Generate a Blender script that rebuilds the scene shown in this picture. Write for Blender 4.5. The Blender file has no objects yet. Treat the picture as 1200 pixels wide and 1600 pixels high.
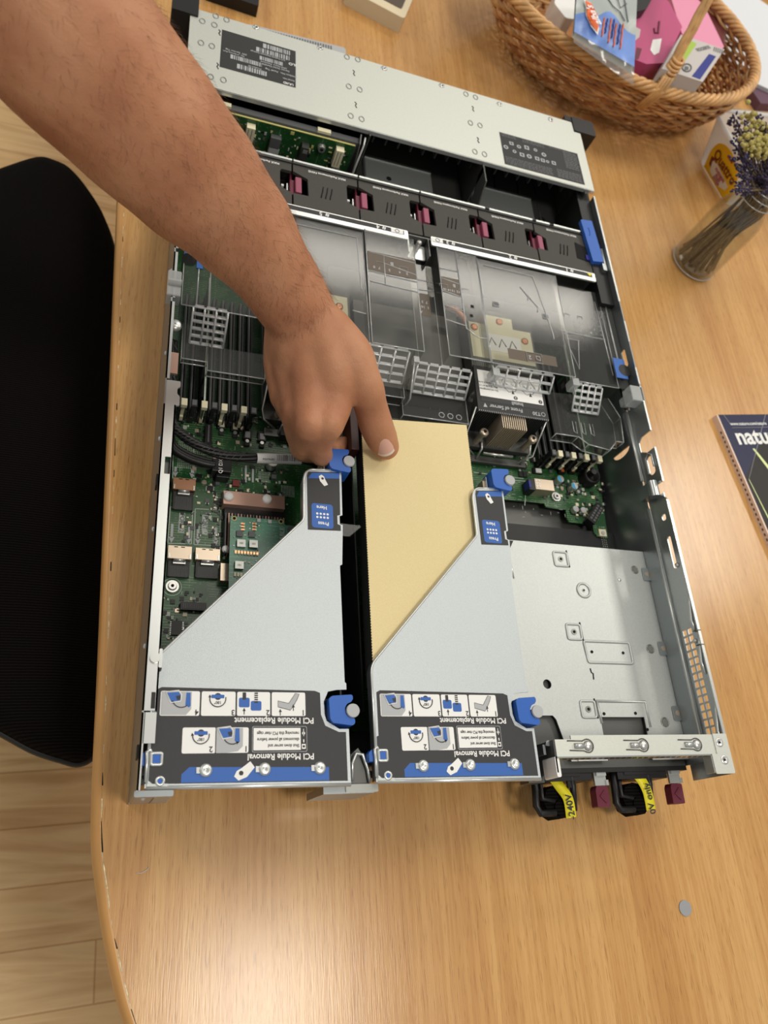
import bpy, math, random
from math import pi, sin, cos, radians
from mathutils import Vector, Matrix, geometry
random.seed(7)
sc = bpy.context.scene
col = sc.collection

# ------------------------------------------------------------------ camera
F = 1200.126
ROT = Matrix(((0.9387711981393484, -0.06202192281433626, 0.3389128481400856),
              (0.0909651427098057, -0.9041448262939582, -0.4174296059189546),
              (0.3323160850091324, 0.42270014688462265, -0.8431432888115296)))
CAM = Vector((-0.02753842, -0.05051443, 0.57146784))
cd = bpy.data.cameras.new('camera')
cam = bpy.data.objects.new('camera', cd)
col.objects.link(cam)
cd.sensor_fit = 'VERTICAL'
cd.sensor_height = 36.0
cd.lens = F / 1600 * 36.0
cd.clip_start = 0.02
cd.clip_end = 20
mw = (Matrix.Diagonal((1, -1, -1)) @ ROT).transposed().to_4x4()
mw.translation = CAM
cam.matrix_world = mw
cd.dof.use_dof = True
cd.dof.focus_distance = 0.56
cd.dof.aperture_fstop = cd.lens / 3.0
sc.camera = cam

# ------------------------------------------------------------------ world, lamps, exposure
w = bpy.data.worlds.new('world')
sc.world = w
w.use_nodes = True
w.node_tree.nodes['Background'].inputs[0].default_value = (1.0, 0.97, 0.92, 1)
w.node_tree.nodes['Background'].inputs[1].default_value = 0.38

def area(name, loc, sx, sy, power, color=(1, 0.94, 0.84)):
    l = bpy.data.lights.new(name, 'AREA')
    l.shape = 'RECTANGLE'
    l.size, l.size_y = sx, sy
    l.energy = power
    l.color = color
    o = bpy.data.objects.new(name, l)
    o.location = loc
    col.objects.link(o)
    return o
area('ceiling_lamp_near', (0.48, -0.38, 1.9), 0.34, 0.34, 13)
area('ceiling_lamp_right', (2.3, 1.25, 1.9), 0.5, 0.7, 21)
area('ceiling_lamp_far', (1.25, 2.25, 1.9), 1.5, 0.25, 17)
area('added_fill_left', (-1.9, 1.5, 1.9), 0.6, 0.6, 15)  # added fill light, no real lamp there; brightens the floor
area('ceiling_lamp_middle', (0.55, 0.95, 1.95), 0.6, 0.6, 8)

sc.view_settings.view_transform = 'Standard'
sc.view_settings.look = 'None'
sc.view_settings.exposure = 0.0
sc.view_settings.gamma = 1.0
sc.view_settings.use_curve_mapping = False


def W(px, py, z):
    """point of the photograph brought back to its real height z (metres above the table top)"""
    d = ROT.transposed() @ Vector(((px - 600) / F, (py - 800) / F, 1))
    return CAM + d * ((z - CAM.z) / d.z)


def D(px, py, depth):
    return CAM + ROT.transposed() @ Vector(((px - 600) / F, (py - 800) / F, 1)) * depth


def WP(pts, z):
    return [W(a, b, z) for a, b in pts]


# ------------------------------------------------------------------ materials
def lin(c):
    return tuple((x / 255 / 12.92 if x / 255 <= 0.04045 else ((x / 255 + 0.055) / 1.055) ** 2.4) for x in c) + (1,)


def setin(b, n, v):
    if n in b.inputs:
        b.inputs[n].default_value = v


def mat(name, rgb, rough=0.5, metal=0.0, noise=0.0, nscale=400, bump=0.0, bscale=600, trans=0.0, ior=1.45, coat=0.0, sss=0.0, spec=0.5):
    m = bpy.data.materials.new(name)
    m.use_nodes = True
    nt = m.node_tree
    b = nt.nodes['Principled BSDF']
    c = lin(rgb)
    b.inputs['Base Color'].default_value = c
    b.inputs['Roughness'].default_value = rough
    b.inputs['Metallic'].default_value = metal
    b.inputs['IOR'].default_value = ior
    setin(b, 'Transmission Weight', trans)
    setin(b, 'Coat Weight', coat)
    setin(b, 'Specular IOR Level', spec)
    if sss:
        setin(b, 'Subsurface Weight', sss)
        setin(b, 'Subsurface Radius', (0.01, 0.004, 0.002))
        setin(b, 'Subsurface Scale', 0.3)
    tc = nt.nodes.new('ShaderNodeTexCoord')
    if noise:
        n = nt.nodes.new('ShaderNodeTexNoise')
        n.inputs['Scale'].default_value = nscale
        n.inputs['Detail'].default_value = 5
        nt.links.new(tc.outputs['Object'], n.inputs['Vector'])
        r = nt.nodes.new('ShaderNodeValToRGB')
        r.color_ramp.elements[0].position = 0.3
        r.color_ramp.elements[1].position = 0.7
        r.color_ramp.elements[0].color = tuple(x * (1 - noise) for x in c[:3]) + (1,)
        r.color_ramp.elements[1].color = tuple(min(1, x * (1 + noise)) for x in c[:3]) + (1,)
        nt.links.new(n.outputs['Fac'], r.inputs['Fac'])
        nt.links.new(r.outputs['Color'], b.inputs['Base Color'])
    if bump:
        n2 = nt.nodes.new('ShaderNodeTexNoise')
        n2.inputs['Scale'].default_value = bscale
        n2.inputs['Detail'].default_value = 4
        nt.links.new(tc.outputs['Object'], n2.inputs['Vector'])
        bp = nt.nodes.new('ShaderNodeBump')
        bp.inputs['Strength'].default_value = bump
        bp.inputs['Distance'].default_value = 0.001
        nt.links.new(n2.outputs['Fac'], bp.inputs['Height'])
        nt.links.new(bp.outputs['Normal'], b.inputs['Normal'])
    return m


def ramp_node(nt, stops):
    r = nt.nodes.new('ShaderNodeValToRGB')
    cr = r.color_ramp
    while len(cr.elements) < len(stops):
        cr.elements.new(0.5)
    for e, (p, c) in zip(cr.elements, stops):
        e.position = p
        e.color = lin(c)
    return r


def wood_table():
    m = bpy.data.materials.new('beech_laminate')
    m.use_nodes = True
    nt = m.node_tree
    b = nt.nodes['Principled BSDF']
    tc = nt.nodes.new('ShaderNodeTexCoord')
    def nz(sx, sy, det=6, dist=0.0):
        mp = nt.nodes.new('ShaderNodeMapping')
        mp.inputs['Scale'].default_value = (sx, sy, 1)
        mp.inputs['Rotation'].default_value = (0, 0, 0.03)
        nt.links.new(tc.outputs['Object'], mp.inputs['Vector'])
        n = nt.nodes.new('ShaderNodeTexNoise')
        n.inputs['Scale'].default_value = 1
        n.inputs['Detail'].default_value = det
        n.inputs['Distortion'].default_value = dist
        nt.links.new(mp.outputs[0], n.inputs['Vector'])
        return n
    a = nz(28, 1.6, 8, 0.6)
    f = nz(420, 9, 3)
    p = nz(1300, 70, 2)
    r = ramp_node(nt, [(0.28, (192, 142, 84)), (0.5, (204, 157, 97)), (0.72, (213, 168, 108))])
    nt.links.new(a.outputs['Fac'], r.inputs['Fac'])
    r2 = ramp_node(nt, [(0.35, (222, 204, 184)), (0.6, (255, 255, 255))])
    nt.links.new(f.outputs['Fac'], r2.inputs['Fac'])
    r3 = ramp_node(nt, [(0.30, (150, 125, 100)), (0.42, (255, 255, 255))])
    nt.links.new(p.outputs['Fac'], r3.inputs['Fac'])
    x = nt.nodes.new('ShaderNodeMixRGB'); x.blend_type = 'MULTIPLY'; x.inputs[0].default_value = 0.45
    nt.links.new(r.outputs[0], x.inputs[1]); nt.links.new(r2.outputs[0], x.inputs[2])
    y = nt.nodes.new('ShaderNodeMixRGB'); y.blend_type = 'MULTIPLY'; y.inputs[0].default_value = 0.4
    nt.links.new(x.outputs[0], y.inputs[1]); nt.links.new(r3.outputs[0], y.inputs[2])
    nt.links.new(y.outputs[0], b.inputs['Base Color'])
    b.inputs['Roughness'].default_value = 0.24
    bp = nt.nodes.new('ShaderNodeBump'); bp.inputs['Strength'].default_value = 0.10; bp.inputs['Distance'].default_value = 0.0006
    nt.links.new(p.outputs['Fac'], bp.inputs['Height'])
    nt.links.new(bp.outputs[0], b.inputs['Normal'])
    return m


def wood_floor():
    m = bpy.data.materials.new('birch_laminate_planks')
    m.use_nodes = True
    nt = m.node_tree
    b = nt.nodes['Principled BSDF']
    tc = nt.nodes.new('ShaderNodeTexCoord')
    mp = nt.nodes.new('ShaderNodeMapping')
    mp.inputs['Rotation'].default_value = (0, 0, -0.05)
    nt.links.new(tc.outputs['Object'], mp.inputs['Vector'])
    br = nt.nodes.new('ShaderNodeTexBrick')
    br.inputs['Color1'].default_value = lin((246, 216, 164))
    br.inputs['Color2'].default_value = lin((238, 204, 150))
    br.inputs['Mortar'].default_value = lin((206, 166, 114))
    br.inputs['Scale'].default_value = 1
    br.inputs['Mortar Size'].default_value = 0.0011
    br.inputs['Brick Width'].default_value = 0.62
    br.inputs['Row Height'].default_value = 0.078
    br.offset = 0.37
    nt.links.new(mp.outputs[0], br.inputs['Vector'])
    mp2 = nt.nodes.new('ShaderNodeMapping'); mp2.inputs['Scale'].default_value = (3, 22, 1)
    nt.links.new(tc.outputs['Object'], mp2.inputs['Vector'])
    n = nt.nodes.new('ShaderNodeTexNoise'); n.inputs['Scale'].default_value = 1; n.inputs['Detail'].default_value = 7; n.inputs['Distortion'].default_value = 1.2
    nt.links.new(mp2.outputs[0], n.inputs['Vector'])
    r = ramp_node(nt, [(0.3, (205, 175, 140)), (0.55, (255, 250, 240)), (0.7, (235, 215, 190))])
    nt.links.new(n.outputs['Fac'], r.inputs['Fac'])
    x = nt.nodes.new('ShaderNodeMixRGB'); x.blend_type = 'MULTIPLY'; x.inputs[0].default_value = 0.8
    nt.links.new(br.outputs['Color'], x.inputs[1]); nt.links.new(r.outputs[0], x.inputs[2])
    nt.links.new(x.outputs[0], b.inputs['Base Color'])
    b.inputs['Roughness'].default_value = 0.4
    return m


def pcb_mat(name, base, trace, s=1.0, rough=0.35):
    m = bpy.data.materials.new(name)
    m.use_nodes = True
    nt = m.node_tree
    b = nt.nodes['Principled BSDF']
    tc = nt.nodes.new('ShaderNodeTexCoord')
    br = nt.nodes.new('ShaderNodeTexBrick')
    br.inputs['Color1'].default_value = (0, 0, 0, 1); br.inputs['Color2'].default_value = (0.05, 0.05, 0.05, 1)
    br.inputs['Mortar'].default_value = (1, 1, 1, 1)
    br.inputs['Scale'].default_value = 1; br.inputs['Brick Width'].default_value = 0.021 * s; br.inputs['Row Height'].default_value = 0.0021 * s
    br.inputs['Mortar Size'].default_value = 0.00016
    nt.links.new(tc.outputs['Object'], br.inputs['Vector'])
    n = nt.nodes.new('ShaderNodeTexNoise'); n.inputs['Scale'].default_value = 55
    nt.links.new(tc.outputs['Object'], n.inputs['Vector'])
    r = nt.nodes.new('ShaderNodeValToRGB'); r.color_ramp.elements[0].position = 0.48; r.color_ramp.elements[1].position = 0.56
    nt.links.new(n.outputs['Fac'], r.inputs['Fac'])
    mu = nt.nodes.new('ShaderNodeMath'); mu.operation = 'MULTIPLY'
    nt.links.new(br.outputs['Color'], mu.inputs[0]); nt.links.new(r.outputs['Color'], mu.inputs[1])
    v = nt.nodes.new('ShaderNodeTexVoronoi'); v.inputs['Scale'].default_value = 420
    nt.links.new(tc.outputs['Object'], v.inputs['Vector'])
    lt = nt.nodes.new('ShaderNodeMath'); lt.operation = 'LESS_THAN'; lt.inputs[1].default_value = 0.16
    nt.links.new(v.outputs['Distance'], lt.inputs[0])
    m2 = nt.nodes.new('ShaderNodeMath'); m2.operation = 'MULTIPLY'; m2.inputs[1].default_value = 0.7
    nt.links.new(lt.outputs[0], m2.inputs[0])
    mx = nt.nodes.new('ShaderNodeMath'); mx.operation = 'MAXIMUM'
    nt.links.new(mu.outputs[0], mx.inputs[0]); nt.links.new(m2.outputs[0], mx.inputs[1])
    x = nt.nodes.new('ShaderNodeMixRGB')
    x.inputs[1].default_value = lin(base); x.inputs[2].default_value = lin(trace)
    nt.links.new(mx.outputs[0], x.inputs[0])
    nt.links.new(x.outputs[0], b.inputs['Base Color'])
    b.inputs['Roughness'].default_value = rough
    return m


def clear_plastic(name, tint, gloss_rough=0.12, opacity=0.16, spec0=0.06, dcol=(190, 192, 190)):
    m = bpy.data.materials.new(name)
    m.use_nodes = True
    nt = m.node_tree
    for n in list(nt.nodes):
        nt.nodes.remove(n)
    out = nt.nodes.new('ShaderNodeOutputMaterial')
    t = nt.nodes.new('ShaderNodeBsdfTransparent'); t.inputs[0].default_value = lin(tint)
    df = nt.nodes.new('ShaderNodeBsdfDiffuse'); df.inputs[0].default_value = lin(dcol)
    g = nt.nodes.new('ShaderNodeBsdfGlossy'); g.inputs['Roughness'].default_value = gloss_rough
    lw = nt.nodes.new('ShaderNodeLayerWeight')
    pw = nt.nodes.new('ShaderNodeMath'); pw.operation = 'POWER'; pw.inputs[1].default_value = 4.0
    nt.links.new(lw.outputs['Facing'], pw.inputs[0])
    fr = nt.nodes.new('ShaderNodeMath'); fr.operation = 'MULTIPLY_ADD'; fr.inputs[1].default_value = 0.8; fr.inputs[2].default_value = spec0
    nt.links.new(pw.outputs[0], fr.inputs[0])
    m1 = nt.nodes.new('ShaderNodeMixShader'); m1.inputs[0].default_value = opacity
    nt.links.new(t.outputs[0], m1.inputs[1]); nt.links.new(df.outputs[0], m1.inputs[2])
    m2 = nt.nodes.new('ShaderNodeMixShader')
    nt.links.new(fr.outputs[0], m2.inputs[0]); nt.links.new(m1.outputs[0], m2.inputs[1]); nt.links.new(g.outputs[0], m2.inputs[2])
    nt.links.new(m2.outputs[0], out.inputs[0])
    return m


def fabric(name, rgb):
    m = mat(name, rgb, 0.95, spec=0.08)
    nt = m.node_tree
    b = nt.nodes['Principled BSDF']
    tc = nt.nodes.new('ShaderNodeTexCoord')
    wv = nt.nodes.new('ShaderNodeTexWave'); wv.bands_direction = 'Y'; wv.inputs['Scale'].default_value = 130; wv.inputs['Distortion'].default_value = 0.6
    nt.links.new(tc.outputs['Object'], wv.inputs['Vector'])
    r = nt.nodes.new('ShaderNodeValToRGB')
    c = lin(rgb)
    r.color_ramp.elements[0].color = tuple(x * 0.4 for x in c[:3]) + (1,)
    r.color_ramp.elements[1].color = tuple(x * 1.7 for x in c[:3]) + (1,)
    nt.links.new(wv.outputs['Fac'], r.inputs['Fac'])
    nt.links.new(r.outputs[0], b.inputs['Base Color'])
    return m


def skin_mat():
    m = mat('skin', (176, 122, 90), 0.5, sss=0.12, spec=0.35)
    nt = m.node_tree
    b = nt.nodes['Principled BSDF']
    tc = nt.nodes.new('ShaderNodeTexCoord')
    n = nt.nodes.new('ShaderNodeTexNoise'); n.inputs['Scale'].default_value = 26; n.inputs['Detail'].default_value = 6
    nt.links.new(tc.outputs['Object'], n.inputs['Vector'])
    r = ramp_node(nt, [(0.3, (166, 110, 80)), (0.5, (182, 127, 94)), (0.7, (194, 141, 107))])
    nt.links.new(n.outputs['Fac'], r.inputs['Fac'])
    nt.links.new(r.outputs[0], b.inputs['Base Color'])
    n2 = nt.nodes.new('ShaderNodeTexVoronoi'); n2.inputs['Scale'].default_value = 700
    nt.links.new(tc.outputs['Object'], n2.inputs['Vector'])
    n3 = nt.nodes.new('ShaderNodeTexNoise'); n3.inputs['Scale'].default_value = 120; n3.inputs['Detail'].default_value = 5
    nt.links.new(tc.outputs['Object'], n3.inputs['Vector'])
    ad = nt.nodes.new('ShaderNodeMath'); ad.operation = 'MULTIPLY_ADD'; ad.inputs[1].default_value = 0.25
    nt.links.new(n2.outputs['Distance'], ad.inputs[0]); nt.links.new(n3.outputs['Fac'], ad.inputs[2])
    bp = nt.nodes.new('ShaderNodeBump'); bp.inputs['Strength'].default_value = 0.35; bp.inputs['Distance'].default_value = 0.0012
    nt.links.new(ad.outputs[0], bp.inputs['Height']); nt.links.new(bp.outputs[0], b.inputs['Normal'])
    return m


M = {}
M['table'] = wood_table()
M['edge'] = mat('honey_edge_band', (196, 146, 86), 0.3, noise=0.06, nscale=30)
M['edge_dark'] = mat('chipped_edge_filler', (226, 205, 168), 0.8, noise=0.5, nscale=300)
M['floor'] = wood_floor()
M['steel'] = mat('galvanised_steel', (192, 196, 194), 0.45, 0.72, noise=0.05, nscale=900, bump=0.10, bscale=1400)
M['zinc'] = mat('riser_zinc', (184, 190, 193), 0.5, 0.68, noise=0.06, nscale=1300, bump=0.15, bscale=1800)
M['steel2'] = mat('chassis_steel', (178, 183, 183), 0.30, 0.88, noise=0.04, nscale=500)
M['steel_in'] = mat('chassis_inner_steel', (148, 154, 156), 0.34, 0.85)
M['rim'] = mat('sheet_steel_rim', (205, 208, 206), 0.3, 0.7)
M['cover'] = mat('cover_steel', (206, 209, 201), 0.5, 0.55, noise=0.03, nscale=600)
M['dark_steel'] = mat('dark_steel', (96, 97, 95), 0.42, 0.7)
M['dimple'] = mat('stamped_dimple', (150, 152, 148), 0.35, 0.8)
M['hole'] = mat('dark_hole', (14, 14, 14), 0.9)
M['black'] = mat('black_plastic', (22, 22, 23), 0.42)
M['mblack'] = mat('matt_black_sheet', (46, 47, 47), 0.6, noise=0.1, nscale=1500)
M['sheet'] = mat('insulator_sheet', (34, 35, 36), 0.55)
M['fan'] = mat('fan_charcoal_plastic', (64, 62, 58), 0.6, noise=0.18, nscale=1600, bump=0.2, bscale=2200)
M['grey'] = mat('grey_plastic', (92, 94, 96), 0.5)
M['ltgrey'] = mat('light_grey_print', (176, 178, 180), 0.6)
M['label'] = mat('charcoal_label', (50, 50, 52), 0.55, noise=0.08, nscale=1800)
M['white'] = mat('white_print', (236, 236, 234), 0.55)
M['blue'] = mat('blue_plastic', (42, 96, 182), 0.4)
M['blueprint'] = mat('blue_print', (48, 98, 176), 0.5)
M['maroon'] = mat('maroon_plastic', (104, 34, 54), 0.4)
M['rose'] = mat('rose_plastic', (150, 74, 98), 0.45)
M['pcb'] = pcb_mat('green_circuit_board', (28, 76, 36), (118, 150, 112))
M['pcb2'] = pcb_mat('teal_circuit_board', (80, 132, 110), (140, 178, 158), 1.5)
M['pcb_edge'] = mat('board_edge', (196, 190, 120), 0.5)
M['silk'] = mat('silkscreen', (178, 190, 178), 0.6)
M['ivory'] = mat('ivory_plastic', (226, 220, 188), 0.4)
M['copper'] = mat('nickel_bronze_shell', (200, 184, 164), 0.35, 0.7)
M['bronze'] = mat('bronze_shell', (150, 112, 86), 0.35, 0.7)
M['fin'] = mat('bright_fins', (222, 208, 186), 0.35, 0.6)
M['brass'] = mat('copper_contact', (205, 140, 100), 0.3, 0.9)
M['screw'] = mat('screw_steel', (205, 205, 202), 0.33, 0.8)
M['tan'] = mat('tan_sheet', (226, 208, 158), 0.75, noise=0.05, nscale=1400, bump=0.15, bscale=1800)
M['baffle'] = clear_plastic('clear_polycarbonate', (222, 222, 218), 0.10, 0.06, spec0=0.035)
M['baffle_edge'] = clear_plastic('clear_edge_and_highlight', (215, 218, 218), 0.10, 0.45, spec0=0.15, dcol=(235, 238, 238))  # whiter plastic; its thin beads paint highlights along the clear edges
M['grid_edge'] = clear_plastic('bright_louvre_plastic', (215, 218, 218), 0.10, 0.6, spec0=0.15, dcol=(235, 238, 238))
M['film'] = clear_plastic('clear_film', (205, 205, 205), 0.08, 0.02, spec0=0.02)
M['brownlabel'] = mat('brown_print_label', (86, 74, 60), 0.4)
M['yellow'] = mat('yellow_tape', (240, 226, 40), 0.45)
M['cap_blue'] = mat('capacitor_blue_print', (60, 160, 205), 0.4)
M['pinkbar'] = mat('anodised_pink_heatsink', (196, 160, 144), 0.4, 0.5)
M['orange'] = mat('orange_choke', (186, 92, 40), 0.5)
M['wicker'] = mat('willow_wicker', (206, 160, 104), 0.5, noise=0.28, nscale=60, coat=0.2)
M['wicker_dk'] = mat('dark_willow', (172, 118, 68), 0.55, noise=0.25, nscale=60)
M['chair'] = fabric('black_chair_fabric', (14, 12, 11))
M['chair_shell'] = mat('black_chair_shell', (34, 34, 30), 0.5)
M['skin'] = skin_mat()
M['nail'] = mat('finger_nail', (216, 168, 150), 0.28, spec=0.5)
M['nail_tip'] = mat('finger_nail_tip', (226, 206, 190), 0.35)
M['hair'] = mat('arm_hair', (104, 70, 46), 0.6)
M['glass'] = clear_plastic('jar_glass', (246, 247, 244), 0.03, 0.02, spec0=0.05)
M['stem'] = mat('dried_stem', (120, 106, 82), 0.8, noise=0.3, nscale=200)
M['lav'] = mat('dried_lavender', (62, 56, 84), 0.9, noise=0.3, nscale=400)
M['yflower'] = mat('dried_yellow_flower', (186, 174, 104), 0.9, noise=0.3, nscale=400)
M['tub'] = clear_plastic('frosted_tub_plastic', (232, 232, 232), 0.3, 0.6, dcol=(232, 232, 230))
M['ylabel'] = mat('yellow_tub_label', (242, 200, 24), 0.4)
M['red'] = mat('red_print', (178, 40, 44), 0.5)
M['redbrown'] = mat('dark_red_print', (120, 46, 40), 0.5)
M['oxblood'] = mat('oxblood_plastic', (58, 24, 20), 0.5)
M['navy'] = mat('navy_cover', (22, 26, 66), 0.4, spec=0.25)
M['inkblack'] = mat('black_cover_print', (22, 18, 16), 0.4, spec=0.25)
M['lime'] = mat('pale_lime_print', (214, 226, 150), 0.3)
M['page'] = mat('magazine_pages', (232, 208, 194), 0.7)
M['paper'] = mat('white_paper', (214, 217, 222), 0.8)
M['purple'] = mat('purple_book_cover', (96, 66, 84), 0.6)
M['cream'] = mat('cream_plastic', (222, 208, 176), 0.45)
M['wipes'] = mat('wipes_film_blue', (112, 146, 214), 0.3, noise=0.2, nscale=30)
M['wipes2'] = mat('wipes_film_grey', (172, 180, 178), 0.3)
M['wipeclear'] = clear_plastic('clear_wrapper', (222, 214, 204), 0.12, 0.22)
M['orangelogo'] = mat('orange_logo', (236, 110, 40), 0.45)
M['pink'] = mat('magenta_carton', (188, 78, 124), 0.4)
M['ltpink'] = mat('light_pink_film', (232, 150, 180), 0.3)
M['carton'] = mat('grey_white_carton', (192, 187, 184), 0.55)
M['green'] = mat('lime_print', (160, 190, 70), 0.5)
M['dblue'] = mat('deep_blue_print', (30, 40, 130), 0.5)
M['brown'] = mat('brown_ribbed_bag', (110, 72, 72), 0.5)
M['greydisc'] = mat('grey_felt_disc', (150, 152, 156), 0.7)


# ------------------------------------------------------------------ mesh builder
class MB:
    def __init__(s):
        s.v = []; s.f = []; s.fm = []; s.sm = []; s.mats = []

    def mi(s, m):
        m = M[m] if isinstance(m, str) else m
        if m not in s.mats:
            s.mats.append(m)
        return s.mats.index(m)

    def add(s, verts, faces, m, smooth=False):
        o = len(s.v); k = s.mi(m)
        s.v += [Vector(p) for p in verts]
        for f in faces:
            s.f.append(tuple(i + o for i in f)); s.fm.append(k); s.sm.append(smooth)
        return s

    def box(s, x0, x1, y0, y1, z0, z1, m):
        v = [(x, y, z) for z in (z0, z1) for y in (y0, y1) for x in (x0, x1)]
        return s.add(v, [(0, 2, 3, 1), (4, 5, 7, 6), (0, 1, 5, 4), (2, 6, 7, 3), (0, 4, 6, 2), (1, 3, 7, 5)], m)

    def obox(s, c, size, m, rz=0.0, mtx=None):
        a, b, h = [t / 2 for t in size]
        R = mtx if mtx is not None else Matrix.Rotation(rz, 3, 'Z')
        v = [Vector(c) + R @ Vector((x, y, z)) for z in (-h, h) for y in (-b, b) for x in (-a, a)]
        return s.add(v, [(0, 2, 3, 1), (4, 5, 7, 6), (0, 1, 5, 4), (2, 6, 7, 3), (0, 4, 6, 2), (1, 3, 7, 5)], m)

    def prism(s, pts, z0, z1, m, ms=None, holes=(), fr=None):
        """polygon (u,v) extruded in w from z0 to z1, with holes; fr maps (u,v,w) to space"""
        fr = fr or (lambda u, v, ww: Vector((u, v, ww)))
        loops = [[(p[0], p[1]) for p in pts]] + [[(p[0], p[1]) for p in h] for h in holes]
        tr = geometry.tessellate_polygon([[Vector((a, b, 0)) for a, b in l] for l in loops])
        flat = [p for l in loops for p in l]
        n = len(flat)
        s.add([fr(a, b, z1) for a, b in flat], tr, m)
        if z0 != z1:
            s.add([fr(a, b, z0) for a, b in flat], [t[::-1] for t in tr], m)
            o = 0
            for l in loops:
                k = len(l)
                vv = [fr(a, b, z0) for a, b in l] + [fr(a, b, z1) for a, b in l]
                s.add(vv, [(i, (i + 1) % k, (i + 1) % k + k, i + k) for i in range(k)], ms or m)
                o += k
        return s

    def flat(s, pts, m):
        return s.add(pts, [tuple(range(len(pts)))], m)

    def frame_axes(s, a, b):
        d = (Vector(b) - Vector(a)).normalized()
        u = d.orthogonal().normalized()
        return d, u, d.cross(u)

    def cyl(s, a, b, r0, m, r1=None, n=20, cap=True, smooth=True):
        a = Vector(a); b = Vector(b); r1 = r0 if r1 is None else r1
        d, u, w_ = s.frame_axes(a, b)
        ring = [(cos(2 * pi * i / n), sin(2 * pi * i / n)) for i in range(n)]
        v = [a + (u * c + w_ * t) * r0 for c, t in ring] + [b + (u * c + w_ * t) * r1 for c, t in ring]
        s.add(v, [(i, (i + 1) % n, (i + 1) % n + n, i + n) for i in range(n)], m, smooth)
        if cap:
            s.add(v[:n], [tuple(range(n))[::-1]], m)
            s.add(v[n:], [tuple(range(n))], m)
        return s

    def lathe(s, c, prof, m, n=32, smooth=True, sx=1, sy=1, p=2.0):
        c = Vector(c); v = []
        for r, z in prof:
            for i in range(n):
                a = 2 * pi * i / n
                ca, sa = cos(a), sin(a)
                if p != 2:
                    ca = math.copysign(abs(ca) ** (2 / p), ca); sa = math.copysign(abs(sa) ** (2 / p), sa)
                v.append(c + Vector((r * ca * sx, r * sa * sy, z)))
        f = []
        for j in range(len(prof) - 1):
            for i in range(n):
                f.append((j * n + i, j * n + (i + 1) % n, (j + 1) * n + (i + 1) % n, (j + 1) * n + i))
        return s.add(v, f, m, smooth)

    def tube(s, path, r, m, n=8, closed=False, smooth=True, cap=True):
        P = [Vector(p) for p in path]; k = len(P)
        rr = r if hasattr(r, '__len__') else [r] * k
        v = []; up = None
        for i, p in enumerate(P):
            if closed:
                d = P[(i + 1) % k] - P[i - 1]
            else:
                d = P[min(i + 1, k - 1)] - P[max(i - 1, 0)]
            d = d.normalized() if d.length > 1e-9 else Vector((0, 0, 1))
            if up is None:
                up = d.orthogonal().normalized()
            up = (up - d * up.dot(d))
            up = up.normalized() if up.length > 1e-6 else d.orthogonal().normalized()
            w_ = d.cross(up)
            for j in range(n):
                a = 2 * pi * j / n
                v.append(p + (up * cos(a) + w_ * sin(a)) * rr[i])
        f = []
        for i in range(k if closed else k - 1):
            for j in range(n):
                f.append((i * n + j, i * n + (j + 1) % n, ((i + 1) % k) * n + (j + 1) % n, ((i + 1) % k) * n + j))
        if cap and not closed:
            f.append(tuple(range(n))[::-1]); f.append(tuple((k - 1) * n + j for j in range(n)))
        return s.add(v, f, m, smooth)

    def ball(s, c, r, m, n=14, sz=(1, 1, 1), mtx=None):
        c = Vector(c); v = []; h = n // 2
        R = mtx or Matrix.Identity(3)
        for j in range(h + 1):
            t = pi * j / h
            for i in range(n):
                a = 2 * pi * i / n
                v.append(c + R @ Vector((r * sz[0] * sin(t) * cos(a), r * sz[1] * sin(t) * sin(a), -r * sz[2] * cos(t))))
        f = [(j * n + i, j * n + (i + 1) % n, (j + 1) * n + (i + 1) % n, (j + 1) * n + i) for j in range(h) for i in range(n)]
        return s.add(v, f, m, True)

    def grid(s, fn, nu, nv, m, smooth=True, thick=0.0):
        v = [fn(i / nu, j / nv) for j in range(nv + 1) for i in range(nu + 1)]
        f = [(j * (nu + 1) + i, j * (nu + 1) + i + 1, (j + 1) * (nu + 1) + i + 1, (j + 1) * (nu + 1) + i) for j in range(nv) for i in range(nu)]
        return s.add(v, f, m, smooth)

    def text(s, t, mtx, size, m, align='CENTER', depth=0.0, squeeze=1.0, bold=0.022):
        cu = bpy.data.curves.new('writing', 'FONT')
        cu.body = t; cu.size = size; cu.align_x = align; cu.align_y = 'CENTER'; cu.extrude = depth; cu.resolution_u = 3; cu.offset = size * bold
        to = bpy.data.objects.new('writing', cu)
        me = bpy.data.meshes.new_from_object(to)
        mt = mtx @ Matrix.Diagonal((squeeze, 1, 1, 1))
        s.add([mt @ v.co for v in me.vertices], [tuple(p.vertices) for p in me.polygons], m)
        bpy.data.objects.remove(to); bpy.data.curves.remove(cu); bpy.data.meshes.remove(me)
        return s

    def build(s, name, parent=None, label=None, cat=None, group=None, kind=None, bevel=0.0, loc=None):
        root = parent
        off = Vector((0, 0, 0))
        if parent is not None:
            while root.parent is not None:
                root = root.parent
            off = Vector(root['o'])
        else:
            if loc is None:
                xs = [p.x for p in s.v]; ys = [p.y for p in s.v]; zs = [p.z for p in s.v]
                loc = Vector(((min(xs) + max(xs)) / 2, (min(ys) + max(ys)) / 2, min(zs)))
            off = Vector(loc)
        me = bpy.data.meshes.new(name)
        me.from_pydata([tuple(p - off) for p in s.v], [], s.f)
        for m in s.mats:
            me.materials.append(m)
        me.polygons.foreach_set('material_index', s.fm)
        me.polygons.foreach_set('use_smooth', s.sm)
        me.update()
        o = bpy.data.objects.new(name, me)
        col.objects.link(o)
        if parent is not None:
            o.parent = parent
        else:
            o.location = off
            ROOTS.append((o, tuple(off)))
            o['o'] = tuple(off)
        if bevel:
            b = o.modifiers.new('bevel', 'BEVEL'); b.width = bevel; b.segments = 2; b.limit_method = 'ANGLE'; b.angle_limit = radians(40)
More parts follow.
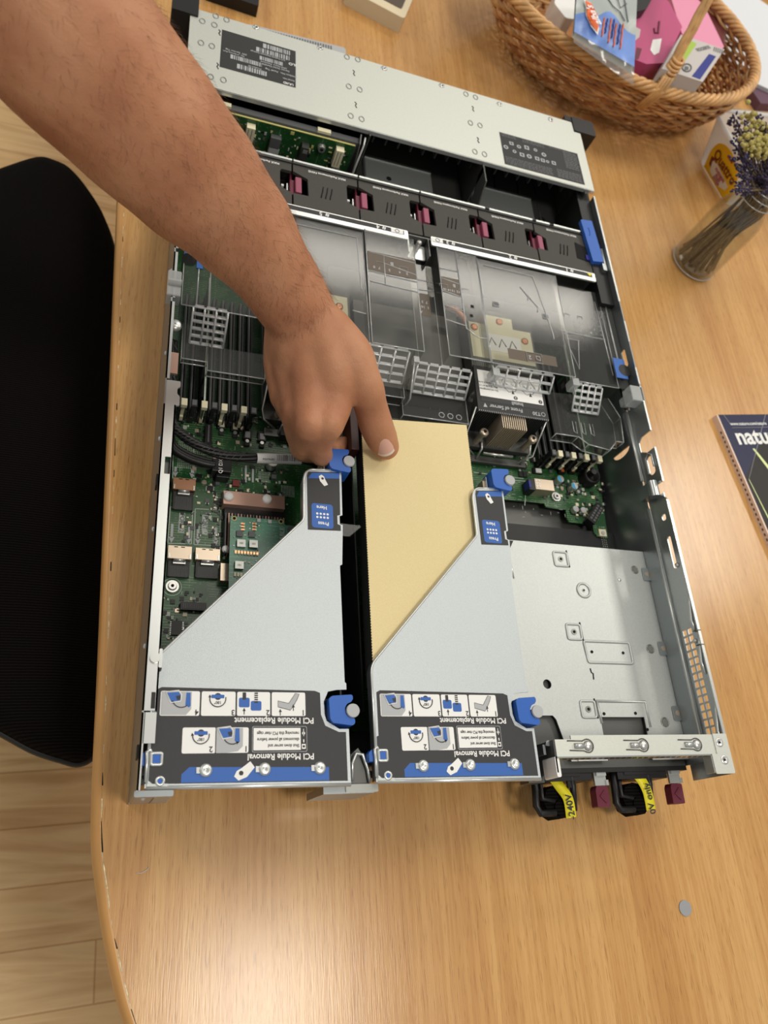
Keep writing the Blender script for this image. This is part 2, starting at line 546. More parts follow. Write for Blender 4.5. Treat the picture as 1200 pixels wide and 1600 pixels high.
        tag(o, label, cat, group, kind)
        return o


ROOTS = []


def tag(o, label=None, cat=None, group=None, kind=None):
    if label: o['label'] = label
    if cat: o['category'] = cat
    if group: o['group'] = group
    if kind: o['kind'] = kind


def thing(name, label, cat, loc, group=None):
    o = bpy.data.objects.new(name, None)
    o.location = loc
    o.empty_display_size = 0.02
    o['o'] = tuple(Vector(loc))
    col.objects.link(o)
    ROOTS.append((o, tuple(loc)))
    tag(o, label, cat, group)
    return o


def copy_tree(src, delta, parent=None):
    c = src.copy(); col.objects.link(c)
    if parent is None:
        c.location = src.location + Vector(delta)
        c['o'] = tuple(c.location)
        ROOTS.append((c, tuple(c.location)))
    else:
        c.parent = parent
    for ch in src.children:
        copy_tree(ch, delta, c)
    return c


def rnd(pts, r, n=5):
    """round the corners of a polygon; r one radius or one per corner"""
    out = []; k = len(pts)
    rr = r if hasattr(r, '__len__') else [r] * k
    for i in range(k):
        p = Vector(pts[i][:2]); a = Vector(pts[i - 1][:2]); b = Vector(pts[(i + 1) % k][:2])
        if rr[i] <= 0:
            out.append((p.x, p.y)); continue
        u = (a - p); v = (b - p)
        t = min(rr[i], u.length * 0.48, v.length * 0.48)
        q0 = p + u.normalized() * t; q1 = p + v.normalized() * t
        for j in range(n + 1):
            s_ = j / n
            q = q0 * (1 - s_) ** 2 + p * 2 * s_ * (1 - s_) + q1 * s_ ** 2
            out.append((q.x, q.y))
    return out


def rect(cx, cy, w_, h, r=0.0, a=0.0):
    p = [(-w_ / 2, -h / 2), (w_ / 2, -h / 2), (w_ / 2, h / 2), (-w_ / 2, h / 2)]
    if r: p = rnd(p, r)
    return [(cx + x * cos(a) - y * sin(a), cy + x * sin(a) + y * cos(a)) for x, y in p]


def circ(cx, cy, r, n=16, sy=1.0):
    return [(cx + r * cos(2 * pi * i / n), cy + r * sy * sin(2 * pi * i / n)) for i in range(n)]


def catmull(P, n=8):
    P = [Vector(p) for p in P]; out = []
    for i in range(len(P) - 1):
        p0 = P[max(i - 1, 0)]; p1 = P[i]; p2 = P[i + 1]; p3 = P[min(i + 2, len(P) - 1)]
        for j in range(n):
            t = j / n
            out.append(0.5 * ((2 * p1) + (p2 - p0) * t + (2 * p0 - 5 * p1 + 4 * p2 - p3) * t * t + (3 * p1 - p0 - 3 * p2 + p3) * t ** 3))
    out.append(P[-1])
    return out


FLIP = lambda x, y, z, a=0.0: Matrix.Translation((x, y, z)) @ Matrix.Rotation(pi + a, 4, 'Z')      # writing that faces the front of the server
XZ = lambda u, v, ww: Vector((u, ww, v))
YZ = lambda u, v, ww: Vector((ww, u, v))

# ================================================================== room and table
fl = MB().prism([(-2.2, -2.0), (2.6, -2.0), (2.6, 3.2), (-2.2, 3.2)], -0.76, -0.73, 'floor').build('floor', kind='structure')

seam = [(-0.118, 1.95), (-0.0431, 0.5225), (-0.0286, 0.2371), (-0.0215, 0.10), (-0.0159, -0.0094), (-0.0090, -0.050), (-0.0003, -0.084),
        (0.014, -0.1248), (0.045, -0.185), (0.10, -0.255), (0.18, -0.315), (0.30, -0.362), (0.5, -0.395), (0.8, -0.41), (1.9, -0.41)]
sm_ = [(p.x, p.y) for p in catmull([Vector((a, b, 0)) for a, b in seam], 6)]
def offs(pts, d):
    o = []
    for i, p in enumerate(pts):
        a = pts[max(i - 1, 0)]; b = pts[min(i + 1, len(pts) - 1)]
        t = Vector((b[0] - a[0], b[1] - a[1])).normalized()
        o.append((p[0] + t.y * d, p[1] - t.x * d))
    return o
table = thing('table', 'large meeting table with beech wood laminate top and a chipped honey coloured edge', 'table', (0.8, 0.6, -0.73))
top_poly = sm_ + [(1.9, 1.95)]
MB().prism(top_poly, -0.024, 0.0, 'table').build('tabletop', table)
e = MB()
prof = [(0.0, 0.0), (-0.0022, 0.0003), (-0.0052, -0.0009), (-0.0072, -0.0035), (-0.0084, -0.0075), (-0.0088, -0.013), (-0.0082, -0.019), (-0.006, -0.0235), (-0.002, -0.0255), (0.0, -0.0255)]
rings = [[(q[0], q[1], z) for q in offs(sm_, -d * 0.72)] for d, z in prof]
vv = [p for r in rings for p in r]; n_ = len(sm_)
e.add(vv, [(j * n_ + i, j * n_ + i + 1, (j + 1) * n_ + i + 1, (j + 1) * n_ + i) for j in range(len(prof) - 1) for i in range(n_ - 1)], 'edge', True)
e.build('edge_band', table)
# pale chipped line between laminate and edge band
e = MB()
for i in range(6, n_ - 1):
    a = Vector(sm_[i]); b = Vector(sm_[i + 1])
    L = (b - a).length
    k = max(1, int(L / 0.006))
    for j in range(k):
        if random.random() < (0.9 if a.y < 0.02 else 0.35):
            p = a.lerp(b, j / k); q = a.lerp(b, (j + 1) / k)
            t = (b - a).normalized(); nn = Vector((-t.y, t.x))
            w0 = random.uniform(0.0002, 0.0008); w1 = random.uniform(0.0002, 0.0009)
            e.flat([(p.x, p.y, 0.0002), (q.x, q.y, 0.0002), ((q + nn * w1).x, (q + nn * w1).y, 0.0002), ((p + nn * w0).x, (p + nn * w0).y, 0.0002)], 'edge_dark' if random.random() < 0.85 else 'hole')
e.build('chipped_seam', table, label='pale chipped line along the edge band', kind='stuff')
for x, y in ((0.45, 0.1), (1.5, 0.1), (0.45, 1.6), (1.5, 1.6)):
    MB().cyl((x, y, -0.73), (x, y, -0.024), 0.03, 'dark_steel').build('leg', table)

# ------------------------------------------------------------------ chair under the table edge
ch = thing('office_chair', 'black fabric office chair pushed against the left table edge', 'chair', (-0.24, 0.39, -0.73))
vis = [(-0.1851, 0.7107), (-0.1482, 0.7433), (-0.128, 0.745), (-0.1086, 0.7364), (-0.085, 0.706), (-0.0668, 0.673), (-0.0525, 0.6298), (-0.036, 0.55), (-0.022, 0.42), (-0.014, 0.30), (-0.012, 0.18),
       (-0.014, 0.10), (-0.022, 0.062), (-0.034, 0.0515), (-0.0496, 0.0548), (-0.073, 0.0630), (-0.0996, 0.0775)]
left = [(-0.15, 0.105), (-0.22, 0.136), (-0.36, 0.160), (-0.44, 0.18), (-0.47, 0.26), (-0.48, 0.38), (-0.47, 0.50), (-0.44, 0.58), (-0.36, 0.63), (-0.26, 0.67)]
outl = vis + left
outl = [(p.x, p.y) for p in catmull([Vector((a, b, 0)) for a, b in outl + [outl[0]]], 5)[:-1]]
cx_, cy_ = -0.2, 0.4
def ringat(sc_, z):
    return [(cx_ + (x - cx_) * sc_, cy_ + (y - cy_) * sc_, z) for x, y in outl]
lev = [(0.90, -0.255), (0.965, -0.245), (0.99, -0.225), (1.0, -0.195), (1.0, -0.175), (0.993, -0.163), (0.975, -0.155), (0.93, -0.148), (0.8, -0.140), (0.5, -0.134), (0.02, -0.132)]
vv = [p for a, z in lev for p in ringat(a, z)]; n_ = len(outl)
MB().add(vv, [(j * n_ + i, j * n_ + (i + 1) % n_, (j + 1) * n_ + (i + 1) % n_, (j + 1) * n_ + i) for j in range(len(lev) - 1) for i in range(n_)], 'chair', True).build('seat', ch)
pp = MB(); pp.tube(ringat(1.0, -0.178), 0.0035, 'chair_shell', n=6, closed=True); pp.build('seat_piping', ch)
MB().prism([(cx_ + (x - cx_) * 0.86, cy_ + (y - cy_) * 0.86) for x, y in outl], -0.275, -0.252, 'chair_shell').build('seat_shell', ch)
MB().cyl((-0.24, 0.39, -0.66), (-0.24, 0.39, -0.27), 0.026, 'black').cyl((-0.24, 0.39, -0.45), (-0.24, 0.39, -0.27), 0.034, 'black').build('gas_column', ch)
b = MB()
for k in range(5):
    a = 2 * pi * k / 5 + 0.3
    b.tube([(-0.24, 0.39, -0.63), (-0.24 + 0.15 * cos(a), 0.39 + 0.15 * sin(a), -0.645), (-0.24 + 0.29 * cos(a), 0.39 + 0.29 * sin(a), -0.665)], [0.026, 0.02, 0.014], 'black')
b.build('star_base', ch)
for k in range(5):
    a = 2 * pi * k / 5 + 0.3
    x, y = -0.24 + 0.29 * cos(a), 0.39 + 0.29 * sin(a)
    MB().cyl((x - 0.012 * sin(a), y + 0.012 * cos(a), -0.705), (x + 0.012 * sin(a), y - 0.012 * cos(a), -0.705), 0.025, 'black').cyl((x, y, -0.70), (x, y, -0.66), 0.008, 'black').build('castor', ch)

# ================================================================== server chassis
WX = 0.4346; YR = 0.0; YF = 0.713; H = 0.087
srv = thing('rack_server', 'silver rack server lying open on the wooden table with its lid removed', 'server', (WX / 2, 0.36, 0.0))
MB().prism([(0, 0.012), (WX, 0.02), (WX, YF), (0, YF)], 0.0, 0.0014, 'dark_steel').build('base_pan', srv)
# left wall with folded rim, small windows and rivets
lw = MB()
T = 0.0011
holes = [rect(0.262, 0.080, 0.006, 0.010), rect(0.44, 0.070, 0.010, 0.02, 0.003)]
lw.prism([(0.0, 0.0), (YF, 0.0), (YF, H), (0.30, H), (0.30, H - 0.0), (0.262, H), (0.0, H)], 0.0, T, 'steel_in', 'steel2', fr=lambda u, v, ww: Vector((ww, u, v)))
# rim, wide at the rear, narrow further forward, with slots
def rimpiece(y0, y1, wd, m='rim'):
    lw.prism([(0.0, y0), (wd, y0), (wd, y1), (0.0, y1)], H - 0.0009, H, m)
rimpiece(0.045, 0.2055, 0.0085)
rimpiece(0.219, 0.262, 0.0085)
rimpiece(0.284, 0.355, 0.0030)
rimpiece(0.359, 0.405, 0.0030)
rimpiece(0.409, 0.47, 0.0030)
rimpiece(0.48, 0.60, 0.0030)
lw.prism([(0.0, 0.2055), (0.0035, 0.2055), (0.0035, 0.219), (0.0, 0.219)], H - 0.0009, H, 'rim')
lw.prism([(0.0075, 0.2055), (0.0085, 0.2055), (0.0085, 0.219), (0.0075, 0.219)], H - 0.0009, H, 'rim')
lw.prism([(0.0035, 0.2055), (0.0075, 0.2055), (0.0075, 0.219), (0.0035, 0.219)], H - 0.006, H - 0.005, 'dark_steel')
lw.box(0.0074, 0.0085, 0.045, 0.262, H - 0.006, H, 'steel2')
for y in (0.086, 0.166, 0.236, 0.31, 0.39, 0.45):
    lw.ball((-0.0006, y, H - 0.006), 0.0019, 'rim', 10, (0.7, 1, 1))
for y in (0.340, 0.436):
    lw.lathe((0.0048, y, H - 0.010), [(0.0005, 0.003), (0.0035, 0.003), (0.0048, 0.0022), (0.0052, 0.0)], 'rim', 18)
lw.box(-0.0012, 0.0, 0.198, 0.207, H - 0.012, H - 0.004, 'black')
lw.box(-0.0012, 0.0, 0.018, 0.026, H - 0.012, H - 0.004, 'black')
# bracket block and clip on the wall
lw.prism(rnd([(0.001, 0.262), (0.011, 0.262), (0.011, 0.270), (0.009, 0.272), (0.009, 0.277), (0.011, 0.278), (0.011, 0.283), (0.001, 0.283)], 0.001), H - 0.002, H - 0.0005, 'rim')
lw.box(0.001, 0.009, 0.2625, 0.283, H - 0.02, H - 0.002, 'steel2')
lw.box(0.001, 0.009, 0.296, 0.315, H - 0.012, H - 0.010, 'pinkbar')
lw.prism(rnd([(0.0078, 0.071), (0.0098, 0.071), (0.0098, 0.083), (0.0078, 0.083)], 0.001), H - 0.004, H + 0.0003, 'rim')
lw.cyl((0.0055, 0.077, H - 0.001), (0.0055, 0.077, H + 0.0015), 0.0032, 'rim', n=12)
lw.cyl((0.0090, 0.0705, H), (0.0090, 0.0700, H - 0.006), 0.0009, 'black').cyl((0.0090, 0.084, H), (0.0090, 0.0845, H - 0.006), 0.0009, 'black')
# rear part of the left wall
lw.prism([(0.0015, 0.026), (0.0085, 0.026), (0.0085, 0.044), (0.0015, 0.044)], H - 0.0009, H, 'rim')
lw.prism([(0, 0), (0.0020, 0.0), (0.0020, 0.044), (0, 0.044)], H - 0.0009, H, 'rim')
lw.box(0.0048, 0.0072, 0.0462, 0.056, H, H + 0.0003, 'black')
lw.build('left_side_wall', srv, bevel=0)
# rear corner foot
f = MB()
f.prism(rnd([(-0.001, -0.0035), (0.021, -0.0035), (0.021, 0.0), (-0.001, 0.0)], 0.001), 0.0435, H - 0.003, 'steel_in')
f.ball((0.0045, -0.0035, 0.077), 0.0014, 'rim', 10)
f.box(0.0102, 0.0106, -0.0038, -0.0034, 0.046, 0.080, 'dark_steel')
f.build('rear_corner_foot', srv)
# middle rear post between the two riser cages
f = MB()
f.prism([(0.1135, -0.0045), (0.1475, -0.0045), (0.1475, 0.0), (0.1135, 0.0)], 0.035, H - 0.010, 'steel_in')
f.prism(rnd([(0.128, -0.0040), (0.150, -0.0040), (0.150, 0.0010), (0.128, 0.0010)], 0.001), H - 0.0105, H - 0.0092, 'dimple')
f.prism([(0.131, 0.0), (0.146, 0.0), (0.143, 0.018), (0.139, 0.024), (0.134, 0.020), (0.131, 0.010)], H - 0.03, H - 0.014, 'dark_steel')
f.tube([(0.1335, 0.003, H - 0.012), (0.1335, 0.014, H - 0.011), (0.1365, 0.020, H - 0.011), (0.141, 0.0195, H - 0.011), (0.1445, 0.010, H - 0.012), (0.1455, 0.002, H - 0.012)], 0.0012, 'rim')
f.build('rear_middle_post', srv)
f = MB()
f.box(0.02, 0.28, 0.016, 0.0172, 0.001, 0.052, 'dark_steel')
f.build('rear_port_panel', srv)

# right wall: lower plane, ledge, upper plane with cut-outs
rw = MB()
x0 = WX - T
zl = 0.0635
lowpts = [(0.012, 0.0014), (YF, 0.0014), (YF, zl), (0.012, zl)]
xw = 0.4312
semic = [(0.0, 0.0)] 
hA = [(0.3035 + 0.0065 * cos(a), 0.045 + 0.013 * sin(a)) for a in [pi / 2 + pi * i / 10 for i in range(11)]]
rw.prism(lowpts, xw, xw + T, 'steel_in', holes=[hA], fr=YZ)
rw.prism([(0.018, zl), (0.0185, H), (0.232, H), (0.236, 0.0845), (0.240, 0.0845), (0.240, 0.0725), (0.2505, 0.0725), (0.2505, H), (0.2855, H), (0.2855, 0.0765), (0.290, 0.0685), (0.300, 0.0685), (0.3035, 0.0735), (0.3035, H),
          (0.352, H), (0.352, zl), (0.30, zl)], WX - T, WX, 'steel2', holes=[rnd([(0.262, 0.0735), (0.281, 0.0735), (0.281, 0.0815), (0.262, 0.0815)], 0.0038),
          rect(0.185, 0.078, 0.030, 0.0045, 0.002), rect(0.2185, 0.078, 0.006, 0.005, 0.002)] +
         [rect(0.034 + 0.0062 * i, 0.0705 + 0.0062 * j, 0.0048, 0.0046) for i in range(14) for j in range(2)], fr=YZ)
rw.prism([(0.352, zl), (0.352, H), (0.377, H), (0.377, H), (0.43, H), (0.60, H), (0.60, zl)], WX - T, WX, 'steel_in', holes=[rect(0.392, 0.076, 0.02, 0.006, 0.002)], fr=YZ)
def ledge(y0, y1, m='rim'):
    rw.prism([(xw, y0), (WX, y0), (WX, y1), (xw, y1)], zl - 0.0011, zl, m)
ledge(0.02, 0.2335); ledge(0.262, 0.338); ledge(0.34, 0.60, 'steel_in')
rw.tube([(xw + 0.0004, 0.022, zl - 0.0003), (xw + 0.0004, 0.2335, zl - 0.0003)], 0.0012, 'rim', n=8)
rw.tube([(xw + 0.0004, 0.262, zl - 0.0003), (xw + 0.0004, 0.338, zl - 0.0003)], 0.0013, 'rim', n=8)
# folded rim lips
for y0, y1, wd in ((0.0185, 0.232, 0.0022), (0.2505, 0.2855, 0.0014), (0.3035, 0.352, 0.0014), (0.355, 0.374, 0.0014), (0.405, 0.43, 0.0012), (0.455, 0.60, 0.0016)):
    rw.prism([(WX - wd, y0), (WX + 0.0004, y0), (WX + 0.0004, y1), (WX - wd, y1)], H - 0.0008, H + 0.0002, 'rim')
# rolled clip, rivets, embossed wave, tabs
rw.cyl((WX - 0.0050, 0.2385, 0.0775), (WX - 0.0050, 0.2535, 0.0775), 0.0046, 'steel2', n=20)
rw.box(WX - 0.0095, WX - 0.0002, 0.240, 0.2525, zl, 0.0762, 'steel_in')
rw.tube([(WX - 0.0022, 0.264, 0.0735), (WX - 0.0022, 0.280, 0.0735), (WX - 0.0022, 0.2835, 0.078), (WX - 0.0022, 0.280, 0.0820), (WX - 0.0022, 0.268, 0.082)], 0.0009, 'rim', n=6)
for y in (0.02, 0.075, 0.11):
    rw.tube([(WX - 0.0016, y + 0.002, 0.0835), (WX - 0.0022, y + 0.012, 0.082), (WX - 0.0016, y + 0.026, 0.0845), (WX - 0.0012, y + 0.034, 0.0858)], [0.0008, 0.0016, 0.0014, 0.0006], 'rim', n=8)
for y in (0.0285, 0.105, 0.172):
    rw.ball((WX - 0.0014, y, 0.0805), 0.0021, 'screw', 12)
for y in (0.100, 0.112):
    rw.box(WX - 0.004, WX + 0.0006, y, y + 0.0008, H - 0.004, H + 0.0004, 'dark_steel')
rw.build('right_side_wall', srv)

# rear right corner plate and wall extension
cpl = MB()
cpl.prism(rnd([(0.4165, 0.0), (WX, 0.0), (WX, 0.0295), (0.4215, 0.0295), (0.4215, 0.0145), (0.4165, 0.0145)], [0.0015, 0.0015, 0.001, 0, 0, 0]), H - 0.0002, H + 0.0008, 'cover')
cpl.prism([(0.0, 0.042), (0.0155, 0.042), (0.0155, H), (0.0, H)], 0.4335, 0.4345, 'steel2', fr=YZ)
cpl.box(0.4158, 0.4172, 0.001, 0.0135, H - 0.009, H - 0.0002, 'rim')
for x, y in ((0.4262, 0.0228), (0.4272, 0.0100)):
    cpl.lathe((x, y, H + 0.0008), [(0.0036, 0.0), (0.0030, 0.0006), (0.0022, 0.0005), (0.0012, 0.0001), (0.0, 0.0)], 'screw', 20)
    cpl.cyl((x, y, H + 0.0009), (x, y, H + 0.0012), 0.0009, 'hole', n=8)
cpl.build('rear_corner_plate', srv)

# rear cross beam above the power supplies
bm_ = MB()
bp_ = [(0.281, 0.0145), (0.4215, 0.0145), (0.4215, 0.0290), (0.2945, 0.0290), (0.2945, 0.0262), (0.281, 0.0262)]
zb = H
bm_.prism(bp_, zb - 0.001, zb, 'cover')
bm_.box(0.281, 0.4165, 0.0135, 0.0145, zb - 0.011, zb, 'steel2')
for i in range(26):
    for j in range(2):
        bm_.flat([(0.287 + i * 0.005 + j * 0.0025, 0.01348, zb - 0.0036 - j * 0.004), (0.2895 + i * 0.005 + j * 0.0025, 0.01348, zb - 0.0018 - j * 0.004), (0.291 + i * 0.005 + j * 0.0025, 0.01348, zb - 0.0036 - j * 0.004), (0.2895 + i * 0.005 + j * 0.0025, 0.01348, zb - 0.0054 - j * 0.004)], 'hole')
for x in (0.3075, 0.3555, 0.4045):
    y = 0.0216
    bm_.lathe((x, y, zb), [(0.0036, 0.0), (0.0034, 0.0012), (0.0022, 0.0022), (0.0, 0.0024)], 'screw', 20)
    arc = [(x + 0.0046 * cos(a), y + 0.0046 * sin(a), zb + 0.0003) for a in [-1.9 + 3.8 * i / 12 for i in range(13)]]
    bm_.tube([(x - 0.0155, y - 0.0030, zb + 0.0002), (x - 0.0040, y - 0.0034, zb + 0.0002)] + arc + [(x - 0.0040, y + 0.0034, zb + 0.0002), (x - 0.0165, y + 0.0036, zb + 0.0002)], 0.00045, 'dark_steel', n=6)
    bm_.tube([(x - 0.011, y, zb + 0.0002), (x - 0.004, y, zb + 0.0008)], 0.0020, 'rim', n=8)
bm_.build('rear_cross_beam', srv)
# bracket post at the beam's left end
bk = MB()
bk.prism([(0.2700, 0.0), (0.2830, 0.0), (0.2830, 0.030), (0.2715, 0.030)], 0.05, 0.0625, 'dark_steel')
bk.box(0.2800, 0.2812, 0.004, 0.026, 0.055, H - 0.001, 'dark_steel')
bk.prism(rnd([(0.2795, 0.001), (0.2830, 0.001), (0.2830, 0.0150), (0.2795, 0.0150)], 0.0015), H - 0.018, H - 0.001, 'white')
bk.cyl((0.2775, 0.0045, 0.0625), (0.2775, 0.0045, 0.0635), 0.0015, 'screw').cyl((0.2790, 0.0245, 0.0800), (0.2790, 0.0245, 0.0815), 0.0020, 'steel2')
bk.box(0.2755, 0.2775, 0.017, 0.024, 0.0625, 0.079, 'steel2')
bk.build('beam_bracket', srv)

# power supply bay roof plate
zp = 0.045
pl = MB()
outer = [(0.287, 0.198), (0.2955, 0.1985), (0.4310, 0.1985), (0.4310, 0.0165), (0.3955, 0.0165), (0.3955, 0.0500), (0.3530, 0.0500), (0.3530, 0.0165), (0.3200, 0.0165), (0.3120, 0.0480), (0.3095, 0.0510), (0.270, 0.0510), (0.270, 0.186)]
pl.prism(outer, zp - 0.001, zp, 'steel', holes=[rect(0.3175, 0.0300, 0.0000, 0.0)] [:0] + [circ(0.3087, 0.0755, 0.0038)])
def emboss(cx, cy, w_, h, deep=0.0):
    p = rnd([(cx - w_ / 2, cy - h / 2), (cx + w_ / 2, cy - h / 2), (cx + w_ / 2, cy + h / 2), (cx - w_ / 2, cy + h / 2)], 0.002)
    pl.tube([(a, b, zp) for a, b in p], 0.0011, 'steel', n=6, closed=True)
for cx, cy in ((0.3412, 0.1845), (0.3420, 0.1195), (0.3430, 0.0560)):
    emboss(cx, cy, 0.0135, 0.0130)
    pl.cyl((cx, cy, zp), (cx, cy, zp + 0.0004), 0.0026, 'dimple').cyl((cx, cy, zp + 0.0004), (cx, cy, zp + 0.0006), 0.0013, 'hole', n=10)
    pl.tube([(cx + 0.0070, cy + 0.0085, zp + 0.0002), (cx + 0.0076, cy - 0.0072, zp + 0.0002)], 0.0006, 'hole', n=6)
pl.tube([(a, b, zp) for a, b in circ(0.3590, 0.1570, 0.0062, 24)], 0.0012, 'steel', n=6, closed=True)
pl.cyl((0.3590, 0.1570, zp), (0.3590, 0.1570, zp + 0.0004), 0.0014, 'dimple').cyl((0.3590, 0.1570, zp + 0.0004), (0.3590, 0.1570, zp + 0.0006), 0.0008, 'hole', n=10)
for cx, cy in ((0.3560, 0.1030), (0.3870, 0.1030), (0.3570, 0.0525), (0.3875, 0.0530), (0.3960, 0.0400)):
    pl.cyl((cx, cy, zp), (cx, cy, zp + 0.0004), 0.0013, 'hole', n=10)
for pth in ([(0.3495, 0.112), (0.3950, 0.112), (0.3950, 0.094), (0.3510, 0.094), (0.3495, 0.112)], [(0.3515, 0.0625), (0.3990, 0.0625), (0.3995, 0.0420)], [(0.352, 0.0625), (0.3535, 0.045)]):
    pl.tube([(a, b, zp) for a, b in rnd(pth[:4], 0.002)] if len(pth) == 5 else [(a, b, zp) for a, b in pth], 0.0012, 'steel', n=6, closed=len(pth) == 5)
for cx, cy, r in ((0.4175, 0.1800, 0.0034), (0.4160, 0.1075, 0.0036), (0.4150, 0.0460, 0.0036)):
    pl.tube([(a, b, zp) for a, b in circ(cx, cy, r, 20)], 0.0006, 'dimple', n=6, closed=True)
    pl.cyl((cx, cy, zp), (cx, cy, zp + 0.0005), r * 0.8, 'dimple')
pl.ball((0.3985, 0.1690, zp), 0.0018, 'screw', 12, (1, 1, 0.4))
pl.tube([(0.3515, 0.0890, zp), (0.3520, 0.0855, zp), (0.3535, 0.0850, zp), (0.3530, 0.0800, zp)], 0.0006, 'hole', n=6)
for cy in (0.1760, 0.1080, 0.0530):
    p = rnd([(0.4245, cy - 0.0060), (0.4318, cy - 0.0060), (0.4318, cy + 0.0060), (0.4245, cy + 0.0060)], 0.0018)
    pl.prism(p, zp + 0.0005, zp + 0.0013, 'steel2')
    pl.cyl((0.4288, cy, zp + 0.0013), (0.4288, cy, zp + 0.0016), 0.0022, 'copper', n=12)
pl.box(0.3255, 0.335, 0.0165, 0.0350, zp, zp + 0.0010, 'cover')
pl.build('power_bay_plate', srv)
MB().prism([(0.430, 0.020), (0.4315, 0.020), (0.4315, 0.1985), (0.430, 0.1985)], 0.002, zp - 0.001, 'dark_steel').box(0.287, 0.4315, 0.1970, 0.1985, 0.002, zp - 0.001, 'dark_steel').build('power_bay_wall', srv)
# black tray in front of the power bay
MB().prism([(0.262, 0.19), (0.431, 0.19), (0.431, 0.232), (0.262, 0.232)], 0.0085, 0.0098, 'sheet').build('black_insulator_sheet', srv)

# front drive cage with top cover
yC = 0.6066; yE = 0.7125
cv = MB()
cv.prism([(-0.0006, yC), (WX + 0.0006, yC), (WX + 0.0006, 0.697), (0.4268, 0.697), (0.4262, yE), (0.0065, yE), (0.0065, 0.7035), (-0.0006, 0.7035)], H - 0.0002, H + 0.0012, 'cover', holes=[])
cv.box(-0.0006, WX + 0.0006, yC - 0.0006, yC + 0.0006, H - 0.003, H + 0.0012, 'rim')
for px, py in ((337, 25), (354, 31), (316, 33), (335, 39), (314, 67), (331, 72), (329, 120), (349, 125), (542, 89), (559, 93), (545, 135), (562, 140), (548, 181), (565, 186), (728, 147), (743, 152), (735, 192), (750, 196), (742, 237), (757, 241)):
    p = W(px, py, H + 0.0013)
    cv.tube([(p.x + 0.0026 * cos(a), p.y + 0.0036 * sin(a), p.z) for a in [2 * pi * i / 14 for i in range(14)]], 0.0005, 'dimple', n=5, closed=True)
for px, py in ((400, 43), (500, 75), (600, 107), (690, 134), (780, 163), (860, 187)):
    p = W(px, py, H + 0.0012)
    cv.lathe(p, [(0.0034, 0.0), (0.0028, 0.0011), (0.0012, 0.0014), (0.0, 0.0010)], 'screw', 18)
    cv.cyl(p + Vector((0.0004, -0.0012, 0.0012)), p + Vector((0.0004, -0.0012, 0.0016)), 0.0010, 'hole', n=8)
for px, py in ((553, 114), (556, 164), (739, 170), (747, 219), (343, 51), (340, 103)):
    p = W(px, py, H + 0.0013)
    cv.tube([p + Vector((-0.0008, 0.004, 0)), p + Vector((0.0008, 0.002, 0)), p + Vector((-0.0006, -0.001, 0)), p + Vector((0.0008, -0.004, 0))], 0.0005, 'hole', n=5)
cv.build('drive_cage_cover', srv)
# printed labels on the cover
zL = H + 0.0014
lb = MB()
q = WP([(347, 46), (462, 80), (462, 137), (343, 104)], zL)
lb.flat([v for v in q], 'mblack')
def lerp4(u, v, dz=0.0002):
    a = q[0].lerp(q[1], u); b_ = q[3].lerp(q[2], u)
    p = a.lerp(b_, v); p.z += dz
    return p
def bars(u0, u1, v0, v1, n, m='ltgrey'):
    k = 0; u = u0
    while u < u1:
        wd = random.uniform(0.3, 1.4) * (u1 - u0) / n
        if u == u0 or u + wd >= u1: wd = (u1 - u0) / n * 2.2
        e_ = min(u + wd, u1)
        lb.flat([lerp4(u, v0), lerp4(e_, v0), lerp4(e_, v1), lerp4(u, v1)], m)
        u = e_ + random.uniform(0.2, 0.9) * (u1 - u0) / n
bars(0.55, 0.92, 0.05, 0.17, 18); bars(0.46, 0.92, 0.20, 0.32, 24); bars(0.51, 0.82, 0.42, 0.52, 20); bars(0.13, 0.54, 0.60, 0.71, 26); bars(0.22, 0.61, 0.80, 0.92, 22)
rot = math.atan2((q[1] - q[0]).y, (q[1] - q[0]).x)
def lt(s_, u, v, size, m='ltgrey', al='CENTER'):
    p = lerp4(u, v); lb.text(s_, FLIP(p.x, p.y, p.z, rot), size, m, al)
lt('iLO', 0.955, 0.40, 0.0050, 'white'); lt('UUID', 0.90, 0.95, 0.0042, 'white')
lt('Server Serial Number', 0.72, 0.62, 0.0032); lt('Product No.  Asset Tag', 0.80, 0.72, 0.0032); lt('Serial No.', 0.9, 0.84, 0.0030); lt('iLO Default Network Settings', 0.62, 0.35, 0.0028); lt('S/N  Service Tag', 0.2, 0.50, 0.0030); lt('No. of Service Part', 0.17, 0.56, 0.0026); lt('Product ID', 0.45, 0.77, 0.0028); lt('DNS Name  Password', 0.70, 0.56, 0.0028)
lb.build('serial_number_label', srv, label='small black label with rows of barcodes')
lb = MB()
q = WP([(780, 206), (902, 240), (914, 289), (789, 256)], zL)
lb.flat([v for v in q], 'mblack')
for (u0, u1, v0, v1, rows) in ((0.02, 0.60, 0.74, 0.98, 5), (0.66, 0.97, 0.70, 0.97, 5), (0.80, 0.98, 0.06, 0.60, 9), (0.02, 0.20, 0.02, 0.12, 2), (0.28, 0.56, 0.02, 0.14, 3), (0.62, 0.90, 0.03, 0.07, 1)):
    for k in range(rows):
        v = v0 + (v1 - v0) * (k + 0.5) / rows
        u = u0
        while u < u1 - 0.01:
            e_ = min(u + random.uniform(0.012, 0.05), u1)
            hh = (v1 - v0) / rows * 0.3
            lb.flat([lerp4(u, v - hh), lerp4(e_, v - hh), lerp4(e_, v + hh), lerp4(u, v + hh)], 'grey')
            u = e_ + 0.008
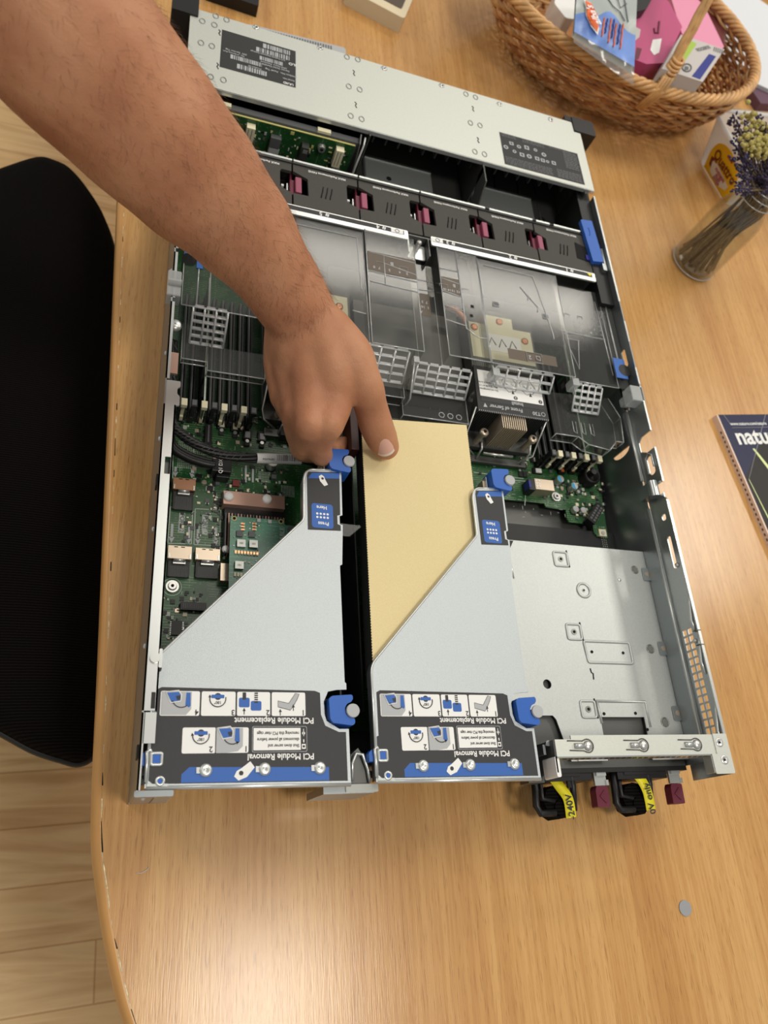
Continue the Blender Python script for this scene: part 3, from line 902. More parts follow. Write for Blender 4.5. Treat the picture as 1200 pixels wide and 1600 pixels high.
for u, v in ((0.13, 0.28), (0.05, 0.45), (0.22, 0.32), (0.32, 0.28), (0.43, 0.28), (0.15, 0.52), (0.24, 0.56), (0.33, 0.55), (0.43, 0.55), (0.50, 0.56), (0.56, 0.56), (0.64, 0.55), (0.53, 0.36)):
    p = lerp4(u, v)
    r_ = random.uniform(0.0020, 0.0034)
    lb.flat([(a, b, p.z) for a, b in (circ(p.x, p.y, r_, 12) if random.random() < 0.5 else rect(p.x, p.y, r_ * 1.7, r_ * 1.7))], 'ltgrey')
    lb.flat([(a, b, p.z + 0.0001) for a, b in rect(p.x, p.y, r_ * 0.7, r_ * 0.9, 0, 0.6)], 'mblack')
lb.build('safety_symbol_label', srv, label='black label with rows of grey safety symbols')
# ears at the front corners
e = MB()
e.prism(rnd([(-0.018, 0.7000), (0.0068, 0.7000), (0.0068, 0.7300), (-0.018, 0.7300)], 0.0015), 0.004, 0.090, 'black').build('front_ear', srv, bevel=0.001)
e = MB()
e.prism(rnd([(0.4270, 0.698), (0.4560, 0.698), (0.4560, 0.7215), (0.4270, 0.7215)], 0.0015), 0.004, 0.0895, 'black')
e.prism([(0.418, 0.7135), (0.428, 0.7135), (0.428, 0.7215), (0.418, 0.7215)], 0.004, 0.0885, 'black')
e.box(0.436, 0.450, 0.690, 0.698, 0.010, 0.030, 'brass')
e.build('front_ear', srv, bevel=0.001)
e = MB()
e.box(0.0065, 0.4265, 0.7080, 0.7120, 0.0, H - 0.002, 'mblack')
e.build('drive_front_panel', srv)
MB().box(0.0011, 0.016, 0.60, 0.70, 0.0014, H - 0.001, 'dark_steel').build('left_cage_side', srv)
# drive bays without backplane: dark walls and ribs
dv = MB()
dv.box(0.176, 0.1772, 0.602, 0.70, 0.0014, H - 0.001, 'dark_steel')
dv.box(0.300, 0.3012, 0.595, 0.70, 0.0014, H - 0.001, 'dark_steel')
dv.prism([(0.570, 0.030), (0.602, 0.076), (0.602, 0.0865), (0.580, 0.0865), (0.566, 0.060), (0.553, 0.010), (0.57, 0.010)], 0.3000, 0.3012, 'dark_steel', fr=YZ)
dv.box(0.424, 0.4252, 0.602, 0.70, 0.0014, H - 0.001, 'dark_steel')
for x0_, x1_ in ((0.178, 0.299), (0.302, 0.4235)):
    for k in range(9):
        x = x0_ + 0.006 + (x1_ - x0_ - 0.012) * k / 8
        dv.box(x, x + 0.0015, 0.615, 0.70, 0.070, 0.0815, 'mblack')
    dv.box(x0_, x1_, 0.628, 0.636, 0.0745, 0.0815, 'mblack')
    dv.box(x0_ + 0.001, x1_, 0.55, 0.70, 0.0014, 0.036, 'dark_steel')
    dv.box(x0_ + 0.008, x1_ - 0.035, 0.56, 0.634, 0.036, 0.0380, 'steel')
    dv.box(x0_ + 0.008, x0_ + 0.010, 0.56, 0.634, 0.038, 0.0395, 'steel2')
    dv.box(x0_ + 0.008, x1_ - 0.035, 0.631, 0.634, 0.038, 0.0395, 'steel2')
for x in (0.345, 0.375, 0.398):
    dv.tube([(x, 0.565, 0.0365), (x, 0.66, 0.0365)], 0.001, 'steel2')
dv.cyl((0.400, 0.606, 0.036), (0.400, 0.606, 0.0366), 0.004, 'hole').cyl((0.214, 0.608, 0.038), (0.214, 0.608, 0.0384), 0.0028, 'hole')
dv.build('drive_bay_partition', srv)

# fan cage frame
fc = MB()
fc.box(0.0012, 0.4215, 0.5455, 0.5475, 0.0014, 0.080, 'dark_steel')
fc.box(0.0012, 0.4215, 0.5470, 0.5482, 0.070, 0.0815, 'mblack')
segs = [0.012, 0.0993, 0.1628, 0.2263, 0.2898, 0.302, 0.3065, 0.3533, 0.3565, 0.370, 0.3750, 0.411]
for a, b_ in ((0.004, 0.0985), (0.1, 0.1620), (0.1636, 0.2255), (0.2271, 0.297), (0.3020, 0.3515), (0.3560, 0.3720), (0.3770, 0.4090)):
    fc.box(a, b_, 0.5458, 0.5480, 0.0800, 0.0820, 'rim')
fc.box(0.0012, 0.4215, 0.4895, 0.4910, 0.0014, 0.0785, 'dark_steel')
for x in (0.4170,):
    fc.box(x, x + 0.0012, 0.49, 0.546, 0.0014, 0.080, 'dark_steel')
fc.box(0.4175, 0.4335, 0.455, 0.612, 0.0014, 0.0800, 'black')
fc.box(0.0012, 0.0045, 0.48, 0.60, 0.0014, 0.082, 'black')
fc.tube([(0.4315, 0.50, 0.0815), (0.4315, 0.528, 0.0815)], 0.0016, 'rim').box(0.4265, 0.4312, 0.497, 0.506, 0.08, 0.084, 'steel2')
fc.build('fan_cage', srv)
st = MB()
def strip(x0_, x1_):
    st.prism(rnd([(x0_, 0.4795), (x1_, 0.4795), (x1_, 0.4905), (x0_, 0.4905)], 0.0014), 0.0805, 0.0822, 'rim')
    st.prism([(x0_ + 0.004, 0.4845), (x1_ - 0.004, 0.4845), (x1_ - 0.004, 0.4893), (x0_ + 0.004, 0.4893)], 0.0822, 0.0824, 'label')
strip(0.010, 0.2085)
strip(0.2320, 0.4150)
st.prism(rect(0.1975, 0.4868, 0.012, 0.0052), 0.0824, 0.0826, 'white').prism(rect(0.2385, 0.4868, 0.011, 0.0052), 0.0824, 0.0826, 'white')
st.tube([(0.1975 + 0.002 * cos(2 * pi * i / 12), 0.4868 + 0.002 * sin(2 * pi * i / 12), 0.0827) for i in range(12)], 0.0003, 'grey', n=5, closed=True)
st.tube([(0.2385 + 0.002 * cos(2 * pi * i / 12), 0.4868 + 0.002 * sin(2 * pi * i / 12), 0.0827) for i in range(12)], 0.0003, 'grey', n=5, closed=True)
for x, s_ in ((0.128, '5'), (0.1825, '4'), (0.2530, '3'), (0.3205, '2'), (0.3850, '1'), (0.064, '6')):
    st.text(s_, FLIP(x - 0.004, 0.4868, 0.0826), 0.0062, 'white')
    for k in range(4):
        a = k * pi / 2 + 0.5
        st.flat([(p_[0], p_[1], 0.0826) for p_ in circ(x + 0.002 + 0.0012 * cos(a), 0.4868 + 0.0012 * sin(a), 0.00085, 8)], 'white')
st.flat([(0.405, 0.4885, 0.0827), (0.4115, 0.4885, 0.0827), (0.4080, 0.4850, 0.0827)], 'yellow')
st.build('fan_number_strip', srv, label='steel strip numbered 1 to 5 beside the fans')
br = MB()
br.prism(rnd([(0.2110, 0.4690), (0.2290, 0.4690), (0.2300, 0.4860), (0.2120, 0.4870)], 0.002), 0.070, 0.0712, 'rim')
br.cyl((0.2200, 0.4805, 0.0712), (0.2200, 0.4805, 0.0800), 0.0026, 'screw').ball((0.2200, 0.4805, 0.0800), 0.0028, 'screw')
br.box(0.2090, 0.2102, 0.468, 0.489, 0.06, 0.079, 'steel2').box(0.2300, 0.2312, 0.468, 0.489, 0.06, 0.079, 'dark_steel')
br.build('centre_bracket', srv)

# ------------------------------------------------------------------ backplane board
bp = thing('drive_backplane', 'green circuit board standing behind the silver drive cage cover', 'circuit board', (0.09, 0.60, 0.002))
yb = 0.5965
MB().box(0.018, 0.1640, yb - 0.0016, yb, 0.002, 0.0755, 'pcb').box(0.018, 0.1640, yb - 0.0017, yb + 0.0001, 0.0755, 0.0761, 'pcb_edge').build('board', bp)
MB().box(0.018, 0.168, yb + 0.001, yb + 0.008, 0.02, 0.078, 'grey').box(0.033, 0.042, yb + 0.0012, yb + 0.006, 0.078, 0.0805, 'ivory').box(0.125, 0.138, yb + 0.0012, yb + 0.006, 0.078, 0.0805, 'ivory').build('drive_guide_frame', bp)
wc = MB().box(0.0585, 0.0665, yb - 0.0090, yb - 0.0017, 0.052, 0.0715, 'ivory').box(0.0600, 0.0606, yb - 0.0092, yb - 0.0089, 0.054, 0.07, 'grey').box(0.0633, 0.0639, yb - 0.0092, yb - 0.0089, 0.054, 0.07, 'grey').build('white_connector', bp, label='white connector near the arm', bevel=0.0004)
wc2 = MB().box(0.1460, 0.1540, yb - 0.0090, yb - 0.0017, 0.052, 0.0715, 'ivory').box(0.1478, 0.1484, yb - 0.0092, yb - 0.0089, 0.054, 0.07, 'grey').box(0.1508, 0.1514, yb - 0.0092, yb - 0.0089, 0.054, 0.07, 'grey').build('white_connector', bp, label='white connector at the board end', bevel=0.0004)
for x in (0.0595, 0.1475):
    MB().box(x, x + 0.0075, yb - 0.0100, yb - 0.0017, 0.036, 0.0515, 'grey').box(x + 0.006, x + 0.009, yb - 0.0100, yb - 0.0017, 0.034, 0.045, 'black').build('grey_connector', bp, bevel=0.0004)
MB().box(0.0825, 0.0925, yb - 0.0075, yb - 0.0017, 0.055, 0.066, 'grey').box(0.083, 0.093, yb - 0.0075, yb - 0.0017, 0.044, 0.0545, 'ltgrey').build('cable_socket', bp)
MB().box(0.1130, 0.1200, yb - 0.0100, yb - 0.0017, 0.046, 0.066, 'dark_steel').box(0.1145, 0.119, yb - 0.0102, yb - 0.009, 0.060, 0.064, 'rim').build('latched_plug', bp)
for x in (0.0475, 0.1325):
    MB().cyl((x, yb - 0.0017, 0.0655), (x, yb - 0.0060, 0.0655), 0.0042, 'screw', 0.0034).cyl((x, yb - 0.006, 0.0655), (x, yb - 0.0062, 0.0655), 0.0016, 'hole').build('screw', bp)
s_ = MB()
for i in range(150):
    x = random.uniform(0.03, 0.160); z = random.uniform(0.02, 0.071)
    s_.box(x, x + random.choice((0.0012, 0.002, 0.0035)), yb - 0.0024, yb - 0.0016, z, z + random.choice((0.0008, 0.0012, 0.003)), random.choice(('black', 'ltgrey', 'ivory', 'pcb_edge', 'grey')))
s_.build('small_components', bp, kind='stuff')
c_ = MB()
for x in (0.088, 0.104, 0.128, 0.136):
    c_.tube([(x, yb - 0.006, 0.045), (x + 0.002, yb - 0.014, 0.035), (x + 0.004, yb - 0.030, 0.02), (x + 0.004, yb - 0.045, 0.006)], 0.0022, 'black')
c_.tube([(0.116, yb - 0.006, 0.048), (0.116, yb - 0.013, 0.04), (0.119, yb - 0.022, 0.03), (0.121, yb - 0.044, 0.012)], 0.0026, 'black')
c_.tube([(0.117, yb - 0.006, 0.048), (0.119, yb - 0.012, 0.04), (0.124, yb - 0.022, 0.03), (0.127, yb - 0.044, 0.012)], 0.0018, 'grey')
c_.build('backplane_wiring', bp)
MB().tube([(0.172, 0.600, 0.084), (0.1715, 0.594, 0.080), (0.1675, 0.582, 0.052), (0.165, 0.575, 0.03), (0.165, 0.57, 0.003)], 0.0010, 'rim').prism([(0.575, 0.003), (0.602, 0.003), (0.602, 0.085), (0.594, 0.080), (0.582, 0.052)], 0.167, 0.1682, 'dark_steel', fr=YZ).build('end_bracket', bp)

# ------------------------------------------------------------------ fan modules
pitch = 0.0635; xs0 = 0.0358
def fan_module(k):
    x0_ = xs0 + pitch * k; x1_ = x0_ + pitch
    names = ['beneath the forearm', 'with the number 5 on its strip', 'with the number 4 on its strip', 'behind the centre bracket with number 3', 'with the number 2 on its strip', 'nearest the blue handle, number 1']
    t = thing('fan_module', 'charcoal cooling fan module ' + names[k], 'fan', ((x0_ + x1_) / 2, 0.518, 0.002), 'cooling fans in a row across the server')
    g = 0.0008; y0, y1 = 0.4925, 0.5448; zt = 0.0790
    top = [(x0_ + g, y0), (x1_ - g, y0), (x1_ - g, 0.5085), (x1_ - 0.0115, 0.5130), (x1_ - 0.0115, 0.5330), (x1_ - 0.0100, 0.5355), (x1_ - g, 0.5355), (x1_ - g, y1), (x0_ + g, y1), (x0_ + g, 0.5360), (x0_ + 0.0145, 0.5300), (x0_ + 0.0150, 0.5090), (x0_ + g, 0.5085)]
    if k == 5:
        top = [(x0_ + g, y0), (x1_ - g, y0), (x1_ - g, y1), (x0_ + g, y1), (x0_ + g, 0.5335), (x0_ + 0.0125, 0.5275), (x0_ + 0.0125, 0.5110), (x0_ + g, 0.5120)]
    MB().prism(top, zt - 0.003, zt, 'fan').build('top_shell', t)
    b = MB().box(x0_ + 0.002, x1_ - 0.002, y0 + 0.001, y1 - 0.001, 0.003, 0.060, 'black')
    b.build('fan_housing', t)
    l = MB().box(x0_ + 0.0030, x0_ + 0.0088, 0.5115, 0.5305, zt - 0.006, zt - 0.0005, 'rose').box(x0_ - 0.0015, x0_ + 0.0028, 0.5115, 0.5300, zt - 0.012, zt - 0.0045, 'maroon')
    l.box(x0_ - 0.001, x0_ + 0.001, 0.495, 0.54, zt - 0.012, zt - 0.006, 'maroon')
    l.build('release_latch', t, label='maroon squeeze latch', bevel=0.0006)
    cp = MB().box(x0_ - 0.0035, x0_ - 0.0024, 0.5150, 0.5280, zt - 0.02, zt - 0.008, 'rim').box(x0_ - 0.0085, x0_ - 0.0062, 0.5235, 0.5258, zt - 0.012, zt - 0.008, 'white')
    cp.build('metal_clip', t)
    v = MB()
    for i in range(3):
        x = (x0_ + x1_) / 2 - 0.0038 + 0.0042 * i
        v.tube([(x - 0.0012, 0.5105, zt + 0.0001), (x - 0.0006, 0.5140, zt + 0.0001), (x + 0.0004, 0.5185, zt + 0.0001), (x + 0.0012, 0.5245, zt + 0.0001)], 0.0006, 'hole', n=5)
    v.build('vent_slot', t)
    p = MB().text('MAX Performance FANS', FLIP((x0_ + x1_) / 2 + 0.0015, 0.5408, zt + 0.0003), 0.0036, 'white', squeeze=0.98)
    p.build('printed_caption', t, label='white caption MAX Performance FANS')
for k in range(6):
    fan_module(k)
bh = MB()
bh.prism(rnd(((0.4110, 0.5620), (0.4255, 0.5640), (0.4285, 0.5075), (0.4150, 0.5050)), 0.0015), 0.0800, 0.0845, 'blue')
bh.tube([(0.4185, 0.552, 0.0846), (0.4195, 0.546, 0.0846), (0.4180, 0.541, 0.0846)], 0.0007, 'blueprint', n=6)
bh.build('fan_cage_handle', srv, label='long blue release handle', bevel=0.0008)
MB().prism([(0.400, 0.5105), (0.4150, 0.5080), (0.4150, 0.5275), (0.401, 0.5320)], 0.0792, 0.0795, 'hole').box(0.4105, 0.4145, 0.5095, 0.516, 0.0795, 0.081, 'dblue').build('handle_pocket', srv)

# ================================================================== system board
ZB = 0.012
mb = thing('system_board', 'green printed system board lying in the server chassis', 'circuit board', (0.2, 0.3, 0.0014))
edge = [(0.0075, 0.045), (0.262, 0.045)]
eR = WP([(738, 776), (786, 780), (850, 786), (853, 792), (884, 796), (886, 810), (890, 816), (912, 818), (926, 820), (928, 832), (934, 838), (950, 841)], ZB)
poly = edge + [(p.x, p.y) for p in eR] + [(0.4265, 0.30), (0.4265, 0.478), (0.0075, 0.478)]
MB().prism(poly, ZB - 0.0017, ZB, 'pcb').build('board', mb)

def at(px, py, dz=0.0):
    return W(px, py, ZB + dz)
# silkscreen: port boxes, arrows, outlines
sk = MB(); zs = ZB + 0.00015
def sline(pts, wd=0.0003, m='silk', z=zs):
    for a, b in zip(pts[:-1], pts[1:]):
        a = Vector((a[0], a[1])); b = Vector((b[0], b[1])); t = (b - a).normalized(); n = Vector((-t.y, t.x)) * wd
        sk.flat([(*(a - n), z), (*(b - n), z), (*(b + n), z), (*(a + n), z)], m)
def pline(px, **k):
    sline([at(*p) for p in px], **k)
pline([(266, 792), (301, 794), (299, 850), (262, 849), (266, 792)]); pline([(305, 795), (345, 797), (343, 853), (303, 851), (305, 795)])
pline([(303, 680), (303, 745)]); pline([(270, 660), (270, 748)]); pline([(262, 640), (480, 660)]); pline([(243, 1015), (246, 925), (252, 905)])
pline([(745, 700), (836, 712)]); pline([(740, 738), (818, 748)]); pline([(795, 750), (822, 752), (820, 790)])
def arrow(px, py, m='silk', L=0.009, wd=0.0016):
    p = at(px, py)
    sk.flat([(p.x - wd * 0.6, p.y + L, zs), (p.x - wd * 0.6, p.y, zs), (p.x + wd * 0.6, p.y, zs), (p.x + wd * 0.6, p.y + L, zs)], 'ltgrey')
    sk.flat([(p.x - wd * 1.4, p.y + 0.0005, zs), (p.x, p.y - 0.0045, zs), (p.x + wd * 1.4, p.y + 0.0005, zs)], 'ltgrey')
for px, py in ((274, 738), (300, 740)): arrow(px, py, L=0.005)
for px, py in ((268, 840), (295, 842), (309, 843), (337, 845)): arrow(px, py, L=0.0115)
for (px, py, s_) in ((284, 817, 'PORT 2'), (320, 820, 'PORT 1')):
    p = at(px, py)
    sk.flat([(p.x - 0.0022, p.y - 0.0085, zs), (p.x + 0.0022, p.y - 0.0085, zs), (p.x + 0.0022, p.y + 0.0085, zs), (p.x - 0.0022, p.y + 0.0085, zs)], 'ltgrey')
    sk.text(s_, Matrix.Translation((p.x, p.y, zs + 0.0001)) @ Matrix.Rotation(-pi / 2, 4, 'Z'), 0.0048, 'pcb')
for px, py, r in ((269, 917, 0.0068),):
    p = at(px, py); sline([(p.x + r * cos(2 * pi * i / 24), p.y + r * sin(2 * pi * i / 24)) for i in range(25)], wd=0.0002)
for _ in range(90):
    x = random.uniform(0.02, 0.10); y = random.uniform(0.08, 0.28)
    l_ = random.uniform(0.0015, 0.005)
    if random.random() < 0.5: sline([(x, y), (x + l_, y)], wd=0.00015)
    else: sline([(x, y), (x, y + l_)], wd=0.00015)
for _ in range(60):
    x = random.uniform(0.285, 0.42); y = random.uniform(0.236, 0.285)
    l_ = random.uniform(0.001, 0.004)
    sline([(x, y), (x + l_, y)] if random.random() < 0.5 else [(x, y), (x, y + l_)], wd=0.00015)
sk.build('board_printing', mb, label='white board printing with PORT 1 and PORT 2')

# scattered small parts
stf = MB()
zones = [((282, 765), (345, 850), 60), ((300, 690), (352, 760), 60), ((370, 640), (450, 700), 75), ((385, 725), (450, 790), 60), ((255, 925), (320, 1000), 60), ((330, 740), (380, 800), 50), ((268, 655), (330, 690), 40),
         ((740, 710), (800, 760), 20), ((800, 715), (935, 740), 60), ((850, 752), (945, 782), 90), ((895, 785), (945, 812), 40), ((745, 745), (800, 770), 30), ((330, 800), (352, 900), 24)]
for a, b, n in zones:
    for _ in range(n):
        p = at(random.uniform(a[0], b[0]), random.uniform(a[1], b[1]))
        sz = random.choice(((0.0008, 0.0005), (0.0005, 0.0008), (0.0013, 0.0009), (0.0009, 0.0013), (0.0016, 0.0016)))
        m = random.choice(('black', 'grey', 'ivory', 'silk', 'copper', 'black', 'black', 'grey'))
        stf.box(p.x - sz[0], p.x + sz[0], p.y - sz[1], p.y + sz[1], ZB, ZB + random.uniform(0.0005, 0.0012), m)
        if random.random() < 0.15:
            stf.box(p.x - sz[0] * 1.3, p.x + sz[0] * 1.3, p.y - sz[1] * 0.5, p.y + sz[1] * 0.5, ZB, ZB + 0.0004, 'screw')
stf.build('small_components', mb, kind='stuff')
# solder-pad fields
pf = MB()
for (ax, ay, nx, ny, dx) in ((0.0185, 0.276, 9, 18, 0.0014), (0.030, 0.268, 6, 8, 0.0016), (0.084, 0.256, 8, 8, 0.0013), (0.103, 0.245, 9, 8, 0.0013), (0.4145, 0.236, 3, 16, 0.0022)):
    for i in range(nx):
        for j in range(ny):
            pf.flat([(a, b, zs) for a, b in circ(ax + i * dx, ay - j * dx, 0.00045, 6)], 'silk')
pf.build('solder_pads', mb, kind='stuff')

def part(name, b, label=None, bevel=0.0, parent=None):
    return b.build(name, parent or mb, label=label, bevel=bevel)

# mini serial-attached sockets
def sas(px0, px1, pyt, pym, pyb, shell='copper'):
    a = at(px0, pyt, 0.006); b = at(px1, pyt, 0.006); c = at(px0, pym, 0.006); d = at(px0, pyb, 0.003)
    x0_, x1_ = a.x, b.x; yt = a.y; ym = c.y; yb_ = d.y
    s = MB().prism([(x0_, ym), (x1_, ym), (x1_, yt), (x0_, yt)], ZB, ZB + 0.0065, shell)
    for u in (0.33, 0.62):
        x = x0_ + (x1_ - x0_) * u
        s.box(x - 0.0014, x + 0.0014, yt - 0.0013, yt - 0.0006, ZB + 0.0065, ZB + 0.0067, 'hole')
    for x in (x0_ + 0.0006, x1_ - 0.0016):
        s.box(x, x + 0.0010, ym + 0.0004, ym + 0.004, ZB + 0.0065, ZB + 0.0071, 'rim')
    o = part('cable_socket', s, bevel=0.0004)
    t = MB()
    w_ = x1_ - x0_
    t.tube([(x0_ + w_ * 0.25, ym - 0.0012, ZB + 0.0066), (x0_ + w_ * 0.75, ym - 0.0012, ZB + 0.0066)], 0.0011, 'screw').box(x0_ + w_ * 0.24, x0_ + w_ * 0.76, ym - 0.0036, ym - 0.001, ZB + 0.004, ZB + 0.0055, 'screw')
    part('latch_spring', t, parent=o)
    k = MB().box(x0_ + 0.0008, x1_ - 0.0008, yb_, ym - 0.0003, ZB, ZB + 0.0035, 'black')
    n = 17
    for i in range(n):
        x = x0_ + 0.0025 + (w_ - 0.005) * i / (n - 1)
        k.box(x - 0.00013, x + 0.00013, yb_ - 0.0006, ym - 0.005, ZB + 0.0035, ZB + 0.0038, 'grey')
    part('contact_block', k, parent=o)
sas(271, 306, 746, 764, 795, 'bronze')
sas(263, 300, 852, 872, 900)
sas(306, 344, 856, 874, 902)

# board screws
for px, py in ((269, 917), (868, 777)):
    p = at(px, py)
    part('board_screw', MB().cyl(p, p + Vector((0, 0, 0.0015)), 0.0048, 'screw').cyl(p + Vector((0, 0, 0.0015)), p + Vector((0, 0, 0.0030)), 0.0034, 'screw', 0.0028).cyl(p + Vector((0, 0, 0.0030)), p + Vector((0, 0, 0.0032)), 0.0013, 'hole', n=6))
# integrated circuits and headers
def chip(cx, cy, w_, h, t=0.0016, pins=6, m='black', name='chip', label=None):
    b = MB().box(cx - w_ / 2, cx + w_ / 2, cy - h / 2, cy + h / 2, ZB, ZB + t, m)
    for i in range(pins):
        y = cy - h / 2 + h * (i + 0.5) / pins
        for sgn in (-1, 1):
            b.box(cx + sgn * w_ / 2 - 0.0001, cx + sgn * (w_ / 2 + 0.0011), y - 0.0002, y + 0.0002, ZB, ZB + 0.0005, 'screw') if sgn > 0 else b.box(cx - w_ / 2 - 0.0011, cx - w_ / 2 + 0.0001, y - 0.0002, y + 0.0002, ZB, ZB + 0.0005, 'screw')
    part(name, b, label=label)
p = at(276, 982); chip(p.x, p.y, 0.0075, 0.0105, pins=8)
p = at(328, 764); chip(p.x, p.y, 0.0045, 0.0045, pins=4)
p = at(368, 757); chip(p.x, p.y, 0.0055, 0.0055, 0.0028, 0, 'redbrown', 'power_inductor')
p = at(427, 747); chip(p.x, p.y, 0.004, 0.004, 0.003, 0, 'grey', 'power_inductor')
b = MB(); a0 = at(282, 941, 0.003); a1 = at(322, 955, 0.003)
b.box(a0.x, a1.x, a1.y, a0.y, ZB, ZB + 0.0045, 'black')
for i in range(12):
    x = a0.x + 0.002 + i * (a1.x - a0.x - 0.004) / 11
    b.box(x - 0.0003, x + 0.0003, a1.y + 0.001, a0.y - 0.001, ZB + 0.0045, ZB + 0.0048, 'grey')
part('header_socket', b, label='black slotted header near the chip')
# long black slot and white jumpers near the memory
a0 = at(321, 664, 0.005); part('side_slot', MB().box(a0.x, a0.x + 0.0055, a0.y - 0.020, a0.y, ZB, ZB + 0.007, 'black').box(a0.x + 0.002, a0.x + 0.0032, a0.y - 0.017, a0.y - 0.001, ZB + 0.007, ZB + 0.0072, 'grey'))
for px, py, m in ((347, 662, 'ivory'), (368, 666, 'ivory'), (387, 679, 'ltgrey'), (410, 682, 'ltgrey')):
    p = at(px, py, 0.004)
    part('jumper_block', MB().box(p.x - 0.0036, p.x + 0.0036, p.y - 0.004, p.y + 0.0055, ZB, ZB + 0.0035, 'black').box(p.x - 0.0021, p.x + 0.0021, p.y - 0.0030, p.y + 0.0030, ZB + 0.0035, ZB + 0.0042, m).cyl((p.x, p.y - 0.0055, ZB), (p.x, p.y - 0.0055, ZB + 0.003), 0.0016, 'screw', n=10).box(p.x - 0.002, p.x + 0.002, p.y - 0.0095, p.y - 0.0065, ZB, ZB + 0.0022, 'mblack'), bevel=0.0003)
for px in (384, 395):
    a0 = at(px, 728); a1 = at(px - 1, 754)
    part('light_pipe', MB().box(a0.x - 0.0008, a0.x + 0.0008, a1.y, a0.y, ZB, ZB + 0.0008, 'ltgrey'))
def cap(px, py, r, h, topm='screw', body='screw', dz=None):
    p = at(px, py, h)
    b = MB().cyl((p.x, p.y, ZB), (p.x, p.y, ZB + h), r, body).cyl((p.x, p.y, ZB + h), (p.x, p.y, ZB + h + 0.0003), r * 0.92, 'screw')
    if topm == 'blue':
        b.flat([(p.x + r * 0.92 * cos(a), p.y + r * 0.92 * sin(a), ZB + h + 0.0004) for a in [pi * 0.6 + pi * i / 10 for i in range(11)]], 'cap_blue')
    elif topm == 'grey':
        b.flat([(p.x + r * 0.92 * cos(a), p.y + r * 0.92 * sin(a), ZB + h + 0.0004) for a in [pi * 0.1 + pi * i / 10 for i in range(11)]], 'ltgrey')
    b.cyl((p.x, p.y, ZB), (p.x, p.y, ZB + 0.0012), r * 1.12, 'black')
    part('capacitor', b)
cap(426, 722, 0.0042, 0.009, 'grey')
cap(876, 748, 0.0037, 0.009, 'blue'); cap(898, 759, 0.0037, 0.009, 'blue')
cap(900, 795, 0.0032, 0.006, 'grey'); cap(912, 797, 0.0032, 0.006, 'grey'); cap(904, 768, 0.0018, 0.004)
for px in (877, 893):
    p = at(px, 734, 0.003)
    part('choke', MB().box(p.x - 0.0036, p.x + 0.0036, p.y - 0.004, p.y + 0.004, ZB, ZB + 0.0045, 'black').box(p.x - 0.0014, p.x + 0.0018, p.y - 0.003, p.y + 0.0028, ZB + 0.0045, ZB + 0.005, 'orange'))
for px, py in ((838, 719), (841, 736)):
    p = at(px, py, 0.002)
    part('jumper_block', MB().box(p.x - 0.0058, p.x + 0.004, p.y - 0.0028, p.y + 0.0028, ZB, ZB + 0.002, 'black').box(p.x - 0.0032, p.x + 0.0030, p.y - 0.0022, p.y + 0.0022, ZB + 0.002, ZB + 0.0032, 'white'))
for px, py in ((816, 727), (817, 741)):
    p = at(px, py, 0.001)
    part('chip', MB().box(p.x - 0.0046, p.x - 0.0004, p.y - 0.0028, p.y + 0.0028, ZB, ZB + 0.0015, 'black').box(p.x + 0.0004, p.x + 0.0046, p.y - 0.0028, p.y + 0.0028, ZB, ZB + 0.0015, 'black'))
a0 = at(834, 748, 0.012); a1 = at(866, 768, 0.012)
u = MB().box(a0.x, a1.x, a1.y, a0.y, ZB, ZB + 0.013, 'copper').box(a0.x - 0.0065, a0.x, a1.y - 0.001, a0.y - 0.001, ZB, ZB + 0.0125, 'black').box(a0.x - 0.0066, a0.x - 0.0045, a1.y + 0.001, a0.y - 0.003, ZB + 0.004, ZB + 0.0130, 'dblue')
for i in range(2):
    for j in range(3):
        u.box(a0.x + 0.001 + i * 0.0028, a0.x + 0.0026 + i * 0.0028, a1.y + 0.002 + j * 0.0032, a1.y + 0.0036 + j * 0.0032, ZB + 0.013, ZB + 0.0133, 'white')
part('usb_socket', u, label='bronze shelled socket with blue insert', bevel=0.0003)
p = at(926, 742, 0.012)
part('battery_holder', MB().lathe((p.x, p.y, ZB), [(0.0092, 0.0), (0.0092, 0.010), (0.0084, 0.0125), (0.0070, 0.0125), (0.0066, 0.006), (0.0, 0.006)], 'black', 28).cyl((p.x, p.y + 0.002, ZB + 0.006), (p.x, p.y + 0.002, ZB + 0.015), 0.0028, 'black'))
p = at(930, 803, 0.008); R_ = Matrix.Rotation(radians(52), 3, 'Z')
b = MB().obox((p.x, p.y, ZB + 0.005), (0.024, 0.0085, 0.010), 'black', mtx=R_)
for i in range(6):
    for j in (-1, 1):
        q_ = Vector((p.x, p.y, ZB + 0.0101)) + R_ @ Vector((-0.0085 + i * 0.0034, j * 0.0019, 0))
        b.obox(q_, (0.0023, 0.0024, 0.0004), 'grey', mtx=R_)
part('power_header', b, label='black diagonal pin header', bevel=0.0003)
p = at(942, 833, 0.002); part('test_button', MB().box(p.x - 0.004, p.x + 0.004, p.y - 0.003, p.y + 0.004, ZB, ZB + 0.002, 'ivory').cyl((p.x, p.y, ZB + 0.002), (p.x, p.y, ZB + 0.0028), 0.002, 'ltgrey', n=12))

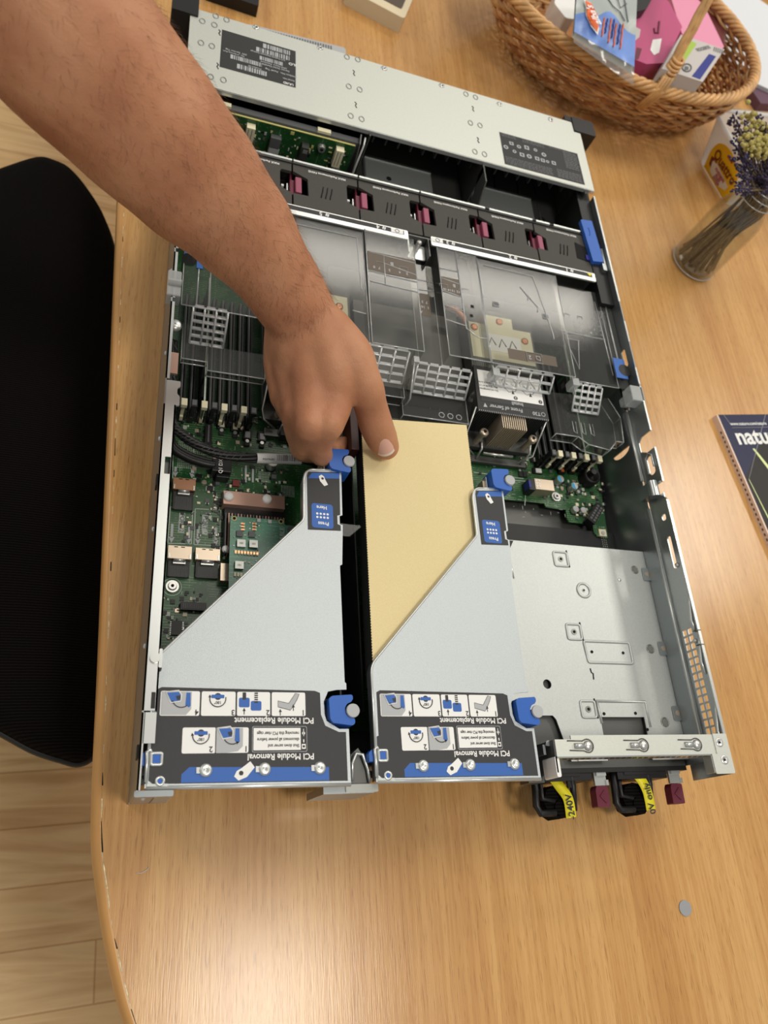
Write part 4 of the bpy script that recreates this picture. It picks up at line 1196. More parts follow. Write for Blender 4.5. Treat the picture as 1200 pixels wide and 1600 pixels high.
# pink bar heat sink with black fins
a0 = at(349, 768, 0.010); a1 = at(444, 778, 0.010)
hb = MB().box(a0.x, a1.x, a0.y - 0.0115, a0.y, ZB + 0.002, ZB + 0.012, 'pinkbar')
hb.box(a0.x + 0.002, a1.x + 0.0005, a0.y - 0.0215, a0.y - 0.0115, ZB, ZB + 0.006, 'black')
nn = 20
for i in range(nn):
    x = a0.x + 0.002 + (a1.x - a0.x - 0.003) * i / (nn - 1)
    hb.box(x, x + 0.0009, a0.y - 0.052, a0.y - 0.0185, ZB + 0.001, ZB + 0.0105, 'pinkbar' if i % 3 else 'grey')
hb.box(a0.x, a0.x + 0.0065, a0.y - 0.074, a0.y - 0.060, ZB, ZB + 0.008, 'copper')
o = part('controller_heat_sink', hb, label='pinkish bar heat sink with dark fins')
for px, py in ((357, 776), (417, 780)):
    p = at(px, py, 0.012)
    part('push_pin', MB().lathe((p.x, p.y, ZB + 0.012), [(0.0040, 0.0), (0.0040, 0.0012), (0.0030, 0.0026), (0.0, 0.0031)], 'white', 20), parent=o)
p = at(353, 857, 0.01); part('push_pin', MB().lathe((p.x, p.y, ZB + 0.008), [(0.0030, 0.0), (0.0030, 0.0012), (0.0022, 0.0026), (0.0, 0.0031)], 'white', 20), parent=o)

# memory sockets
def slots(x0_, x1_, n, y0, y1, lat, flare=0.0, lname='ivory'):
    for i in range(n):
        x = x0_ + (x1_ - x0_) * i / (n - 1)
        o = part('memory_socket', MB().box(x - 0.0021, x - 0.0008, y0, y1, ZB, ZB + 0.010, 'black').box(x + 0.0008, x + 0.0021, y0, y1, ZB, ZB + 0.010, 'black').box(x - 0.0021, x + 0.0021, y0 - 0.004, y0, ZB, ZB + 0.018, 'black').box(x - 0.0014, x - 0.0002, y0 + 0.005, y1, ZB + 0.010, ZB + 0.0106, 'grey').box(x - 0.0030, x + 0.0030, y0 - 0.0045, y0 - 0.001, ZB + 0.004, ZB + 0.0145, 'black'))
        m = 'ivory' if i % 2 == lat else 'black'
        y_ = y0 - 0.0005
        l = MB().box(x - 0.0014, x + 0.0014, y_ - 0.0045, y_, ZB + 0.012, ZB + 0.029, m).box(x - 0.0024, x + 0.0024, y_ - 0.0075, y_ - 0.0010, ZB + 0.0280, ZB + 0.0325, m).box(x - 0.0014, x + 0.0014, y_ - 0.0060, y_ - 0.002, ZB + 0.006, ZB + 0.0125, m)
        if m == 'black': l.box(x - 0.0018, x + 0.0018, y_ - 0.0065, y_ - 0.0015, ZB + 0.0325, ZB + 0.0328, 'grey')
        part('latch', l, label='ivory end latch' if m == 'ivory' else None, bevel=0.0004, parent=o)
slots(0.0180, 0.0730, 8, 0.2985, 0.420, 0)
slots(0.1650 + 0.078, 0.262, 3, 0.300, 0.420, 5)
slots(0.3545, 0.4055, 8, 0.2975, 0.420, 1)
part('memory_fill', MB().box(0.0135, 0.0150, 0.285, 0.42, ZB, ZB + 0.02, 'rim')) if False else None
# dark ducting between the processors
dk = MB().prism([(0.100, 0.287), (0.262, 0.287), (0.262, 0.335), (0.100, 0.335)], ZB + 0.002, ZB + 0.012, 'mblack')
for x in (0.170, 0.182, 0.194, 0.206, 0.218, 0.230):
    dk.prism(rnd(rect(x, 0.302, 0.007, 0.006), 0.0015), ZB + 0.012, ZB + 0.0122, 'hole')
dk.tube([(0.150, 0.318, ZB + 0.0125), (0.262, 0.318, ZB + 0.0125)], 0.0012, 'dark_steel').cyl((0.236, 0.322, ZB + 0.012), (0.236, 0.322, ZB + 0.0126), 0.0018, 'hole')
part('socket_cover_tray', dk, label='dark perforated tray between the processors')

# memory modules
def dimm(x, y0, y1, label):
    t = thing('memory_module', label, 'memory module', (x, (y0 + y1) / 2, ZB + 0.002), None)
    MB().prism([(y0 + 0.001, ZB + 0.002), (y1, ZB + 0.002), (y1, ZB + 0.031), (y0 + 0.0, ZB + 0.031), (y0 - 0.0, ZB + 0.012)], x - 0.0006, x + 0.0006, 'pcb', fr=YZ).box(x - 0.0007, x + 0.0007, y0, y1, ZB + 0.0308, ZB + 0.0313, 'silk').build('board', t)
    for k in range(6):
        y = y0 + 0.012 + k * 0.018
        MB().box(x - 0.0019, x - 0.0006, y, y + 0.0125, ZB + 0.012, ZB + 0.027, 'mblack').box(x - 0.00195, x - 0.0019, y + 0.003, y + 0.009, ZB + 0.016, ZB + 0.022, 'grey').build('memory_chip', t)
    pd = MB()
    for k in range(40):
        pd.box(x + 0.0006, x + 0.0010, y0 + 0.004 + k * 0.003, y0 + 0.0052 + k * 0.003, ZB + 0.020, ZB + 0.022, 'ivory')
    pd.build('gold_contacts', t)
dimm(0.3906, 0.292, 0.424, 'green memory module standing in a socket near the right chassis wall')
dimm(0.0337, 0.292, 0.424, 'thin memory module standing under the left end of the clear air baffle')

# ------------------------------------------------------------------ processor heat sinks
def heatsink(x0_, x1_, y0, label, full):
    zt = 0.0620
    t = thing('processor_heat_sink', label, 'heat sink', ((x0_ + x1_) / 2, y0 + 0.06, ZB + 0.001), 'processor heat sinks')
    y1 = y0 + 0.118
    nb = 34
    f = MB()
    for i in range(nb):
        x = x0_ + 0.001 + (x1_ - x0_ - 0.002) * i / (nb - 1)
        c0 = abs(x - (x0_ + x1_) / 2) < 0.0135
        f.box(x - 0.0003, x + 0.0003, y0 - (0.014 if c0 else 0.0), y1, 0.026, zt - 0.002, 'fin' if c0 else 'dark_steel')
    f.build('fin_stack', t)
    MB().prism([(x0_ + 0.002, y0 - 0.016), (x1_ - 0.002, y0 - 0.016), (x1_, y0), (x1_, y1), (x0_, y1), (x0_, y0)], 0.020, 0.026, 'dark_steel').build('base_plate', t)
    fr = MB().tube([(x0_ - 0.0005, y0 + 0.004, zt - 0.002), (x0_ - 0.001, y0 - 0.012, 0.034), (x0_ + 0.001, y0 - 0.019, 0.03), (x0_ + 0.012, y0 - 0.022, 0.022)], 0.0008, 'screw')
    fr.tube([(x1_ + 0.0005, y0 + 0.004, zt - 0.002), (x1_ + 0.001, y0 - 0.010, 0.036), (x1_ - 0.001, y0 - 0.020, 0.028), (x1_ - 0.012, y0 - 0.023, 0.022)], 0.0008, 'screw')
    fr.tube([(x0_ + 0.020, y0 - 0.022, 0.026), (x1_ - 0.022, y0 - 0.022, 0.026)], 0.0014, 'screw')
    fr.tube([(x0_ + 0.018, y0 - 0.010, 0.030), (x0_ + 0.0185, y0 - 0.018, 0.027), (x0_ + 0.016, y0 - 0.024, 0.018)], 0.0011, 'screw')
    fr.tube([(x1_ - 0.006, y0 - 0.009, 0.036), (x1_ - 0.005, y0 - 0.018, 0.030), (x1_ - 0.009, y0 - 0.024, 0.018)], 0.0011, 'screw')
    fr.box(x0_ + 0.004, x1_ - 0.004, y0 - 0.027, y0 - 0.020, 0.014, 0.018, 'dark_steel')
    fr.build('retention_clip', t)
    for x in (x0_ + 0.0135, x1_ - 0.0085):
        MB().cyl((x, y0 - 0.011, 0.018), (x, y0 - 0.011, 0.044), 0.0028, 'brass' if False else 'copper').lathe((x, y0 - 0.011, 0.044), [(0.0042, -0.002), (0.0042, 0.0006), (0.0034, 0.0016), (0.0, 0.0016)], 'copper', 18).cyl((x, y0 - 0.011, 0.0456), (x, y0 - 0.011, 0.0460), 0.0018, 'hole', n=6).build('captive_screw', t)
    p = MB()
    p.prism([(x0_, y0), (x1_, y0), (x1_ - 0.001, y0 + 0.048), (x0_ + 0.001, y0 + 0.048)], zt - 0.002, zt, 'mblack')
    for i in range(38):
        x = x0_ + 0.001 + (x1_ - x0_ - 0.002) * i / 37
        p.box(x - 0.0003, x + 0.0003, y0 - 0.0008, y0 + 0.0004, zt - 0.001, zt + 0.0001, 'ltgrey')
    zl_ = zt + 0.0002
    p.prism([(x0_ + 0.004, y0 + 0.0155), (x1_ - 0.003, y0 + 0.0155), (x1_ - 0.003, y0 + 0.044), (x0_ + 0.004, y0 + 0.044)], zt, zl_, 'white')
    p.prism([(x0_ + 0.004, y0 + 0.0100), (x1_ - 0.003, y0 + 0.0100), (x1_ - 0.003, y0 + 0.0150), (x0_ + 0.004, y0 + 0.0150)], zt, zl_, 'label')
    xm = (x0_ + x1_) / 2
    p.text('Install', FLIP(xm + 0.005, y0 + 0.0125, zl_ + 0.0001), 0.0052, 'ltgrey')
    p.text('Front of Server', FLIP(xm - 0.0075, y0 + 0.0058, zl_), 0.0054, 'ltgrey')
    p.flat([(x0_ + 0.0055, y0 + 0.0038, zl_), (x0_ + 0.0095, y0 + 0.0038, zl_), (x0_ + 0.0075, y0 + 0.0082, zl_)], 'ltgrey')
    p.text('T30', FLIP(x1_ - 0.0125, y0 + 0.0050, zl_), 0.0052, 'ltgrey')
    p.tube([(x1_ - 0.0055 + 0.002 * cos(2 * pi * i / 12), y0 + 0.0050 + 0.002 * sin(2 * pi * i / 12), zl_) for i in range(12)], 0.0004, 'ltgrey', n=5, closed=True)
    for i, s_ in enumerate(('Torque to 8-12 in-lbs', 'Max 12 in-lb or 1.3', 'Do not overtighten')):
        p.text(s_, FLIP(x0_ + 0.0135, y0 + 0.0305 - i * 0.0036, zl_ + 0.0001), 0.0024, 'label')
    for cx, s_ in ((xm + 0.004, '2'), (x1_ - 0.0062, '1')):
        p.flat([(a, b, zl_ + 0.0001) for a, b in circ(cx, y0 + 0.0185, 0.0021, 14)], 'label')
        p.text(s_, FLIP(cx, y0 + 0.0185, zl_ + 0.0002), 0.003, 'white')
    for cx in (xm + 0.0, xm + 0.0185):
        p.tube([(cx - 0.008, y0 + 0.036, zl_), (cx - 0.004, y0 + 0.040, zl_), (cx + 0.004, y0 + 0.039, zl_), (cx + 0.008, y0 + 0.032, zl_), (cx + 0.005, y0 + 0.026, zl_), (cx - 0.002, y0 + 0.024, zl_), (cx - 0.007, y0 + 0.029, zl_)], 0.0003, 'grey', n=5, closed=True)
        p.tube([(cx - 0.004, y0 + 0.033, zl_), (cx + 0.001, y0 + 0.030, zl_), (cx + 0.004, y0 + 0.033, zl_)], 0.0004, 'label', n=5)
        p.flat([(cx + 0.0005, y0 + 0.0225, zl_ + 0.0001), (cx + 0.0035, y0 + 0.0225, zl_ + 0.0001), (cx + 0.002, y0 + 0.027, zl_ + 0.0001)], 'label')
    p.build('instruction_plate', t, label='black plate with white installation drawings')
    q = MB()
    q.prism([(x0_ + 0.001, y0 + 0.050), (x1_ - 0.001, y0 + 0.050), (x1_ - 0.001, y1), (x0_ + 0.001, y1)], 0.057, 0.060, 'dark_steel')
    ql = 0.0601
    q.prism([(x0_ + 0.003, y0 + 0.060), (x1_ + 0.001 - 0.004, y0 + 0.060), (x1_ - 0.003, y0 + 0.100), (x1_ - 0.022, y0 + 0.100), (x1_ - 0.022, y0 + 0.112), (x0_ + 0.020, y0 + 0.112), (x0_ + 0.020, y0 + 0.100), (x0_ + 0.003, y0 + 0.100)], ql, ql + 0.0006, 'ivory')
    q.prism([(x0_ + 0.015, y0 + 0.070), (x1_ - 0.016, y0 + 0.070), (x1_ - 0.016, y0 + 0.090), (x0_ + 0.015, y0 + 0.090)], ql + 0.0006, ql + 0.0008, 'white')
    for i in range(3):
        q.tube([(x0_ + 0.021 + i * 0.011, y0 + 0.075, ql + 0.0008), (x0_ + 0.025 + i * 0.011, y0 + 0.085, ql + 0.0008), (x0_ + 0.029 + i * 0.011, y0 + 0.077, ql + 0.0008)], 0.0006, 'grey', n=5)
    for cx, cy in ((x0_ + 0.008, y0 + 0.094), (x1_ - 0.011, y0 + 0.088), (xm, y0 + 0.106)):
        q.lathe((cx, cy, ql + 0.0006), [(0.0038, 0), (0.0034, 0.0012), (0.0018, 0.0016), (0.0, 0.001)], 'brass', 18)
    q.build('upper_plate', t, label='beige plate with copper coloured screws')
    return t
heatsink(0.2700, 0.3425, 0.3155, 'processor heat sink beside the tan sheet with its Install label in view', True)
heatsink(0.0830, 0.1555, 0.3155, 'processor heat sink mostly hidden under the hand', False)

# ------------------------------------------------------------------ plug-in daughter board
db = thing('daughter_board', 'small teal circuit board lying half under the left riser cage', 'circuit board', (0.09, 0.19, 0.02))
zd = 0.030
q = WP([(360, 806), (442, 812), (450, 824), (480, 826)], zd)
xa, xb, yt = q[0].x, 0.118, q[0].y
MB().prism([(xa, 0.110), (xb, 0.110), (xb, yt - 0.004), (q[1].x + 0.002, yt - 0.004), (q[1].x, yt), (xa, yt)], zd - 0.0016, zd, 'pcb2', 'pcb').build('board', db)
for px, py in ((366, 810), (439, 815)):
    p = W(px, py, zd); MB().cyl(p, p + Vector((0, 0, 0.0002)), 0.0020, 'pcb_edge').cyl(p, p + Vector((0, 0, 0.0004)), 0.0012, 'hole').build('mounting_hole', db)
for px, py in ((374, 835), (393, 836)):
    p = W(px, py, zd); MB().box(p.x - 0.0024, p.x + 0.0024, p.y - 0.0024, p.y + 0.0024, zd, zd + 0.002, 'grey').build('chip', db)
for px, py in ((376, 851), (395, 852), (373, 885)):
    p = W(px, py, zd); MB().box(p.x - 0.0032, p.x + 0.0032, p.y - 0.0030, p.y + 0.0030, zd, zd + 0.0032, 'dimple').text('101', FLIP(p.x, p.y, zd + 0.0033), 0.0022, 'black').build('power_inductor', db)
for k in range(8):
    p = W(368 + 4.8 * k, 863 + 0.4 * k, zd); MB().box(p.x - 0.0008, p.x + 0.0008, p.y - 0.0016, p.y + 0.0016, zd, zd + 0.0012, 'ivory').box(p.x - 0.0008, p.x + 0.0008, p.y - 0.0008, p.y + 0.0008, zd, zd + 0.0013, 'brass').build('ceramic_capacitor', db)
for px in (379, 397):
    for k in range(3):
        p = W(px, 819 + 4.6 * k, zd); MB().box(p.x - 0.0017, p.x + 0.0017, p.y - 0.0007, p.y + 0.0007, zd, zd + 0.0012, 'ivory').box(p.x - 0.0009, p.x + 0.0009, p.y - 0.0007, p.y + 0.0007, zd, zd + 0.0013, 'brass').build('ceramic_capacitor', db)
for k in range(3):
    p = W(367 + 4.8 * k, 898 + 0.4 * k, zd); MB().box(p.x - 0.0008, p.x + 0.0008, p.y - 0.0016, p.y + 0.0016, zd, zd + 0.0012, 'ivory').build('ceramic_capacitor', db)
b = MB()
for _ in range(70):
    p = W(random.uniform(364, 440), random.uniform(815, 905), zd)
    if p.x > 0.082 and random.random() < 0.8: continue
    b.box(p.x - 0.0005, p.x + 0.0005, p.y - 0.0004, p.y + 0.0004, zd, zd + 0.0007, random.choice(('ltgrey', 'black', 'ivory', 'white')))
for px, py in ((404, 814), (421, 816)):
    p = W(px, py, zd); b.box(p.x - 0.0014, p.x + 0.0014, p.y - 0.0014, p.y + 0.0014, zd, zd + 0.0015, 'ltgrey')
b.build('small_components', db, kind='stuff')
p = W(447, 838, zd)
MB().text('CABLE', Matrix.Translation((p.x - 0.003, p.y, zd + 0.0003)) @ Matrix.Rotation(pi / 2, 4, 'Z'), 0.005, 'silk').build('board_printing', db)
p = W(455, 828, zd); MB().box(p.x - 0.003, p.x + 0.006, p.y - 0.022, p.y + 0.001, zd, zd + 0.004, 'grey').build('edge_connector', db)

# ------------------------------------------------------------------ cables
cb = thing('cable_bundle', 'black braided cable with a white barcode sleeve crossing the green board', 'cable', (0.07, 0.28, 0.012))
path = [D(268, 560, 0.64), W(264, 620, 0.055), W(268, 655, 0.050), W(288, 682, 0.047), W(318, 700, 0.045), W(355, 712, 0.042), W(401, 716, 0.040)]
path[0] = Vector((0.006, 0.345, 0.050)); path[1] = Vector((0.0065, 0.31, 0.052))
cc = catmull(path, 10)
c = MB()
for k in range(5):
    P_ = []
    for i, p in enumerate(cc):
        a = 2 * pi * k / 5 + i * 0.10
        t = (cc[min(i + 1, len(cc) - 1)] - cc[max(i - 1, 0)]).normalized()
        u_ = t.cross(Vector((0, 0, 1))).normalized(); v_ = u_.cross(t)
        P_.append(p + (u_ * cos(a) + v_ * sin(a)) * 0.0023)
    c.tube(P_, 0.0017, 'black' if k else 'mblack', n=7)
for k in range(26):
    i = int(k * (len(cc) - 6) / 26) + 2
    t = (cc[i + 1] - cc[i]).normalized(); u_ = t.cross(Vector((0, 0, 1))).normalized(); v_ = u_.cross(t)
    for sg in (-1, 1):
        c.tube([cc[i] + (u_ * cos(a * sg) + v_ * sin(a * sg)) * 0.0042 + t * (a - 1.2) * 0.004 for a in [0.2 + 0.35 * j for j in range(8)]], 0.00022, 'dark_steel', n=4)
c.build('braided_sleeve', cb)
s0 = W(401, 716, 0.040); s1 = W(470, 718, 0.040)
sl = MB().cyl(s0, s1, 0.0041, 'white', n=24)
d_ = (s1 - s0)
for i in range(22):
    t0 = 0.43 + i * 0.0235
    wdt = random.choice((0.006, 0.010, 0.014))
    a_ = s0 + d_ * t0; b_ = s0 + d_ * (t0 + wdt)
    n_l = Vector((-d_.y, d_.x, 0)).normalized()
    for (a0_, a1_) in ((72, 106), (106, 140),):
        v = []
        for P2 in (a_, b_):
            for an in (a0_, a1_):
                v.append(P2 + (n_l * -cos(radians(an)) * -1 + Vector((0, 0, 1)) * sin(radians(an))) * 0.00450)
        sl.flat([v[0], v[1], v[3], v[2]], 'label')
sl.text('P02574-001', Matrix.Translation(s0 + d_ * 0.25 + Vector((0, -0.0026, 0.0034))) @ Matrix.Rotation(math.atan2(d_.y, d_.x), 4, 'Z') @ Matrix.Rotation(0.6, 4, 'X'), 0.0020, 'label')
sl.build('barcode_sleeve', cb, label='white sleeve with a barcode')
MB().tube([s1 - d_ * 0.01, s1 + Vector((0.012, 0.0, -0.004)), s1 + Vector((0.022, -0.004, -0.016))], 0.0028, 'black').build('cable_tail', cb)
c2 = thing('power_cable', 'flat black cable ending in a black plug marked with white writing', 'cable', (0.04, 0.26, 0.012))
P_ = catmull([Vector((0.005, 0.325, 0.030)), W(264, 665, 0.030), W(268, 697, 0.028), W(290, 714, 0.026), W(318, 724, 0.025), W(335, 727, 0.024)], 8)
MB().tube(P_, 0.0036, 'black', n=10).tube([p + Vector((0.001, 0.004, -0.002)) for p in P_[:-3]], 0.003, 'black', n=8).build('jacket', c2)
a0 = W(332, 716, 0.026); a1 = W(362, 738, 0.026)
pg_ = MB().box(a0.x, a1.x, a1.y, a0.y, ZB + 0.0005, 0.026, 'black').box(a0.x + 0.004, a1.x - 0.001, a1.y - 0.003, a1.y, ZB + 0.0005, 0.022, 'black')
pg_.text('Q1 DXP', Matrix.Translation(((a0.x + a1.x) / 2 - 0.001, (a0.y + a1.y) / 2, 0.0262)) @ Matrix.Rotation(pi / 2, 4, 'Z'), 0.0042, 'white')
pg_.build('plug', c2, bevel=0.0005)

# ================================================================== riser cages
def riser(x0_, sx, label, which):
    zt = 0.0840
    t = thing('riser_cage', label, 'riser cage', (x0_ + 0.06, 0.09, 0.02), 'expansion riser cages')
    X = lambda u: x0_ + u * sx           # u in metres from the left edge
    body = [(0.0000, 0.0022), (0.1243, 0.0010), (0.1243, 0.0345), (0.1178, 0.0345), (0.1095, 0.0395), (0.1080, 0.0445), (0.1080, 0.0520), (0.1110, 0.0585), (0.1170, 0.0597), (0.1238, 0.0600), (0.1238, 0.0640), (0.1228, 0.0650),
            (0.1228, 0.1480), (0.1245, 0.1490), (0.1262, 0.1800), (0.1240, 0.1805), (0.1240, 0.1870), (0.1262, 0.1880), (0.1268, 0.2254), (0.1030, 0.2235), (0.0990, 0.2205), (0.0975, 0.2150), (0.0970, 0.1815), (0.0020, 0.0790), (0.0000, 0.0734)]
    B = [(X(u), v) for u, v in body]
    m = MB()
    m.prism(B, zt - 0.0012, zt, 'zinc', 'rim')
    # folded skirt below the outline
    edge_ = B[-7:] + [B[0]]
    for i in range(len(edge_) - 1):
        a, b = edge_[i], edge_[i + 1]
        m.flat([(a[0], a[1], zt - 0.0005), (b[0], b[1], zt - 0.0005), (b[0], b[1], zt - 0.010), (a[0], a[1], zt - 0.010)], 'steel_in')
    m.tube([(p[0], p[1], zt - 0.0004) for p in rnd(edge_, [0, 0.002, 0.002, 0.002, 0.003, 0.002, 0.003, 0])], 0.0009, 'rim', n=8)
    m.tube([(B[0][0], B[0][1] - 0.0007, zt - 0.0006), (B[1][0], B[1][1] - 0.0007, zt - 0.0006)], 0.0013, 'rim', n=8)
    m.flat([(B[0][0], B[0][1], zt), (B[1][0], B[1][1], zt), (B[1][0], B[1][1] + 0.012, 0.035), (B[0][0], B[0][1] + 0.012, 0.035)][::-1], 'dark_steel')
    m.flat([(X(0.1230), 0.0650, zt - 0.001), (X(0.1230), 0.2250, zt - 0.001), (X(0.1230), 0.2250, zt - 0.0075), (X(0.1230), 0.0650, zt - 0.0075)], 'steel2')
    m.build('cage_plate', t, label='brushed zinc cage plate')
    MB().box(X(0.1120), X(0.1135), 0.068, 0.205, 0.020, zt - 0.006, 'pcb').build('riser_board', t)
    zl = zt + 0.0002
    # large instruction label
    l = MB()
    L = [(0.0035, 0.0035), (0.1222, 0.0025), (0.1222, 0.0325), (0.1175, 0.0325), (0.1085, 0.0365), (0.1058, 0.0435), (0.1055, 0.0575), (0.1020, 0.0588), (0.0055, 0.0598), (0.0028, 0.0585), (0.0026, 0.0300), (0.0012, 0.0296), (0.0010, 0.0055)]
    l.prism([(X(u), v) for u, v in L], zt, zl, 'label')
    l.prism([(X(u), v) for u, v in [(0.0195, 0.0038), (0.1100, 0.0030), (0.1100, 0.0110), (0.0240, 0.0125), (0.0195, 0.0085)]], zl, zl + 0.0001, 'blueprint')
    z2 = zl + 0.0001; z3 = zl + 0.0002; z4 = zl + 0.0003
    def pan(u0, u1, v0, v1, m_='white', z=z2, r=0.0012):
        l.flat([(X(a), b, z) for a, b in rnd([(u0, v0), (u1, v0), (u1, v1), (u0, v1)], r)], m_)
    def tx(s_, u, v, size, m_='white', z=z2, al='CENTER', sq=0.95):
        l.text(s_, FLIP(X(u), v, z), size, m_, al, squeeze=sq)
    # row one: replacement steps 4 3 2 1
    vt, vb = 0.0575, 0.0425
    for u0, u1, n in ((0.0050, 0.0285, '4'), (0.0295, 0.0505, '3'), (0.0515, 0.0725, '2'), (0.0735, 0.0955, '1')):
        pan(u0, u1, vb, vt)
        tx(n, u0 + (u1 - u0) * 0.93, vb + 0.0022, 0.0048, 'label', z3)
    l.flat([(X(a), b, z3) for a, b in [(0.0055, vb + 0.0004), (0.0055, vt - 0.0004), (0.0235, vt - 0.0004), (0.0235, vb + 0.004), (0.0205, vb + 0.0005)]], 'ltgrey')
    def knob(u, v, s=1.0, ang=0.0):
        pts = [(-0.0058, 0.0028), (0.0010, 0.0034), (0.0024, 0.0015), (0.0022, -0.0018), (-0.0030, -0.0026)]
        R2 = lambda p: (X(u + (p[0] * cos(ang) - p[1] * sin(ang)) * s), v + (p[0] * sin(ang) + p[1] * cos(ang)) * s)
        l.flat([(*R2(p), z4) for p in pts], 'blueprint')
        l.tube([(*R2((p[0] * 1.15, p[1] * 1.25)), z4) for p in pts], 0.0004, 'white', n=4, closed=True)
        l.flat([(*R2(p), z4 + 0.0001) for p in [(-0.0005, 0.0008), (0.0022, 0.0014), (0.0026, -0.001), (0.0005, -0.0016)]], 'label')
    def bar(u, v, m_='blueprint'):
        l.flat([(X(a), b, z4) for a, b in [(u - 0.0012, v + 0.0045), (u + 0.0012, v + 0.0045), (u + 0.0016, v - 0.0035), (u + 0.0006, v - 0.0045), (u - 0.0016, v - 0.0030)]], m_)
    def curve(cx, cy, r, a0, a1, head=True):
        P = [(X(cx + r * cos(a0 + (a1 - a0) * i / 10)), cy + r * sin(a0 + (a1 - a0) * i / 10), z4) for i in range(11)]
        l.tube(P, 0.00035, 'label', n=4)
        if head:
            e_ = Vector(P[-1]); d__ = (Vector(P[-1]) - Vector(P[-2])).normalized(); n__ = Vector((-d__.y, d__.x, 0))
            l.flat([e_ + d__ * 0.0018, e_ + n__ * 0.0010, e_ - n__ * 0.0010], 'label')
    knob(0.0145, 0.0535); bar(0.0215, 0.0520); curve(0.0175, 0.0530, 0.0055, -0.9, -2.6)
    for (cu, cv) in ((0.0395, 0.0525), (0.0300, 0.0303)):
        pan(cu - 0.0040, cu + 0.0040, cv + 0.0008, cv + 0.0030, 'blueprint', z3, 0.0006)
        l.flat([(X(a), b, z3 - 0.00003) for a, b in circ(cu, cv + 0.0019, 0.0022, 12)], 'label')
        curve(cu, cv + 0.0005, 0.0050, 0.2, -3.3 if cu > 0.035 else -3.1)
        tx('180\u00b0', cu, cv - 0.0018, 0.0026, 'label', z3)
    for uu, vv_ in ((0.0560, 0.0510), (0.0635, 0.0490)):
        pan(uu - 0.0034, uu + 0.0034, vv_ - 0.0032, vv_ + 0.0028, 'blueprint', z3, 0.0012)
        pan(uu - 0.0011, uu + 0.0011, vv_ + 0.0016, vt - 0.0004, 'label', z4, 0.0)
    for k in range(4):
        l.flat([(X(a), b, z4 + 0.0001) for a, b in rect(0.0635, 0.0520 + k * 0.0013, 0.0026, 0.0004)], 'white')
    for uu, vv_ in ((0.0560, 0.0455), (0.0790, 0.0450), (0.0875, 0.0480)):
        l.flat([(X(uu - 0.0010), vv_, z4), (X(uu + 0.0010), vv_, z4), (X(uu), vv_ + 0.0020, z4)], 'label'); l.flat([(X(a), b, z4) for a, b in rect(uu, vv_ - 0.0010, 0.0005, 0.0024)], 'label')
    l.flat([(X(a), b, z3) for a, b in [(0.0775, 0.0520), (0.0845, 0.0505), (0.0890, 0.0570), (0.0915, 0.0565), (0.0900, 0.0530), (0.0870, 0.0480), (0.0855, 0.0462), (0.0775, 0.0482)]], 'ltgrey')
    l.tube([(X(a), b, z3) for a, b in [(0.0775, 0.0520), (0.0845, 0.0505), (0.0890, 0.0570), (0.0915, 0.0565), (0.0900, 0.0530), (0.0870, 0.0480), (0.0855, 0.0462), (0.0775, 0.0482)]], 0.00018, 'label', n=4, closed=True)
    tx('PCI Module Replacement', 0.0755, 0.0398, 0.0052)
    # row two
    vt, vb = 0.0355, 0.0203
    pan(0.0190, 0.0390, vb, vt); pan(0.0390, 0.0590, vb, vt)
    l.flat([(X(a), b, z3) for a, b in [(0.0394, vb), (0.0394, vt - 0.0004), (0.0555, vt - 0.0004), (0.0555, vb + 0.004), (0.0525, vb + 0.001), (0.0450, vb)]], 'ltgrey')
    l.flat([(X(a), b, z4) for a, b in rect(0.0390, (vt + vb) / 2, 0.0005, vt - vb)], 'label')
    tx('2', 0.0362, vb + 0.0024, 0.0048, 'label', z3); tx('1', 0.0575, vb + 0.0024, 0.0048, 'label', z3)
    knob(0.0465, 0.0318); bar(0.0520, 0.0305); curve(0.0490, 0.0310, 0.0055, -2.6, -1.1)
    # warning box
    pan(0.0612, 0.0962, 0.0205, 0.0362, 'ltgrey', z2); pan(0.0615, 0.0959, 0.0208, 0.0359, 'label', z3)
    pan(0.0620, 0.0920, 0.0216, 0.0351, 'white', z4, 0.0002)
    for i, s_ in enumerate(('Shut down server and', 'disconnect all power before', 'removing this PCI riser cage')):
        l.text(s_, FLIP(X(0.0910), 0.0243 + i * 0.0038, z4 + 0.0001), 0.0028, 'label', 'LEFT', squeeze=(0.80, 0.84, 0.84)[i] * sx)
    pan(0.0927, 0.0952, 0.0222, 0.0252, 'white', z4, 0.0003); l.flat([(X(a), b, z4 + 0.0001) for a, b in circ(0.09395, 0.0237, 0.0008, 10)], 'label')
    pan(0.09360, 0.09430, 0.0262, 0.0280, 'white', z4, 0.0)
    l.flat([(X(a), b, z4) for a, b in circ(0.09395, 0.0318, 0.0010, 10)], 'white'); pan(0.09375, 0.09415, 0.0300, 0.0345, 'white', z4, 0.0)
    tx('PCI Module Removal', 0.0795, 0.0178, 0.0052)
    # hand pictogram
    def hand(u, v, s, a):
        R2 = lambda p: (X(u + (p[0] * cos(a) - p[1] * sin(a)) * s), v + (p[0] * sin(a) + p[1] * cos(a)) * s)
        l.flat([(*R2(p), z4) for p in [(-0.004, -0.0055), (-0.0005, -0.0065), (0.0032, -0.0025), (0.0050, 0.0045), (0.0010, 0.0065), (-0.0022, 0.0005), (-0.0040, -0.0020)]], 'white')
        l.flat([(*R2(p), z4 + 0.0001) for p in circ(-0.0010, -0.0020, 0.0014, 10)], 'label')
    hand(0.0565, 0.0098, 1.0, -0.45)
    L1 = l; l = MB()
